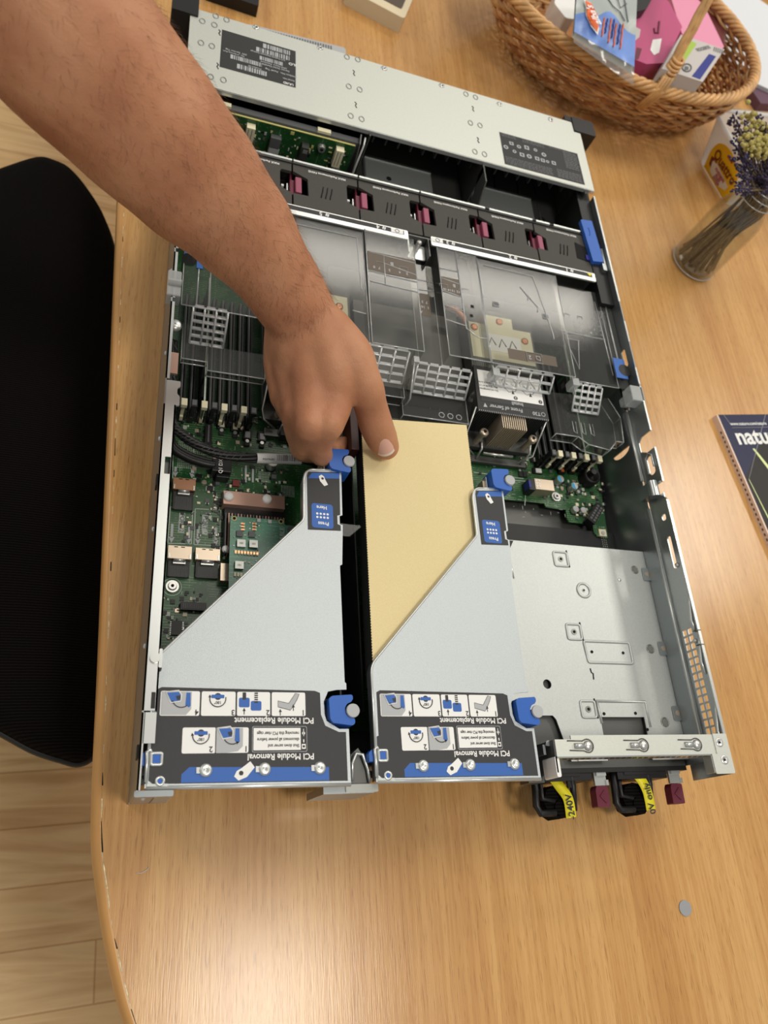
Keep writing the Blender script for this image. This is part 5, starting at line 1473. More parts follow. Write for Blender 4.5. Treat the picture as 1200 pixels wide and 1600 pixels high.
    # tip label
    l.prism([(X(u), v) for u, v in [(0.0998, 0.1740), (0.1245, 0.1752), (0.1245, 0.1795), (0.1222, 0.1803), (0.1222, 0.1872), (0.1245, 0.1880), (0.1252, 0.2235), (0.1010, 0.2210), (0.1000, 0.2180)]], zt, zl, 'label')
    l.prism([(X(u), v) for u, v in [(0.1008, 0.2155), (0.1250, 0.2180), (0.1250, 0.2228), (0.1035, 0.2203)]], zl, z2, 'blueprint')
    hand(0.1125, 0.2150, 0.72, -2.2)
    pan(0.1028, 0.1190, 0.1760, 0.1955, 'blueprint', z2, 0.0025)
    tx('Here', 0.1105, 0.1925, 0.0040, 'white', z3); tx('Press', 0.1115, 0.1797, 0.0040, 'white', z3)
    for i in range(4):
        for j in range(2):
            l.flat([(X(a), b, z3) for a, b in circ(0.1070 + i * 0.0026, 0.1845 + j * 0.0028, 0.0009, 10)], 'white')
    l.build('press_here_label', t, label='small charcoal label with a blue Press Here field')
    L1.build('instruction_label', t, label='charcoal label headed PCI Module Replacement and PCI Module Removal')
    # domed pins
    for u in (0.0335, 0.0690, 0.1040):
        MB().lathe((X(u), 0.0105, zt), [(0.0040, 0.0), (0.0040, 0.0006), (0.0034, 0.0016), (0.0022, 0.0020), (0.0010, 0.0014), (0.0, 0.0012)], 'rim', 24).obox((X(u) - 0.0040, 0.0105, zt + 0.0005), (0.003, 0.0035, 0.001), 'rim').build('domed_pin', t)
    # hinge frame and lever at the rear left
    h = MB()
    h.tube([(X(-0.0005), 0.0045, zt), (X(-0.0005), 0.0165, zt), (X(-0.0010), 0.0215, zt), (X(0.0010), 0.0228, zt), (X(0.0018), 0.0210, zt)], 0.0011, 'rim', n=8)
    h.tube([(X(a), b, zt + 0.0003) for a, b in rnd([(0.0018, 0.0142), (0.0078, 0.0142), (0.0078, 0.0208), (0.0018, 0.0208)], 0.001)], 0.0010, 'rim', n=8, closed=True)
    h.tube([(X(0.0075) + 0.0022 * cos(2 * pi * i / 14), 0.0050 + 0.0022 * sin(2 * pi * i / 14), zt + 0.0004) for i in range(14)], 0.0009, 'rim', n=8, closed=True)
    h.prism([(X(-0.0010), 0.0012), (X(0.0120), 0.0012), (X(0.0120), 0.0035), (X(-0.0010), 0.0035)], zt - 0.001, zt + 0.0004, 'rim')
    h.build('hinge_frame', t)
    MB().prism([(X(-0.0045), 0.0140), (X(0.0068), 0.0140), (X(0.0068), 0.0205), (X(-0.0025), 0.0215), (X(-0.0045), 0.0195)], zt - 0.008, zt - 0.0013, 'blue').cyl((X(0.0075), 0.0050, zt), (X(0.0075), 0.0050, zt + 0.0006), 0.0014, 'blue').prism([(X(0.0028), 0.0150), (X(0.0068), 0.0150), (X(0.0068), 0.0200), (X(0.0028), 0.0200)], zt + 0.0001, zt + 0.0005, 'blue').build('hinge_lever', t, label='blue lever tab', bevel=0.0005)
    # the two blue quarter-turn knobs
    for (u, v, zk) in ((0.1262, 0.2325, 0.0835), (0.1205, 0.0462, 0.0835)):
        k = MB()
        shp = [(-0.0100, 0.0070), (-0.0080, 0.0088), (0.0060, 0.0098), (0.0066, 0.0072), (0.0050, 0.0048), (0.0024, 0.0040), (0.0005, 0.0010), (0.0010, -0.0030), (0.0035, -0.0052), (0.0072, -0.0056), (0.0072, -0.0088), (0.0055, -0.0102), (-0.0075, -0.0085), (-0.0095, -0.0060)]
        k.prism([(X(u) + a, v + b) for a, b in rnd(shp, 0.0012, 3)], zk - 0.012, zk + 0.004, 'blue')
        k.build('locking_knob', t, label='blue quarter-turn knob', bevel=0.0007)
        kb = MB().cyl((X(u) + 0.0058, v - 0.0008, zk - 0.012), (X(u) + 0.0058, v - 0.0008, zk + 0.0045), 0.0030, 'dark_steel').cyl((X(u) + 0.0058, v - 0.0008, zk + 0.0042), (X(u) + 0.0058, v - 0.0008, zk + 0.0056), 0.0046, 'ltgrey', 0.0043, n=24)
        kb.box(X(u) - 0.0135, X(u) - 0.0100, v - 0.010, v + 0.002, zk - 0.016, zk - 0.006, 'copper').box(X(u) - 0.0120, X(u) - 0.0112, v - 0.012, v + 0.004, zk - 0.016, zk - 0.003, 'rim')
        kb.build('knob_stem', t)
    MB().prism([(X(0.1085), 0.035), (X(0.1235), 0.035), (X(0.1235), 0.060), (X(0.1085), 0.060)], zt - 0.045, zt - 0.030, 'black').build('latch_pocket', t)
    if which == 0:
        MB().flat([(X(0.1262), 0.1870, zt - 0.012), (X(0.1262) + 0.0195, 0.1865, zt - 0.012), (X(0.1262) + 0.0085, 0.1765, zt - 0.012), (X(0.1262), 0.1775, zt - 0.012)], 'film').build('clear_guide_film', t, label='clear film corner')
    else:
        MB().prism([(X(0.1240), 0.1860), (X(0.1390), 0.1865), (X(0.1340), 0.1780), (X(0.1285), 0.1735), (X(0.1240), 0.1740)], zt - 0.016, zt - 0.0145, 'mblack').build('guide_tab', t, label='black folded tab')
        MB().tube([(X(0.1275), 0.1740, zt - 0.006), (X(0.1290), 0.150, zt - 0.006)], 0.0006, 'rim').build('edge_wire', t)
    return t
riser(0.0054, 1.0, 'zinc riser cage on the left with its label beside the left chassis wall', 0)
riser(0.1475, 0.965, 'zinc riser cage in the middle with its label beside the power supplies', 1)

# ------------------------------------------------------------------ expansion card with tan cover sheet
ec = thing('expansion_card', 'long expansion card topped by a tan sheet with serrated edges, under the thumb', 'card', (0.2, 0.17, 0.06))
zc = 0.0790
def edgepts(a, b, n, amp):
    o = []
    a = Vector(a); b = Vector(b); t = (b - a).normalized(); nn = Vector((-t.y, t.x))
    for i in range(n):
        o.append(a.lerp(b, i / n)); o.append(a.lerp(b, (i + 0.5) / n) + nn * amp)
    return [(p.x, p.y) for p in o]
A = (0.1522, 0.2785); Bq = (0.1502, 0.066); Cq = (0.2445, 0.066); Dq = (0.2470, 0.2857)
A2 = (0.1622, 0.2795)
pts = edgepts(A, Bq, 105, 0.0006) + [Bq] + edgepts(Cq, Dq, 105, 0.0006) + [Dq, A]
MB().prism(pts, zc - 0.0006, zc, 'tan').build('cover_sheet', ec, label='tan sheet with serrated edges')
MB().prism([(0.1508, 0.066), (0.2430, 0.066), (0.2455, 0.2845), (0.1525, 0.2775)], zc - 0.0170, zc - 0.0010, 'mblack').build('card_body', ec)
MB().box(0.1440, 0.1510, 0.250, 0.2900, 0.055, zc - 0.003, 'oxblood').build('end_bracket', ec, label='dark red end bracket', bevel=0.0006)
gp = MB().box(0.131, 0.1490, 0.050, 0.282, 0.0125, 0.016, 'black').box(0.1485, 0.1495, 0.05, 0.28, 0.016, 0.06, 'black').box(0.1320, 0.1332, 0.060, 0.300, 0.014, 0.060, 'mblack').box(0.1345, 0.138, 0.062, 0.092, 0.04, 0.0425, 'grey')  # rail parts; the flat black box on the board paints the gap's deep shade
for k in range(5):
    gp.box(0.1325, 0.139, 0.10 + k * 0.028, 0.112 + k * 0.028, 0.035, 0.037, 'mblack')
gp.build('card_rail_and_gap_shade', srv)

# ================================================================== clear air baffle
ab = thing('air_baffle', 'clear plastic air baffle covering the processors and memory', 'air baffle', (0.22, 0.40, 0.05))
def quad(b, p0, p1, p2, p3, m='baffle'):
    b.flat([p0, p1, p2, p3], m)
def panel(name, x0_, x1_, y0, y1, z, zl=None, zr=None, label=None, lines=(), xs=0.0):
    """one raised deck of the baffle; zl/zr are the heights its side walls reach down to"""
    b = MB()
    b.flat([(x0_, y0, z), (x1_, y0, z), (x1_ + xs, y1, z), (x0_ + xs, y1, z)], 'baffle')
    if zl is not None: b.flat([(x0_, y0, z), (x0_ + xs, y1, z), (x0_ + xs, y1, zl), (x0_, y0, zl)], 'baffle')
    if zr is not None: b.flat([(x1_, y0, z), (x1_ + xs, y1, z), (x1_ + xs, y1, zr), (x1_, y0, zr)], 'baffle')
    b.tube([(x0_, y0, z), (x1_, y0, z)], 0.0006, 'baffle_edge', n=5)
    b.tube([(x1_, y0, z), (x1_ + xs, y1, z)], 0.0005, 'baffle_edge', n=5)
    b.tube([(x0_, y0, z), (x0_ + xs, y1, z)], 0.0005, 'baffle_edge', n=5)
    for ln in lines:
        b.tube([(a, c, z + 0.0002) for a, c in ln], 0.0006, 'baffle_edge', n=5)
    return b.build(name, ab, label=label)
panel('deck', 0.0085, 0.0760, 0.3600, 0.4300, 0.0790, 0.05, None, lines=[[(0.030, 0.362), (0.030, 0.415), (0.072, 0.416)], [(0.036, 0.395), (0.070, 0.396)], [(0.020, 0.362), (0.021, 0.43)]])
panel('deck', 0.0760, 0.1640, 0.3520, 0.4790, 0.0800, None, 0.07, lines=[[(0.085, 0.470), (0.158, 0.470), (0.159, 0.41)], [(0.150, 0.385), (0.162, 0.384)]])
panel('deck', 0.1650, 0.2125, 0.3520, 0.4800, 0.0830, 0.079, 0.068, lines=[[(0.168, 0.4530), (0.212, 0.4510)], [(0.1665, 0.4310), (0.212, 0.4290)], [(0.1665, 0.4190), (0.212, 0.4170)], [(0.1815, 0.4530), (0.1815, 0.4175)], [(0.1815, 0.4430), (0.212, 0.4370)]])
panel('channel', 0.2130, 0.2355, 0.3500, 0.4650, 0.0690, None, 0.069, lines=[[(0.213, 0.446), (0.2355, 0.446)], [(0.213, 0.434), (0.2355, 0.435)]])
panel('deck', 0.2365, 0.2770, 0.3530, 0.4770, 0.0830, 0.069, 0.070, lines=[[(0.237, 0.452), (0.255, 0.452)], [(0.2365, 0.4400), (0.255, 0.4370)], [(0.2365, 0.4250), (0.255, 0.4220)], [(0.2365, 0.4085), (0.2555, 0.4055)], [(0.2365, 0.3920), (0.2560, 0.3890)], [(0.2555, 0.477), (0.2565, 0.386), (0.268, 0.378), (0.277, 0.379)]])
panel('deck', 0.2790, 0.3660, 0.3540, 0.4760, 0.0815, 0.070, 0.072, lines=[[(0.285, 0.469), (0.339, 0.468), (0.350, 0.400), (0.350, 0.394)], [(0.322, 0.451), (0.3385, 0.430), (0.337, 0.424)], [(0.330, 0.441), (0.3285, 0.436)]])
panel('deck', 0.3670, 0.4200, 0.3560, 0.4730, 0.0740, None, 0.05, lines=[[(0.368, 0.413), (0.417, 0.413)], [(0.414, 0.46), (0.4165, 0.37)], [(0.369, 0.405), (0.384, 0.405), (0.378, 0.370), (0.369, 0.405)]])
def louvre(x0_, x1_, yt, zt, yb_, zb_, nc, nr, label):
    b = MB()
    def P(u, v):
        return Vector((x0_ + (x1_ - x0_) * u, yt + (yb_ - yt) * v, zt + (zb_ - zt) * v))
    for i in range(nc + 1):
        b.tube([P(i / nc, 0), P(i / nc, 1)], 0.0010, 'grid_edge', n=6)
    for j in range(nr + 1):
        b.tube([P(0, j / nr), P(1, j / nr)], 0.0009, 'grid_edge', n=6)
        for i in range(nc):
            a = P((i + 0.12) / nc, j / nr); c = P((i + 0.88) / nc, j / nr)
            b.flat([a, c, c + Vector((0, 0.0018, 0.0012)), a + Vector((0, 0.0018, 0.0012))], 'grid_edge')
    b.build('louvre_grid', ab, label=label)
louvre(0.0180, 0.0450, 0.3600, 0.0790, 0.3420, 0.0560, 3, 5, 'louvre grid at the left end')
louvre(0.1490, 0.2000, 0.3515, 0.0800, 0.3330, 0.0580, 4, 4, 'louvre grid beside the knuckles')
louvre(0.2120, 0.2640, 0.3495, 0.0690, 0.3320, 0.0500, 5, 4, 'louvre grid below the channel')
louvre(0.2850, 0.3450, 0.3535, 0.0780, 0.3420, 0.0660, 5, 2, 'louvre grid over the heat sink')
louvre(0.3730, 0.4020, 0.3540, 0.0720, 0.3330, 0.0580, 4, 4, 'louvre grid at the right end')
def shelf(x0_, x1_, y0, y1, z, dz, pts=None):
    b = MB()
    b.flat([(x0_, y0, z), (x1_, y0, z), (x1_, y1, z), (x0_, y1, z)], 'baffle')
    b.flat([(x0_, y0, z), (x1_, y0, z), (x1_, y0 + 0.001, z - dz), (x0_, y0 + 0.001, z - dz)], 'baffle')
    for s_ in (x0_, x1_):
        b.flat([(s_, y0, z), (s_, y1, z + 0.02), (s_, y1, z - dz), (s_, y0, z - dz)], 'baffle')
        b.tube([(s_, y0, z), (s_, y1, z)], 0.0005, 'baffle_edge', n=5)
        b.tube([(s_, y0, z), (s_, y0, z - dz)], 0.0005, 'baffle_edge', n=5)
    b.tube([(x0_, y0, z), (x1_, y0, z)], 0.0006, 'baffle_edge', n=5)
    b.tube([(x0_, y0, z - dz), (x1_, y0, z - dz)], 0.0006, 'baffle_edge', n=5)
    return b
shelf(0.0125, 0.0330, 0.3260, 0.3600, 0.056, 0.006).build('shelf', ab)
shelf(0.0330, 0.0795, 0.3180, 0.3420, 0.056, 0.008).build('shelf', ab)
shelf(0.1600, 0.2020, 0.3200, 0.3345, 0.056, 0.012).build('shelf', ab)
b = shelf(0.2030, 0.2660, 0.3080, 0.3330, 0.048, 0.012)
for i in range(3):
    cx = 0.240 + i * 0.0085
    b.tube([(cx + 0.0026 * cos(2 * pi * k / 12), 0.3135 + 0.0026 * sin(2 * pi * k / 12), 0.0484) for k in range(12)], 0.0004, 'baffle_edge', n=5, closed=True)
b.build('shelf', ab)
b = MB()
rp = [(0.352, 0.3060), (0.3760, 0.3060), (0.3860, 0.2990), (0.4090, 0.2960), (0.4190, 0.3070), (0.4270, 0.3070), (0.4300, 0.335), (0.4200, 0.356), (0.352, 0.352)]
b.flat([(x, y, 0.056) for x, y in rp], 'baffle')
for i in range(len(rp) - 2):
    p, q_ = rp[i], rp[i + 1]
    b.flat([(p[0], p[1], 0.056), (q_[0], q_[1], 0.056), (q_[0], q_[1] + 0.001, 0.044), (p[0], p[1] + 0.001, 0.044)], 'baffle')
    b.tube([(p[0], p[1], 0.056), (q_[0], q_[1], 0.056)], 0.0006, 'baffle_edge', n=5); b.tube([(p[0], p[1], 0.044), (q_[0], q_[1], 0.044)], 0.0006, 'baffle_edge', n=5)
    b.tube([(p[0], p[1], 0.056), (p[0], p[1], 0.044)], 0.0005, 'baffle_edge', n=5)
for i in range(3):
    cx = 0.372 + i * 0.0095
    b.tube([(cx, 0.322, 0.0565), (cx, 0.311, 0.0565), (cx + 0.0032, 0.309, 0.0565), (cx + 0.0035, 0.322, 0.0565)], 0.0005, 'baffle_edge', n=5)
b.build('shelf', ab)
# fins, clips and corner latches
for x, y0, y1 in ((0.2045, 0.316, 0.352),):
    MB().flat([(x, y0, 0.050), (x, y1, 0.060), (x, y1 + 0.002, 0.082), (x, y1 - 0.006, 0.080), (x, y0, 0.062)], 'baffle').tube([(x, y0, 0.050), (x, y0, 0.062), (x, y1 - 0.006, 0.080)], 0.0008, 'baffle_edge', n=6).box(x - 0.001, x + 0.004, y1 - 0.01, y1 - 0.004, 0.074, 0.080, 'baffle_edge').build('partition_fin', ab)
for x, y in ((0.284, 0.348), (0.3680, 0.352), (0.427, 0.462), (0.4270, 0.3440)):
    MB().box(x - 0.003, x + 0.004, y - 0.004, y + 0.004, 0.066, 0.078, 'baffle_edge').tube([(x - 0.003, y + 0.006, 0.078), (x + 0.003, y - 0.009, 0.070)], 0.0009, 'baffle_edge').build('clip', ab)
MB().box(-0.0035, 0.0070, 0.3600, 0.3850, 0.076, 0.0880, 'baffle_edge').cyl((-0.003, 0.3725, 0.0885), (0.0070, 0.3725, 0.0885), 0.0030, 'baffle_edge').build('left_latch', ab, bevel=0.001)
MB().box(0.4220, 0.4365, 0.3350, 0.3520, 0.074, 0.0872, 'baffle_edge').build('right_latch', ab, bevel=0.001)
MB().prism([(0.0185, 0.3990), (0.0235, 0.3990), (0.0235, 0.4200), (0.0085, 0.4200), (0.0085, 0.4120), (0.0145, 0.4120), (0.0185, 0.4060)], 0.0792, 0.0800, 'blueprint').flat([(a, c, 0.0801) for a, c in circ(0.0125, 0.4065, 0.0060, 16)], 'hole').build('touch_point', ab, label='blue touch point at the left end')
MB().prism([(0.4155, 0.3640), (0.4285, 0.3640), (0.4285, 0.3870), (0.4155, 0.3870)], 0.0792, 0.0800, 'blueprint').flat([(a, c, 0.0801) for a, c in circ(0.4265, 0.3740, 0.0068, 16)], 'black').build('touch_point', ab, label='blue touch point at the right end')
MB().prism([(0.4200, 0.3560), (0.4330, 0.3560), (0.4330, 0.4600), (0.4200, 0.4600)], 0.0740, 0.0745, 'baffle').tube([(0.4255, 0.455, 0.075), (0.4255, 0.39, 0.075)], 0.0009, 'baffle_edge').build('side_flange', ab)
# printed guides on the clear decks
def decal(x0_, x1_, y0, y1, z, items, label):
    b = MB().flat([(x0_, y0, z), (x1_, y0, z), (x1_, y1, z), (x0_, y1, z)], 'brownlabel')
    for s_, x, y, sz in items:
        b.text(s_, FLIP(x, y, z + 0.0002), sz, 'ltgrey')
    for s_, x, y, sz in items:
        if s_ == 'B':
            for k in (-1, 1):
                b.tube([(x + k * 0.011 - 0.004, y - 0.004, z + 0.0003), (x + k * 0.011 - 0.004, y - 0.001, z + 0.0003), (x + k * 0.011 + 0.004, y - 0.001, z + 0.0003), (x + k * 0.011 + 0.004, y - 0.004, z + 0.0003)], 0.00018, 'ltgrey', n=4)
    b.build('printed_guide', ab, label=label)
decal(0.1660, 0.2120, 0.4315, 0.4540, 0.0833, [('B', 0.189, 0.4440, 0.0055), ('8', 0.1715, 0.4360, 0.0038), ('7', 0.1765, 0.4360, 0.0038), ('5', 0.1860, 0.4360, 0.0038), ('4', 0.1960, 0.4360, 0.0038), ('2', 0.2030, 0.4360, 0.0038)], 'brown printed guide with letter B, left of the channel')
decal(0.2375, 0.2550, 0.4235, 0.4420, 0.0833, [('B', 0.2495, 0.4335, 0.0050), ('16', 0.2395, 0.4270, 0.0036), ('14', 0.2440, 0.4270, 0.0036), ('13', 0.2480, 0.4270, 0.0036), ('12', 0.2530, 0.4270, 0.0036)], 'brown printed guide with letter B, right of the channel')
decal(0.2170, 0.2300, 0.4040, 0.4300, 0.0693, [('7  3', 0.2245, 0.4200, 0.0040), ('1  16', 0.2245, 0.4140, 0.0040), ('A', 0.2200, 0.4080, 0.0040)], 'small brown guide in the channel')
decal(0.2970, 0.3480, 0.3620, 0.3735, 0.0818, [('2', 0.3195, 0.3675, 0.0060)], 'brown printed guide with number 2')
b = MB().tube([(a, c, 0.0822) for a, c in rect(0.3240, 0.3675, 0.016, 0.011)], 0.0003, 'ltgrey', n=4, closed=True).tube([(a, c, 0.0822) for a, c in rect(0.3280, 0.3675, 0.0040, 0.0040)], 0.0006, 'ltgrey', n=4, closed=True)
b.build('printed_outline', ab)
b = MB()
for i in range(8):
    for j in range(3):
        b.flat([(a, c, 0.0743) for a, c in circ(0.3720 + i * 0.0058 + random.uniform(-0.0005, 0.0005), 0.4180 + j * 0.0052, 0.0007, 7)], 'ltgrey')
for i in range(3):
    b.tube([(0.3735 + i * 0.015, 0.4330, 0.0743), (0.3735 + i * 0.015, 0.4365, 0.0743), (0.3790 + i * 0.015, 0.4365, 0.0743), (0.3790 + i * 0.015, 0.4330, 0.0743)], 0.00025, 'ltgrey', n=4)
b.build('printed_dots', ab)
b = MB()
for x, y, z in ((0.2660, 0.4130, 0.0), (0.2635, 0.4020, 0.0), ):
    b.box(x - 0.0015, x + 0.0015, y - 0.0015, y + 0.0015, 0.0832, 0.0834, 'hole')
for x, y in ((0.2920, 0.4230), (0.3450, 0.4200)):
    b.tube([(a, c, 0.0818) for a, c in rect(x, y, 0.0060, 0.0050)], 0.0006, 'baffle_edge', n=4, closed=True).flat([(a, c, 0.0817) for a, c in rect(x, y, 0.0050, 0.0040)], 'grey')
b.flat([(0.2580, 0.4775, 0.0825), (0.2730, 0.4760, 0.0825), (0.2700, 0.4700, 0.0825), (0.2690, 0.4560, 0.0825), (0.2675, 0.4560, 0.0825), (0.2665, 0.4700, 0.0825), (0.2580, 0.4710, 0.0825)], 'hole')
b.build('keyed_slot', ab)
# copper pipe seen below the clear deck
MB().tube([(0.252, 0.428, 0.060), (0.262, 0.427, 0.060), (0.269, 0.420, 0.059), (0.272, 0.412, 0.056)], 0.0028, 'brass').build('copper_pipe', mb, label='short copper pipe under the baffle')
# plain steel floor plate beneath the forward half of the baffle, seen through it
MB().prism([(0.145, 0.432), (0.4265, 0.432), (0.4265, 0.478), (0.145, 0.478)], 0.030, 0.031, 'mblack').box(0.164, 0.2695, 0.338, 0.430, 0.020, 0.0445, 'dark_steel').build('inner_duct_plate', srv)

# ================================================================== power supplies
def psu(x0_, x1_, label, tape_txt, which):
    t = thing('power_supply', label, 'power supply', ((x0_ + x1_) / 2, 0.10, 0.002), 'power supplies at the rear right')
    MB().box(x0_, x1_, 0.012, 0.185, 0.003, 0.041, 'dark_steel').build('housing', t)
    MB().box(x0_, x1_, 0.0085, 0.012, 0.003, 0.041, 'black').box(x0_ + 0.004, x1_ - 0.02, 0.003, 0.0085, 0.018, 0.040, 'black').build('rear_face', t)
    xl = x1_ - 0.0165
    s = MB().box(xl, xl + 0.0105, -0.0010, 0.010, 0.036, 0.0380, 'rim').box(xl + 0.0012, xl + 0.0100, 0.006, 0.016, 0.038, 0.0400, 'rim').box(xl + 0.0095, xl + 0.0118, -0.001, 0.003, 0.034, 0.039, 'rim')
    s.build('release_spring', t)
    l = MB().prism(rnd([(xl - 0.0010, -0.0165), (xl + 0.0105, -0.0165), (xl + 0.0110, -0.0015), (xl + 0.0010, -0.0010), (xl - 0.0005, -0.004)], 0.0012), 0.0300, 0.0380, 'maroon')
    l.tube([(xl + 0.0072, -0.0045, 0.0383), (xl + 0.0025, -0.0088, 0.0383), (xl + 0.0072, -0.0135, 0.0383)], 0.0006, 'maroon', n=6)
    l.build('release_tab', t, label='maroon release tab with a V mark', bevel=0.0006)
    # black folding handle
    xa_ = x0_
    h = MB()
    h.tube([(xa_ + 0.003, 0.010, 0.036), (xa_ + 0.001, -0.0140, 0.036), (xa_ + 0.0040, -0.0190, 0.036), (xa_ + 0.0165, -0.0190, 0.036)], 0.0028, 'black', n=8)
    h.tube([(xa_ + 0.0065, 0.004, 0.037), (xa_ + 0.0065, -0.0090, 0.037), (xa_ + 0.0165, -0.0110, 0.037)], 0.0018, 'black', n=8)
    h.tube([(xa_ + 0.032, 0.012, 0.038), (xa_ + 0.034, -0.001, 0.038), (xa_ + 0.0345, -0.0180, 0.034)], 0.0024, 'black', n=8)
    h.box(xa_ + 0.010, xa_ + 0.040, 0.006, 0.012, 0.036, 0.0405, 'black').box(xa_ + 0.029, xa_ + 0.036, -0.002, 0.010, 0.0375, 0.0395, 'black')
    h.build('pull_handle', t)
    st_ = MB().prism([(xa_ + 0.0205 + 0.0125 * cos(a), -0.0115 + 0.0125 * sin(a)) for a in [0.3 + 2 * pi * i / 9 for i in range(9)]], 0.022, 0.036, 'chair')
    st_.cyl((xa_ + 0.0220, -0.0160, 0.036), (xa_ + 0.0220, -0.0160, 0.0375), 0.0060, 'chair')
    st_.build('cord_strap', t, label='black fuzzy strap roll', bevel=0.002)
    # yellow tape band over the strap
    if which == 1:
        pth = [(xa_ + 0.0165, 0.0130, 0.037), (xa_ + 0.0240, 0.0050, 0.0395), (xa_ + 0.0290, -0.0060, 0.040), (xa_ + 0.0310, -0.0200, 0.038)]
    else:
        pth = [(xa_ + 0.0200, 0.0060, 0.035), (xa_ + 0.0235, -0.0010, 0.037), (xa_ + 0.0270, -0.0100, 0.040), (xa_ + 0.0285, -0.0230, 0.038)]
    cp = catmull(pth, 8); y_ = MB(); hw = 0.0044
    vv = []
    for i, p in enumerate(cp):
        tt = (cp[min(i + 1, len(cp) - 1)] - cp[max(i - 1, 0)]).normalized(); nn = Vector((-tt.y, tt.x, 0)).normalized()
        vv += [p - nn * hw, p + nn * hw, p + nn * hw - Vector((0, 0, 0.0006)), p - nn * hw - Vector((0, 0, 0.0006))]
    fs = []
    for i in range(len(cp) - 1):
        for j in range(4):
            fs.append((i * 4 + j, i * 4 + (j + 1) % 4, (i + 1) * 4 + (j + 1) % 4, (i + 1) * 4 + j))
    y_.add(vv, fs, 'yellow', True)
    a = cp[-1]; b_ = cp[-10]; ang = math.atan2((b_ - a).y, (b_ - a).x)
    mid = a.lerp(b_, 0.52) + Vector((0.0002, 0, 0.0016))
    y_.text(tape_txt, Matrix.Translation(mid) @ Matrix.Rotation(ang, 4, 'Z') @ Matrix.Rotation(-math.asin(max(-1, min(1, (b_ - a).normalized().z))), 4, 'Y'), 0.0075, 'label')
    y_.build('warning_tape', t, label='yellow tape reading ' + tape_txt)
psu(0.2880, 0.3590, 'power supply at the rear nearest the middle riser cage, its yellow tape reading 240V', '-240V', 0)
psu(0.3590, 0.4300, 'power supply at the rear right corner, its yellow tape reading 0V only', '0V only', 1)

# ================================================================== things around the server
def edgebox(b, pts, z0, z1, m, r=0.0):
    b.prism(rnd([(p[0], p[1]) for p in pts], r) if r else [(p[0], p[1]) for p in pts], z0, z1, m)
    return b
# pull-out tab at the server front
t = MB()
q = [W(385, 32, 0.050), W(535, 70, 0.050), W(533, 82, 0.050), W(500, 85, 0.050), W(385, 55, 0.050)]
a = (0.060, 0.7270); b_ = (0.170, 0.7270); c_ = (q[1].x + 0.004, q[1].y - 0.002); d_ = (q[0].x + 0.002, q[0].y - 0.003)
t.prism(rnd([a, b_, c_, d_], [0, 0, 0.004, 0.004]), 0.047, 0.049, 'ltgrey')
for i in range(27):
    u = 0.14 + i * 0.027
    p0 = Vector(d_).lerp(Vector(c_), u); dy = Vector((0, -0.010))
    w_ = 0.0008
    t.flat([(p0.x - w_, p0.y - 0.003, 0.0492), (p0.x + w_, p0.y - 0.003, 0.0492), (p0.x + w_, p0.y - 0.013, 0.0492), (p0.x - w_, p0.y - 0.013, 0.0492)], 'grey')
t.build('serial_pull_tab', srv, label='white pull tab with a barcode')

# grey disc, fibre
p = W(1070, 1419, 0.0)
MB().cyl(p, p + Vector((0, 0, 0.0008)), 0.0058, 'greydisc', n=28).build('cable_hole_cap', label='small round grey disc lying on the bare table at lower right', cat='cap')
p = W(213, 1364, 0.001)
MB().tube([p, p + Vector((0.003, -0.0003, 0.0005)), p + Vector((0.006, 0.0012, 0.0003)), p + Vector((0.008, 0.003, 0.0))], 0.0002, 'paper', n=5).build('fibre', label='tiny pale fibre lying on the table near its curved edge', cat='fibre')

# cream keypad device and black device at the top edge
kd = thing('keypad_device', 'cream plastic device with a dark face at the top edge of the table', 'device', (0.25, 0.97, 0.0))
A_ = Vector((0.2170, 0.9400)); B_ = Vector((0.2640, 0.9250)); ax = (B_ - A_).normalized(); ay = Vector((-ax.y, ax.x))
def kp(u, v): return A_ + ax * u + ay * v
MB().prism(rnd([kp(-0.03, 0), kp(0.049, 0), kp(0.049, 0.16), kp(-0.03, 0.16)], 0.006), 0.0, 0.020, 'cream').build('case', kd, bevel=0.003)
MB().prism(rnd([kp(-0.022, 0.016), kp(0.041, 0.016), kp(0.041, 0.15), kp(-0.022, 0.15)], 0.004), 0.020, 0.0206, 'brownlabel').build('face', kd)
MB().prism([(0.02, 0.872), (0.0790, 0.8690), (0.0830, 0.98), (0.02, 0.985)], 0.0, 0.014, 'black').build('black_box', label='flat black box at the top edge beyond the server front', cat='box', bevel=0.002)

# ------------------------------------------------------------------ wicker basket
bk = thing('wicker_basket', 'oval willow basket with an arched handle, full of packets', 'basket', (0.58, 0.98, 0.0))
C0 = Vector((0.592, 0.990)); C1 = Vector((0.560, 0.972))
def ring(tz, extra=0.0):
    """centre and half axes of the basket at height fraction tz"""
    s = 1 - (1 - tz) ** 1.6
    c = C0.lerp(C1, tz)
    return c, 0.165 + (0.205 - 0.165) * s + extra, 0.108 + (0.162 - 0.108) * s + extra
HB = 0.092
def bpt(a, tz, extra=0.0, ph=0.0):
    c, ra, rb = ring(tz, extra)
    return Vector((c.x + ra * cos(a), c.y + rb * sin(a), 0.003 + tz * HB))
NS = 34
wv = MB()
rows = 12
for r in range(rows):
    tz = (r + 0.5) / rows
    for strand in range(2):
        P_ = []
        n = NS * 5
        for i in range(n):
            a = 2 * pi * i / n
            k = a / (2 * pi) * NS
            off = 0.0046 * sin(pi * k + pi * (r % 2) + pi * strand)
            P_.append(bpt(a, tz, off) + Vector((0, 0, 0.0024 * (1 if strand else -1) * cos(pi * k))))
        wv.tube(P_, 0.0022, 'wicker' if (r + strand) % 3 else 'wicker_dk', n=6, closed=True)
wv.build('woven_side', bk)
sk_ = MB()
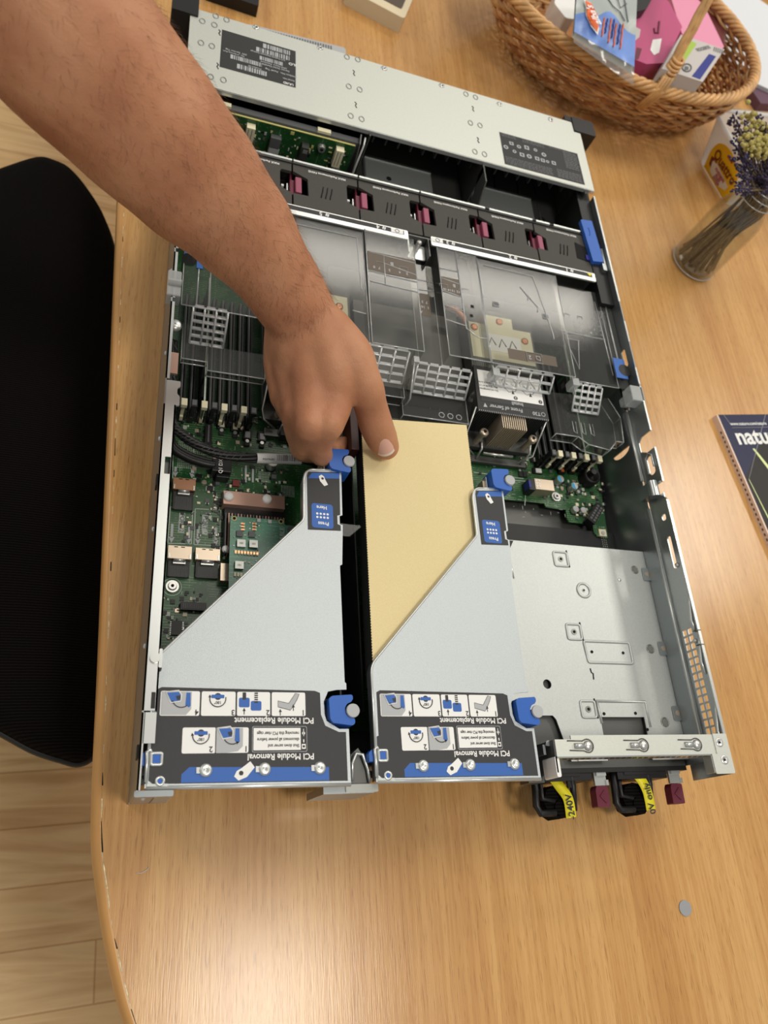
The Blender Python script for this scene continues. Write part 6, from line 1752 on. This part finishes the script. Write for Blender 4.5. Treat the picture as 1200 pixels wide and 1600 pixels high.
for i in range(NS):
    a = 2 * pi * (i + 0.5) / NS
    sk_.tube([bpt(a, t_ / 6) for t_ in range(7)], 0.0021, 'wicker_dk', n=6)
sk_.build('upright_stakes', bk)
MB().prism([(C0.x + 0.163 * cos(2 * pi * i / 40), C0.y + 0.106 * sin(2 * pi * i / 40)) for i in range(40)], 0.001, 0.006, 'wicker_dk').build('basket_floor', bk)
rm = MB()
for s_ in range(5):
    P_ = []
    n = 260
    for i in range(n):
        a = 2 * pi * i / n
        ph = a * 22 + 2 * pi * s_ / 5
        c, ra, rb = ring(1.0, 0.004 * cos(ph) * 1.2 + 0.002)
        P_.append((c.x + ra * cos(a), c.y + rb * sin(a), 0.100 + 0.0050 * sin(ph)))
    rm.tube(P_, 0.0030, 'wicker', n=7, closed=True)
rm.build('braided_rim', bk)
hd = MB()
h0 = W(1022, 115, 0.10); h0 = Vector((h0.x, ring(1)[0].y - ring(1)[2] * 0.985, 0.100)); h1 = Vector((0.560, 1.132, 0.100))
for s_ in range(5):
    P_ = []
    for i in range(61):
        u = i / 60
        base = h0.lerp(h1, u) + Vector((0.030 * sin(pi * u), 0, 0.185 * sin(pi * u) ** 0.8))
        ph = u * 30 + 2 * pi * s_ / 5
        P_.append(base + Vector((cos(ph), sin(ph) * abs(cos(pi * u)) * 0.3, sin(ph) * 0.6)) * 0.0042)
    hd.tube(P_, 0.0030, 'wicker', n=7)
for k in range(7):
    z = 0.108 + k * 0.0042
    c = h0 + Vector((0.002 + k * 0.0007, 0.001 + k * 0.0016, 0)); c.z = z
    hd.tube([c + Vector((0.0078 * cos(2 * pi * i / 14), 0.0062 * sin(2 * pi * i / 14), 0.001 * sin(2 * pi * i / 14))) for i in range(14)], 0.0021, 'wicker', n=6, closed=True)
for k in range(4):
    hd.tube([h0 + Vector((-0.006 + k * 0.004, -0.004, 0.018)), h0 + Vector((-0.009 + k * 0.004, -0.010, 0.0)), h0 + Vector((-0.016 + k * 0.0035, -0.008, -0.026))], 0.0022, 'wicker', n=6)
hd.build('arched_handle', bk)

# packets in the basket
def slab(name, label, cat, px, z, th, m, extra=None, r=0.0, bevel=0.001):
    P_ = [W(a, b, z) for a, b in px]
    n = MB()
    n.prism(rnd([(p.x, p.y) for p in P_], r) if r else [(p.x, p.y) for p in P_], z - th, z, m)
    if extra: extra(n, z + 0.0003)
    return n.build(name, label=label, cat=cat, group=None, bevel=bevel)
def ex_wh(n, z):
    pass
slab('white_packet', 'white crinkled packet at the left end inside the wicker basket', 'packet', [(872, -20), (902, -10), (898, 30), (884, 28), (866, 5)], 0.085, 0.03, 'white', r=0.004)
def ex_mag(n, z):
    F_ = lambda pts, m: n.flat([W(a, b, z) for a, b in pts], m)
    F_([(1020, 62), (1034, 60), (1030, 82), (1022, 86), (1016, 78)], 'white')
    F_([(993, 42), (1001, 46), (999, 58), (992, 64)], 'carton')
    F_([(995, 74), (1003, 76), (998, 92), (991, 94)], 'maroon')
    n.tube([W(1030, 34, z), W(1028, 52, z), W(1023, 52, z), W(1022, 45, z)], 0.0014, 'maroon', n=6)
slab('magenta_carton', 'magenta carton with a white window in the middle of the wicker basket', 'carton', [(990, 22), (1030, -12), (1046, 4), (1066, 42), (1040, 98), (1010, 100), (990, 92)], 0.106, 0.025, 'pink', ex_mag)
def ex_tea(n, z):
    F_ = lambda pts, m: n.flat([W(a, b, z) for a, b in pts], m)
    F_([(1080, 64), (1089, 68), (1061, 108), (1051, 104)], 'green')
    F_([(1108, 84), (1119, 88), (1094, 124), (1081, 119)], 'dblue')
    n.tube([W(1073 + 7 * cos(a), 106 + 6 * sin(a), z) for a in [2 * pi * i / 14 for i in range(14)]], 0.0011, 'grey', n=6, closed=True)
    F_([(1070, 103), (1076, 104), (1076, 109), (1069, 110)], 'grey')
    c = W(1099, 76, z)
    n.text('ROOIBOS', Matrix.Translation(c + Vector((0, 0, 0.0003))) @ Matrix.Rotation(radians(35), 4, 'Z'), 0.0075, 'grey')
    c = W(1125, 77, z)
    for k in range(5):
        F_([(1116 + 3 * k, 73 + k), (1117.6 + 3 * k, 73.5 + k), (1116 + 3 * k, 80 + k), (1114.4 + 3 * k, 79.5 + k)], 'grey')
slab('tea_carton', 'grey white carton with green and deep blue print behind the basket handle', 'carton', [(1064, 54), (1132, 77), (1098, 128), (1034, 107)], 0.1225, 0.024, 'carton', ex_tea)
slab('pink_packet', 'light pink shiny packet above the grey white carton in the basket', 'packet', [(1046, -12), (1078, -12), (1100, 8), (1132, 74), (1120, 78), (1066, 54)], 0.0975, 0.02, 'ltpink', r=0.004)
def ex_br(n, z):
    for k in range(14):
        n.tube([W(1096 + k * 2.6, -10 + k * 1.5, z), W(1106 + k * 1.9, 30 + k * 3, z)], 0.0007, 'redbrown', n=4)
slab('brown_packet', 'brown ribbed packet at the right end inside the wicker basket', 'packet', [(1078, -16), (1115, -12), (1128, 12), (1136, 45), (1132, 72), (1112, 30), (1096, 5)], 0.088, 0.03, 'brown', ex_br, r=0.004)
slab('black_tray', 'black plastic tray between the blue wipes and the magenta carton', 'tray', [(962, -22), (1030, -22), (1010, 14), (996, 18), (975, 10)], 0.118, 0.03, 'black', r=0.003)

wp = MB()
def wsurf(px, py, v):
    z = 0.134 - 0.014 * max(0, v) ** 1.5 + 0.003 * sin(px * 0.09) * sin(py * 0.07)
    return z
def wgrid(u, v):
    l = Vector((902, -18)).lerp(Vector((896, 66)), v); r = Vector((996, -14)).lerp(Vector((990, 134)), v)
    p = l.lerp(r, u)
    return W(p.x, p.y, wsurf(p.x, p.y, v))
def patch(b, u0, u1, v0, v1, m, dz=0.0, nu=14, nv=14, shape=None):
    b.grid(lambda u, v: wgrid(u0 + (u1 - u0) * u, (v0(u0 + (u1 - u0) * u) if callable(v0) else v0) + ((v1(u0 + (u1 - u0) * u) if callable(v1) else v1) - (v0(u0 + (u1 - u0) * u) if callable(v0) else v0)) * v) + Vector((0, 0, dz)), nu, nv, m)
hill = lambda u: 0.50 - 0.22 * math.exp(-((u - 0.55) / 0.22) ** 2) - 0.10 * math.exp(-((u - 0.15) / 0.12) ** 2) - 0.1 * (u > 0.7) * (u - 0.7)
patch(wp, 0, 1, 0.0, 0.86, 'wipes2', -0.0035)
patch(wp, 0, 1, 0.0, hill, 'wipes2'); patch(wp, 0, 1, hill, 0.80, 'wipes')
patch(wp, 0, 1, 0.80, 1.0, 'wipeclear')
def wl(pts, m, r):
    wp.tube([wgrid(u, v) + Vector((0, 0, 0.0012)) for u, v in pts], r, m, n=5)
leaf = [(0.10, 0.22), (0.22, 0.26), (0.33, 0.40), (0.38, 0.60), (0.36, 0.70), (0.24, 0.62), (0.15, 0.48), (0.14, 0.34)]
wp.flat([wgrid(u, v) + Vector((0, 0, 0.0030)) for u, v in leaf], 'white')
ctr = (0.245, 0.46)
wp.flat([wgrid(ctr[0] + (u - ctr[0]) * 0.86, ctr[1] + (v - ctr[1]) * 0.88) + Vector((0, 0, 0.0040)) for u, v in leaf], 'orangelogo')
c = wgrid(0.26, 0.46)
wp.text("alba's", Matrix.Translation(c + Vector((0, 0, 0.0056))) @ Matrix.Rotation(radians(102), 4, 'Z'), 0.0155, 'white')
for k, (u, v0_, v1_) in enumerate(((0.47, 0.40, 0.66), (0.52, 0.40, 0.60), (0.58, 0.38, 0.70), (0.63, 0.38, 0.62), (0.67, 0.42, 0.72), (0.73, 0.42, 0.66), (0.78, 0.40, 0.70))):
    wl([(u + 0.006 * sin(i * 2.4) - 0.004 * i, v0_ + (v1_ - v0_) * i / 7) for i in range(8)], 'orangelogo' if k % 2 == 0 else 'dblue', 0.0009)
wl([(0.50, 0.12), (0.60, 0.22), (0.72, 0.27), (0.80, 0.36)], 'grey', 0.0006); wl([(0.66, 0.1), (0.72, 0.22), (0.82, 0.16)], 'grey', 0.0006); wl([(0.78, 0.1), (0.84, 0.3), (0.86, 0.36)], 'grey', 0.0006)
wp.build('wipes_packet', label='blue and grey packet with an orange leaf logo hanging over the basket rim', cat='packet')

# ------------------------------------------------------------------ papers and book right of the basket
MB().prism([(0.885, 1.02), (1.12, 1.10), (1.08, 1.30), (0.83, 1.20)], 0.0, 0.014, 'purple').box(0.90, 0.901, 1.05, 1.051, 0.001, 0.002, 'page').build('purple_book', label='purple covered book beneath the white papers at upper right', cat='book')
pp = [W(1090, -30, 0.02), W(1130, 0, 0.02), W(1240, 62, 0.02), W(1240, 175, 0.02), W(1164, 122, 0.02), W(1150, 100, 0.02), W(1120, -30, 0.02)]
PP = [(0.80, 1.30), (0.90, 1.36), (1.16, 1.24), (1.06, 1.03), (0.868, 1.062), (0.84, 1.12)]
for k in range(3):
    d = 0.006 * k
    MB().prism([(x + d * (1 if i % 2 else -0.4), y - d * 0.5 + 0.003 * k) for i, (x, y) in enumerate(PP)], 0.0145 + 0.0022 * k, 0.0158 + 0.0022 * k, 'paper').build('paper_sheet', label=['lowest white sheet of the paper stack at upper right', 'middle white sheet of the paper stack at upper right', 'topmost white sheet of the paper stack at upper right'][k], cat='paper', group='stacked white papers')
MB().prism([(1.0, 1.42), (1.4, 1.30), (1.45, 1.6), (1.1, 1.7)], 0.0, 0.05, 'black').build('dark_case', label='dark case in the far upper right corner', cat='case')

# ------------------------------------------------------------------ plastic tub
tb = thing('plastic_tub', 'frosted plastic tub with a yellow Quattro label beside the basket', 'tub', (0.72, 0.85, 0.0))
zt = 0.066
A1 = W(1118, 170, zt); B1 = W(1184, 280, zt); A0 = W(1087, 248, 0.0); B0 = W(1130, 322, 0.0)
d1 = (B1 - A1).normalized(); n1 = Vector((-d1.y, d1.x, 0))
if n1.x < 0: n1 = -n1
d0 = (B0 - A0).normalized()
wd = 0.135
R1 = [A1, B1, B1 + n1 * wd, A1 + n1 * wd]
R0 = [A0 + n1 * 0.004, B0 + n1 * 0.004, B0 + n1 * (wd - 0.035), A0 + n1 * (wd - 0.035)]
def rr3(P_, r, z):
    return [Vector((x, y, z)) for x, y in rnd([(p.x, p.y) for p in P_], r, 6)]
lv = [rr3(R0, 0.014, 0.001)]
for k in range(1, 8):
    f_ = k / 7
    lv.append(rr3([a.lerp(b, f_) for a, b in zip(R0, R1)], 0.014 + 0.004 * f_, 0.001 + (zt - 0.001) * f_))
cen = sum(R1, Vector()) / 4
lv.append(rr3([p + (p - cen).normalized() * 0.006 for p in R1], 0.020, zt + 0.001)); lv.append(rr3([p + (p - cen).normalized() * 0.007 for p in R1], 0.020, zt - 0.004))
n_ = len(lv[0]); b = MB()
b.add([p for l in lv for p in l], [(j * n_ + i, j * n_ + (i + 1) % n_, (j + 1) * n_ + (i + 1) % n_, (j + 1) * n_ + i) for j in range(len(lv) - 1) for i in range(n_)] , 'tub', True)
b.flat([p for p in lv[0]][::-1], 'tub')
for f_, rr_ in ((0.97, 0.0014),):
    b.tube(rr3([a.lerp(c2, f_) + (a.lerp(c2, f_) - cen).normalized() * 0.001 for a, c2 in zip(R0, R1)], 0.018, zt * f_), rr_, 'tub', n=6, closed=True)
b.build('container', tb)
# label wrapped on the near side
lbl = MB()
nrm = Vector((-n1.x, -n1.y, 0))
def tp(u, v, off=0.0008):
    a = R0[0].lerp(R0[1], u); c2 = R1[0].lerp(R1[1], u)
    p = a.lerp(c2, v)
    return Vector((p.x, p.y, 0.001 + (zt - 0.001) * v)) + nrm * off + Vector((0, 0, 0.0004))
dome = [(0.20, 0.02), (0.97, 0.02), (0.97, 0.12), (0.90, 0.45), (0.78, 0.68), (0.60, 0.80), (0.42, 0.80), (0.27, 0.66), (0.20, 0.42)]
dome = rnd(dome, [0, 0, 0.05, 0.2, 0.2, 0.2, 0.2, 0.2, 0.2], 5)
lbl.flat([tp(u, v) for u, v in dome], 'ylabel')
lbl.flat([tp(u, v, 0.0012) for u, v in [(0.32, 0.30), (0.40, 0.36), (0.80, 0.30), (0.80, 0.18), (0.62, 0.06), (0.36, 0.10)]], 'white')
lbl.flat([tp(u, v, 0.0011) for u, v in [(0.26, 0.34), (0.34, 0.38), (0.34, 0.16), (0.28, 0.18)]], 'redbrown')
ex = (tp(0.8, 0.4) - tp(0.3, 0.4)).normalized(); ey = (tp(0.5, 0.7) - tp(0.5, 0.3)); ey = (ey - ex * ey.dot(ex)).normalized(); ez = ex.cross(ey)
def tm(u, v): 
    m4 = Matrix((ex, ey, ez)).transposed().to_4x4(); m4.translation = tp(u, v, 0.0016); return m4
lbl.text('Quattro', tm(0.56, 0.47), 0.0200, 'redbrown', squeeze=0.85)
for s_, v in (('nuttepa', 0.28), ('dulli', 0.195), ('sinije', 0.12)):
    lbl.text(s_, tm(0.57, v), 0.0085, 'red')
lbl.flat([tp(u, v, 0.0013) for u, v in [(0.50, 0.66), (0.62, 0.66), (0.62, 0.71), (0.50, 0.71)]], 'red')
lbl.build('tub_label', tb, label='yellow label reading Quattro')

# ------------------------------------------------------------------ glass jar with dried flowers
jc = W(1080, 413, 0.0)
jar = thing('glass_jar', 'small clear glass jar holding dried stems, right of the server', 'jar', (jc.x, jc.y, 0.0))
prof = [(0.0, 0.003), (0.022, 0.002), (0.029, 0.0), (0.0325, 0.004), (0.0335, 0.012), (0.0335, 0.050), (0.0325, 0.058), (0.0275, 0.066), (0.0245, 0.070), (0.0240, 0.074), (0.0258, 0.076), (0.0240, 0.079), (0.0256, 0.082), (0.0242, 0.085), (0.0250, 0.0865), (0.0235, 0.087), (0.0222, 0.085), (0.0222, 0.070), (0.0305, 0.057), (0.0315, 0.050), (0.0315, 0.013), (0.027, 0.006), (0.0, 0.006)]
prof = [(r * 0.92, z * 1.5 if z > 0.02 else z) for r, z in prof]
MB().lathe(jc, prof, 'glass', 48).build('jar_body', jar)
rl = MB()
for z, r in ((0.1135, 0.0238), (0.1225, 0.0236), (0.004, 0.0300), (0.1300, 0.0217)):
    rl.tube([(jc.x + r * cos(2 * pi * i / 40), jc.y + r * sin(2 * pi * i / 40), z) for i in range(40)], 0.0007, 'baffle_edge', n=5, closed=True)
rl.build('glass_threads', jar)
targets = []
for k in range(72):
    targets.append((W(random.uniform(1170, 1250), random.uniform(165, 235), 0.165) if k % 6 == 0 else W(random.uniform(1145, 1250), random.uniform(170, 300), random.uniform(0.13, 0.165)), k))
for k, (tg, _) in enumerate(targets):
    a0 = random.uniform(0, 2 * pi); r0 = random.uniform(0.003, 0.027)
    p0 = jc + Vector((r0 * cos(a0), r0 * sin(a0), 0.008))
    a1 = random.uniform(0, 2 * pi); r1 = random.uniform(0.0, 0.017)
    p1 = jc + Vector((r1 * cos(a1), r1 * sin(a1), 0.120))
    sp = MB()
    P_ = catmull([p0, p0.lerp(p1, 0.5) + Vector((random.uniform(-0.003, 0.003), random.uniform(-0.003, 0.003), 0)), p1, tg], 5)
    sp.tube(P_, [0.0017 - 0.0011 * i / (len(P_) - 1) for i in range(len(P_))], 'stem', n=5)
    kind_ = 'yellow' if k % 6 == 0 else 'lavender'
    if kind_ == 'yellow':
        for _i in range(26):
            sp.ball(tg + Vector((random.gauss(0, 0.007), random.gauss(0, 0.007), random.gauss(0, 0.004))), random.uniform(0.0018, 0.0034), 'yflower', 7)
    else:
        d_ = (tg - p1).normalized()
        for _i in range(24):
            c = tg - d_ * random.uniform(-0.004, 0.028) + Vector((random.gauss(0, 0.0026), random.gauss(0, 0.0026), random.gauss(0, 0.0022)))
            e_ = c + (d_ + Vector((random.gauss(0, 0.6), random.gauss(0, 0.6), random.gauss(0, 0.6)))).normalized() * 0.0045
            sp.tube([c, c.lerp(e_, 0.5), e_], [0.0006, 0.0014, 0.0004], 'lav', n=5)
    n_y = 'dried yellow flower head leaning out of the glass jar' if kind_ == 'yellow' else 'dried lavender stem leaning out of the glass jar'
    sp.build('dried_flower', label=n_y, cat='dried flower', group='dried yellow flowers in the jar' if kind_ == 'yellow' else 'dried lavender stems in the jar')

# ------------------------------------------------------------------ magazine
mg = thing('magazine', 'glossy dark magazine titled nature at the right edge of the table', 'magazine', (0.72, 0.27, 0.0))
zm = 0.0075
K0 = W(1122, 648, zm); K1 = W(1200, 829, zm); ey = (K0 - K1).normalized(); ex = Vector((ey.y, -ey.x, 0))
def mp_(u, v, z=zm): 
    p = K0 + ex * u - ey * v; return Vector((p.x, p.y, z))
MB().prism([(p.x, p.y) for p in (mp_(-0.001, 0.001), mp_(0.205, 0.001), mp_(0.205, 0.272), mp_(-0.001, 0.272))], 0.0008, zm - 0.0006, 'page').build('page_block', mg)
cv_ = MB()
cv_.prism([(p.x, p.y) for p in (mp_(0, 0), mp_(0.21, 0), mp_(0.21, 0.275), mp_(0, 0.275))], zm - 0.0005, zm, 'inkblack')
cv_.flat([mp_(u, v, zm + 0.0001) for u, v in [(0, 0), (0.21, 0), (0.21, 0.018), (0.055, 0.030), (0.006, 0.075), (0.0, 0.080)]], 'navy')
for k, (u0, v0_, u1, v1_, w0, w1) in enumerate(((0.004, 0.083, 0.018, 0.30, 0.0008, 0.004), (0.030, 0.045, 0.11, 0.26, 0.003, 0.02))):
    cv_.flat([mp_(u0, v0_, zm + 0.0002), mp_(u0 + w0, v0_, zm + 0.0002), mp_(min(u1 + w1, 0.21), min(v1_, 0.274), zm + 0.0002), mp_(u1, min(v1_, 0.274), zm + 0.0002)], 'lime')
for a, c in (((0.004, 0.083), (0.075, 0.0)), ((0.008, 0.0), (0.012, 0.012))):
    cv_.tube([mp_(*a, zm + 0.0002), mp_(*c, zm + 0.0002)], 0.0003, 'ltgrey', n=4)
am = math.atan2(ex.y, ex.x)
def mt_(u, v): 
    return Matrix.Translation(mp_(u, v, zm + 0.0004)) @ Matrix.Rotation(am, 4, 'Z')
cv_.text('www.nature.com/nature', mt_(0.012, 0.0125), 0.0058, 'white', 'LEFT')
cv_.tube([mp_(0.012, 0.0175, zm + 0.0002), mp_(0.19, 0.0175, zm + 0.0002)], 0.00025, 'ltgrey', n=4)
cv_.text('nature', mt_(0.0115, 0.0300), 0.0290, 'white', 'LEFT', squeeze=1.02, bold=0.028)
cv_.build('cover', mg, label='dark cover with the title nature')
sp = MB().prism([(p.x, p.y) for p in (mp_(-0.0022, 0), mp_(0.0, 0), mp_(0.0, 0.275), mp_(-0.0022, 0.275))], 0.0, zm - 0.0001, 'page')
for k in range(30):
    sp.flat([mp_(-0.0023, 0.02 + k * 0.006, 0.0045), mp_(-0.0023, 0.023 + k * 0.006, 0.0045), mp_(-0.0023, 0.023 + k * 0.006, 0.0025), mp_(-0.0023, 0.02 + k * 0.006, 0.0025)], 'brownlabel')
sp.build('spine', mg, label='pale printed spine')

# ================================================================== person's right arm and hand
def chain(b, pts, n=18):
    """rounded, tapering limb segment through (point, radius) pairs"""
    P_ = catmull([p for p, r in pts], 6)
    R_ = []
    for i in range(len(pts) - 1):
        for j in range(6):
            t_ = j / 6; t_ = t_ * t_ * (3 - 2 * t_)
            R_.append(pts[i][1] * (1 - t_) + pts[i + 1][1] * t_)
    R_.append(pts[-1][1])
    b.tube(P_, R_, 'skin', n=n)
    b.ball(P_[0], R_[0], 'skin', 16); b.ball(P_[-1], R_[-1], 'skin', 16)
    return P_, R_
body = MB()
wr = D(477, 505, 0.560)
arm_pts = [(D(-430, -560, 0.33), 0.056), (D(-210, -330, 0.345), 0.053), (D(-40, -130, 0.365), 0.0500), (D(95, 45, 0.395), 0.0478), (D(210, 175, 0.432), 0.0450), (D(298, 272, 0.468), 0.0415), (D(370, 350, 0.500), 0.0352), (D(430, 430, 0.532), 0.0285), (D(472, 496, 0.556), 0.0262)]
AP, AR = chain(body, arm_pts, 28)
# palm and metacarpals
iM = W(512, 664, 0.122); mM = W(484, 666, 0.1195); rM = W(463, 648, 0.109); lM = W(444, 620, 0.100)
chain(body, [(D(498, 512, 0.555), 0.0205), (D(520, 570, 0.553), 0.0185), (W(520, 625, 0.124), 0.0150), (iM, 0.0122)])
chain(body, [(D(478, 512, 0.556), 0.0225), (D(487, 580, 0.556), 0.0180), (W(486, 630, 0.122), 0.0145), (mM, 0.0125)])
chain(body, [(D(460, 512, 0.562), 0.0215), (D(462, 575, 0.566), 0.0175), (W(464, 615, 0.112), 0.0140), (rM, 0.0118)])
chain(body, [(D(448, 515, 0.566), 0.0165), (D(441, 560, 0.574), 0.0145), (lM, 0.0112)])
chain(body, [(D(488, 540, 0.557), 0.021), (D(503, 600, 0.557), 0.0165), (W(499, 652, 0.1205), 0.0125)])
chain(body, [(D(470, 545, 0.560), 0.021), (D(474, 600, 0.562), 0.0165), (W(474, 650, 0.1150), 0.0122)])
chain(body, [(D(452, 545, 0.567), 0.017), (D(452, 590, 0.573), 0.0145), (W(455, 632, 0.1050), 0.0118)])
# thumb with its web
tT = W(603, 698, 0.0915)
TH = [(D(508, 520, 0.556), 0.0205), (D(543, 555, 0.556), 0.0185), (D(568, 600, 0.560), 0.0142), (W(579, 634, 0.117), 0.0128), (W(587, 662, 0.106), 0.0132), (W(596, 684, 0.0965), 0.0126), (tT, 0.0108)]
chain(body, TH, 20)
chain(body, [(D(520, 560, 0.562), 0.017), (D(540, 595, 0.566), 0.013), (D(545, 610, 0.57), 0.009)])
# fingers folding down behind the board edge
FG = [[(iM, 0.0118), (W(500, 690, 0.104), 0.0098), (W(503, 712, 0.084), 0.0088), (W(515, 708, 0.064), 0.0080), (W(538, 694, 0.060), 0.0070)],
      [(mM, 0.0120), (W(473, 688, 0.096), 0.0100), (W(474, 704, 0.078), 0.0090), (W(506, 706, 0.064), 0.0080), (W(520, 694, 0.056), 0.0070)],
      [(rM, 0.0114), (W(465, 680, 0.087), 0.0094), (W(475, 694, 0.069), 0.0085), (W(493, 690, 0.055), 0.0076), (W(508, 680, 0.048), 0.0066)],
      [(lM, 0.0106), (W(456, 655, 0.076), 0.0084), (W(466, 670, 0.060), 0.0076), (W(480, 670, 0.049), 0.0068), (W(493, 664, 0.044), 0.0060)]]
for f in FG:
    chain(body, f, 16)
# knuckle bumps and ulnar wrist bone
body.ball(iM + Vector((0, 0, 0.0025)), 0.0118, 'skin', 14); body.ball(mM + Vector((-0.001, 0, 0.0030)), 0.0118, 'skin', 14); body.ball(W(462, 640, 0.113), 0.0112, 'skin', 14)
person = body.build('person', label='person reaching in with a bare right arm, thumb pressing on the tan sheet', cat='person', loc=tuple(wr))
rmd = person.modifiers.new('remesh', 'REMESH'); rmd.mode = 'VOXEL'; rmd.voxel_size = 0.0016; rmd.use_smooth_shade = True
smd = person.modifiers.new('smooth', 'SMOOTH'); smd.factor = 0.5; smd.iterations = 16
# thumb nail
up = (CAM - tT).normalized()
tdir = (tT - W(590, 662, 0.104)).normalized()
side = tdir.cross(Vector((0, 0, 1))).normalized(); nup = side.cross(tdir).normalized()
if nup.z < 0: nup = -nup
nup = (nup + Vector((-0.25, -0.1, 0.0))).normalized(); nup = (nup - tdir * nup.dot(tdir)).normalized(); side = tdir.cross(nup).normalized()
nc = W(596, 684, 0.0965).lerp(tT, 0.30)
nup = (CAM - nc).normalized(); nup = (nup - tdir * nup.dot(tdir)).normalized(); side = tdir.cross(nup).normalized()
def nailp(u, v, off=0.0):
    w_ = 0.0072 * (1 - 0.12 * (1 - v)); ang = (u - 0.5) * 1.75
    L = (v - 0.50) * 0.0172
    rr_ = 0.0143 - 0.0014 * v
    corner = 0.0022 * (abs(u - 0.5) * 2) ** 2.4
    L = L + (corner if v < 0.5 else -corner) * (abs(v - 0.5) * 2)
    return nc + tdir * L + side * (rr_ * sin(ang) * 0.74) + nup * (rr_ * cos(ang) - 0.0006 + off - 0.0012 * v * v)
nl = MB(); nl.grid(lambda u, v: nailp(u, v), 12, 12, 'nail'); nl.grid(lambda u, v: nailp(u, 0.90 + 0.12 * v, 0.0001), 12, 2, 'nail_tip')
nl.build('thumb_nail', person)
# skin folds over the thumb joint
# arm hair
hr = MB()
rs = random.Random(11)
for k in range(2800):
    t_ = rs.uniform(0.30, 0.985)
    i = min(int(t_ * (len(AP) - 1)), len(AP) - 2); f_ = t_ * (len(AP) - 1) - i
    c = AP[i].lerp(AP[i + 1], f_); r = AR[i] * (1 - f_) + AR[i + 1] * f_
    ax_ = (AP[i + 1] - AP[i]).normalized()
    u_ = ax_.cross(Vector((0, 0, 1))).normalized(); v_ = u_.cross(ax_)
    if v_.z < 0: v_ = -v_
    a = rs.uniform(-0.5, pi + 0.5)
    n_ = u_ * cos(a) + v_ * sin(a); tg_ = (-u_ * sin(a) + v_ * cos(a))
    p0 = c + n_ * (r * 0.985)
    L = rs.uniform(0.004, 0.011)
    dd = (ax_ * rs.uniform(0.3, 0.9) + tg_ * rs.uniform(-0.9, 0.5) + n_ * 0.18).normalized()
    p1 = p0 + dd * L * 0.5 + n_ * 0.0009; p2 = p0 + (dd + n_ * rs.uniform(-0.15, 0.25)).normalized() * L + n_ * 0.0004
    s1_ = dd.cross(n_).normalized() * 0.000045
    hr.add([p0 - s1_, p0 + s1_, p0 + n_ * 0.00008, p1 - s1_ * 0.8, p1 + s1_ * 0.8, p1 + n_ * 0.00007, p2], [(0, 1, 4, 3), (1, 2, 5, 4), (2, 0, 3, 5), (3, 4, 6), (4, 5, 6), (5, 3, 6)], 'hair')
ho = hr.build('arm_hair', person, kind='stuff')
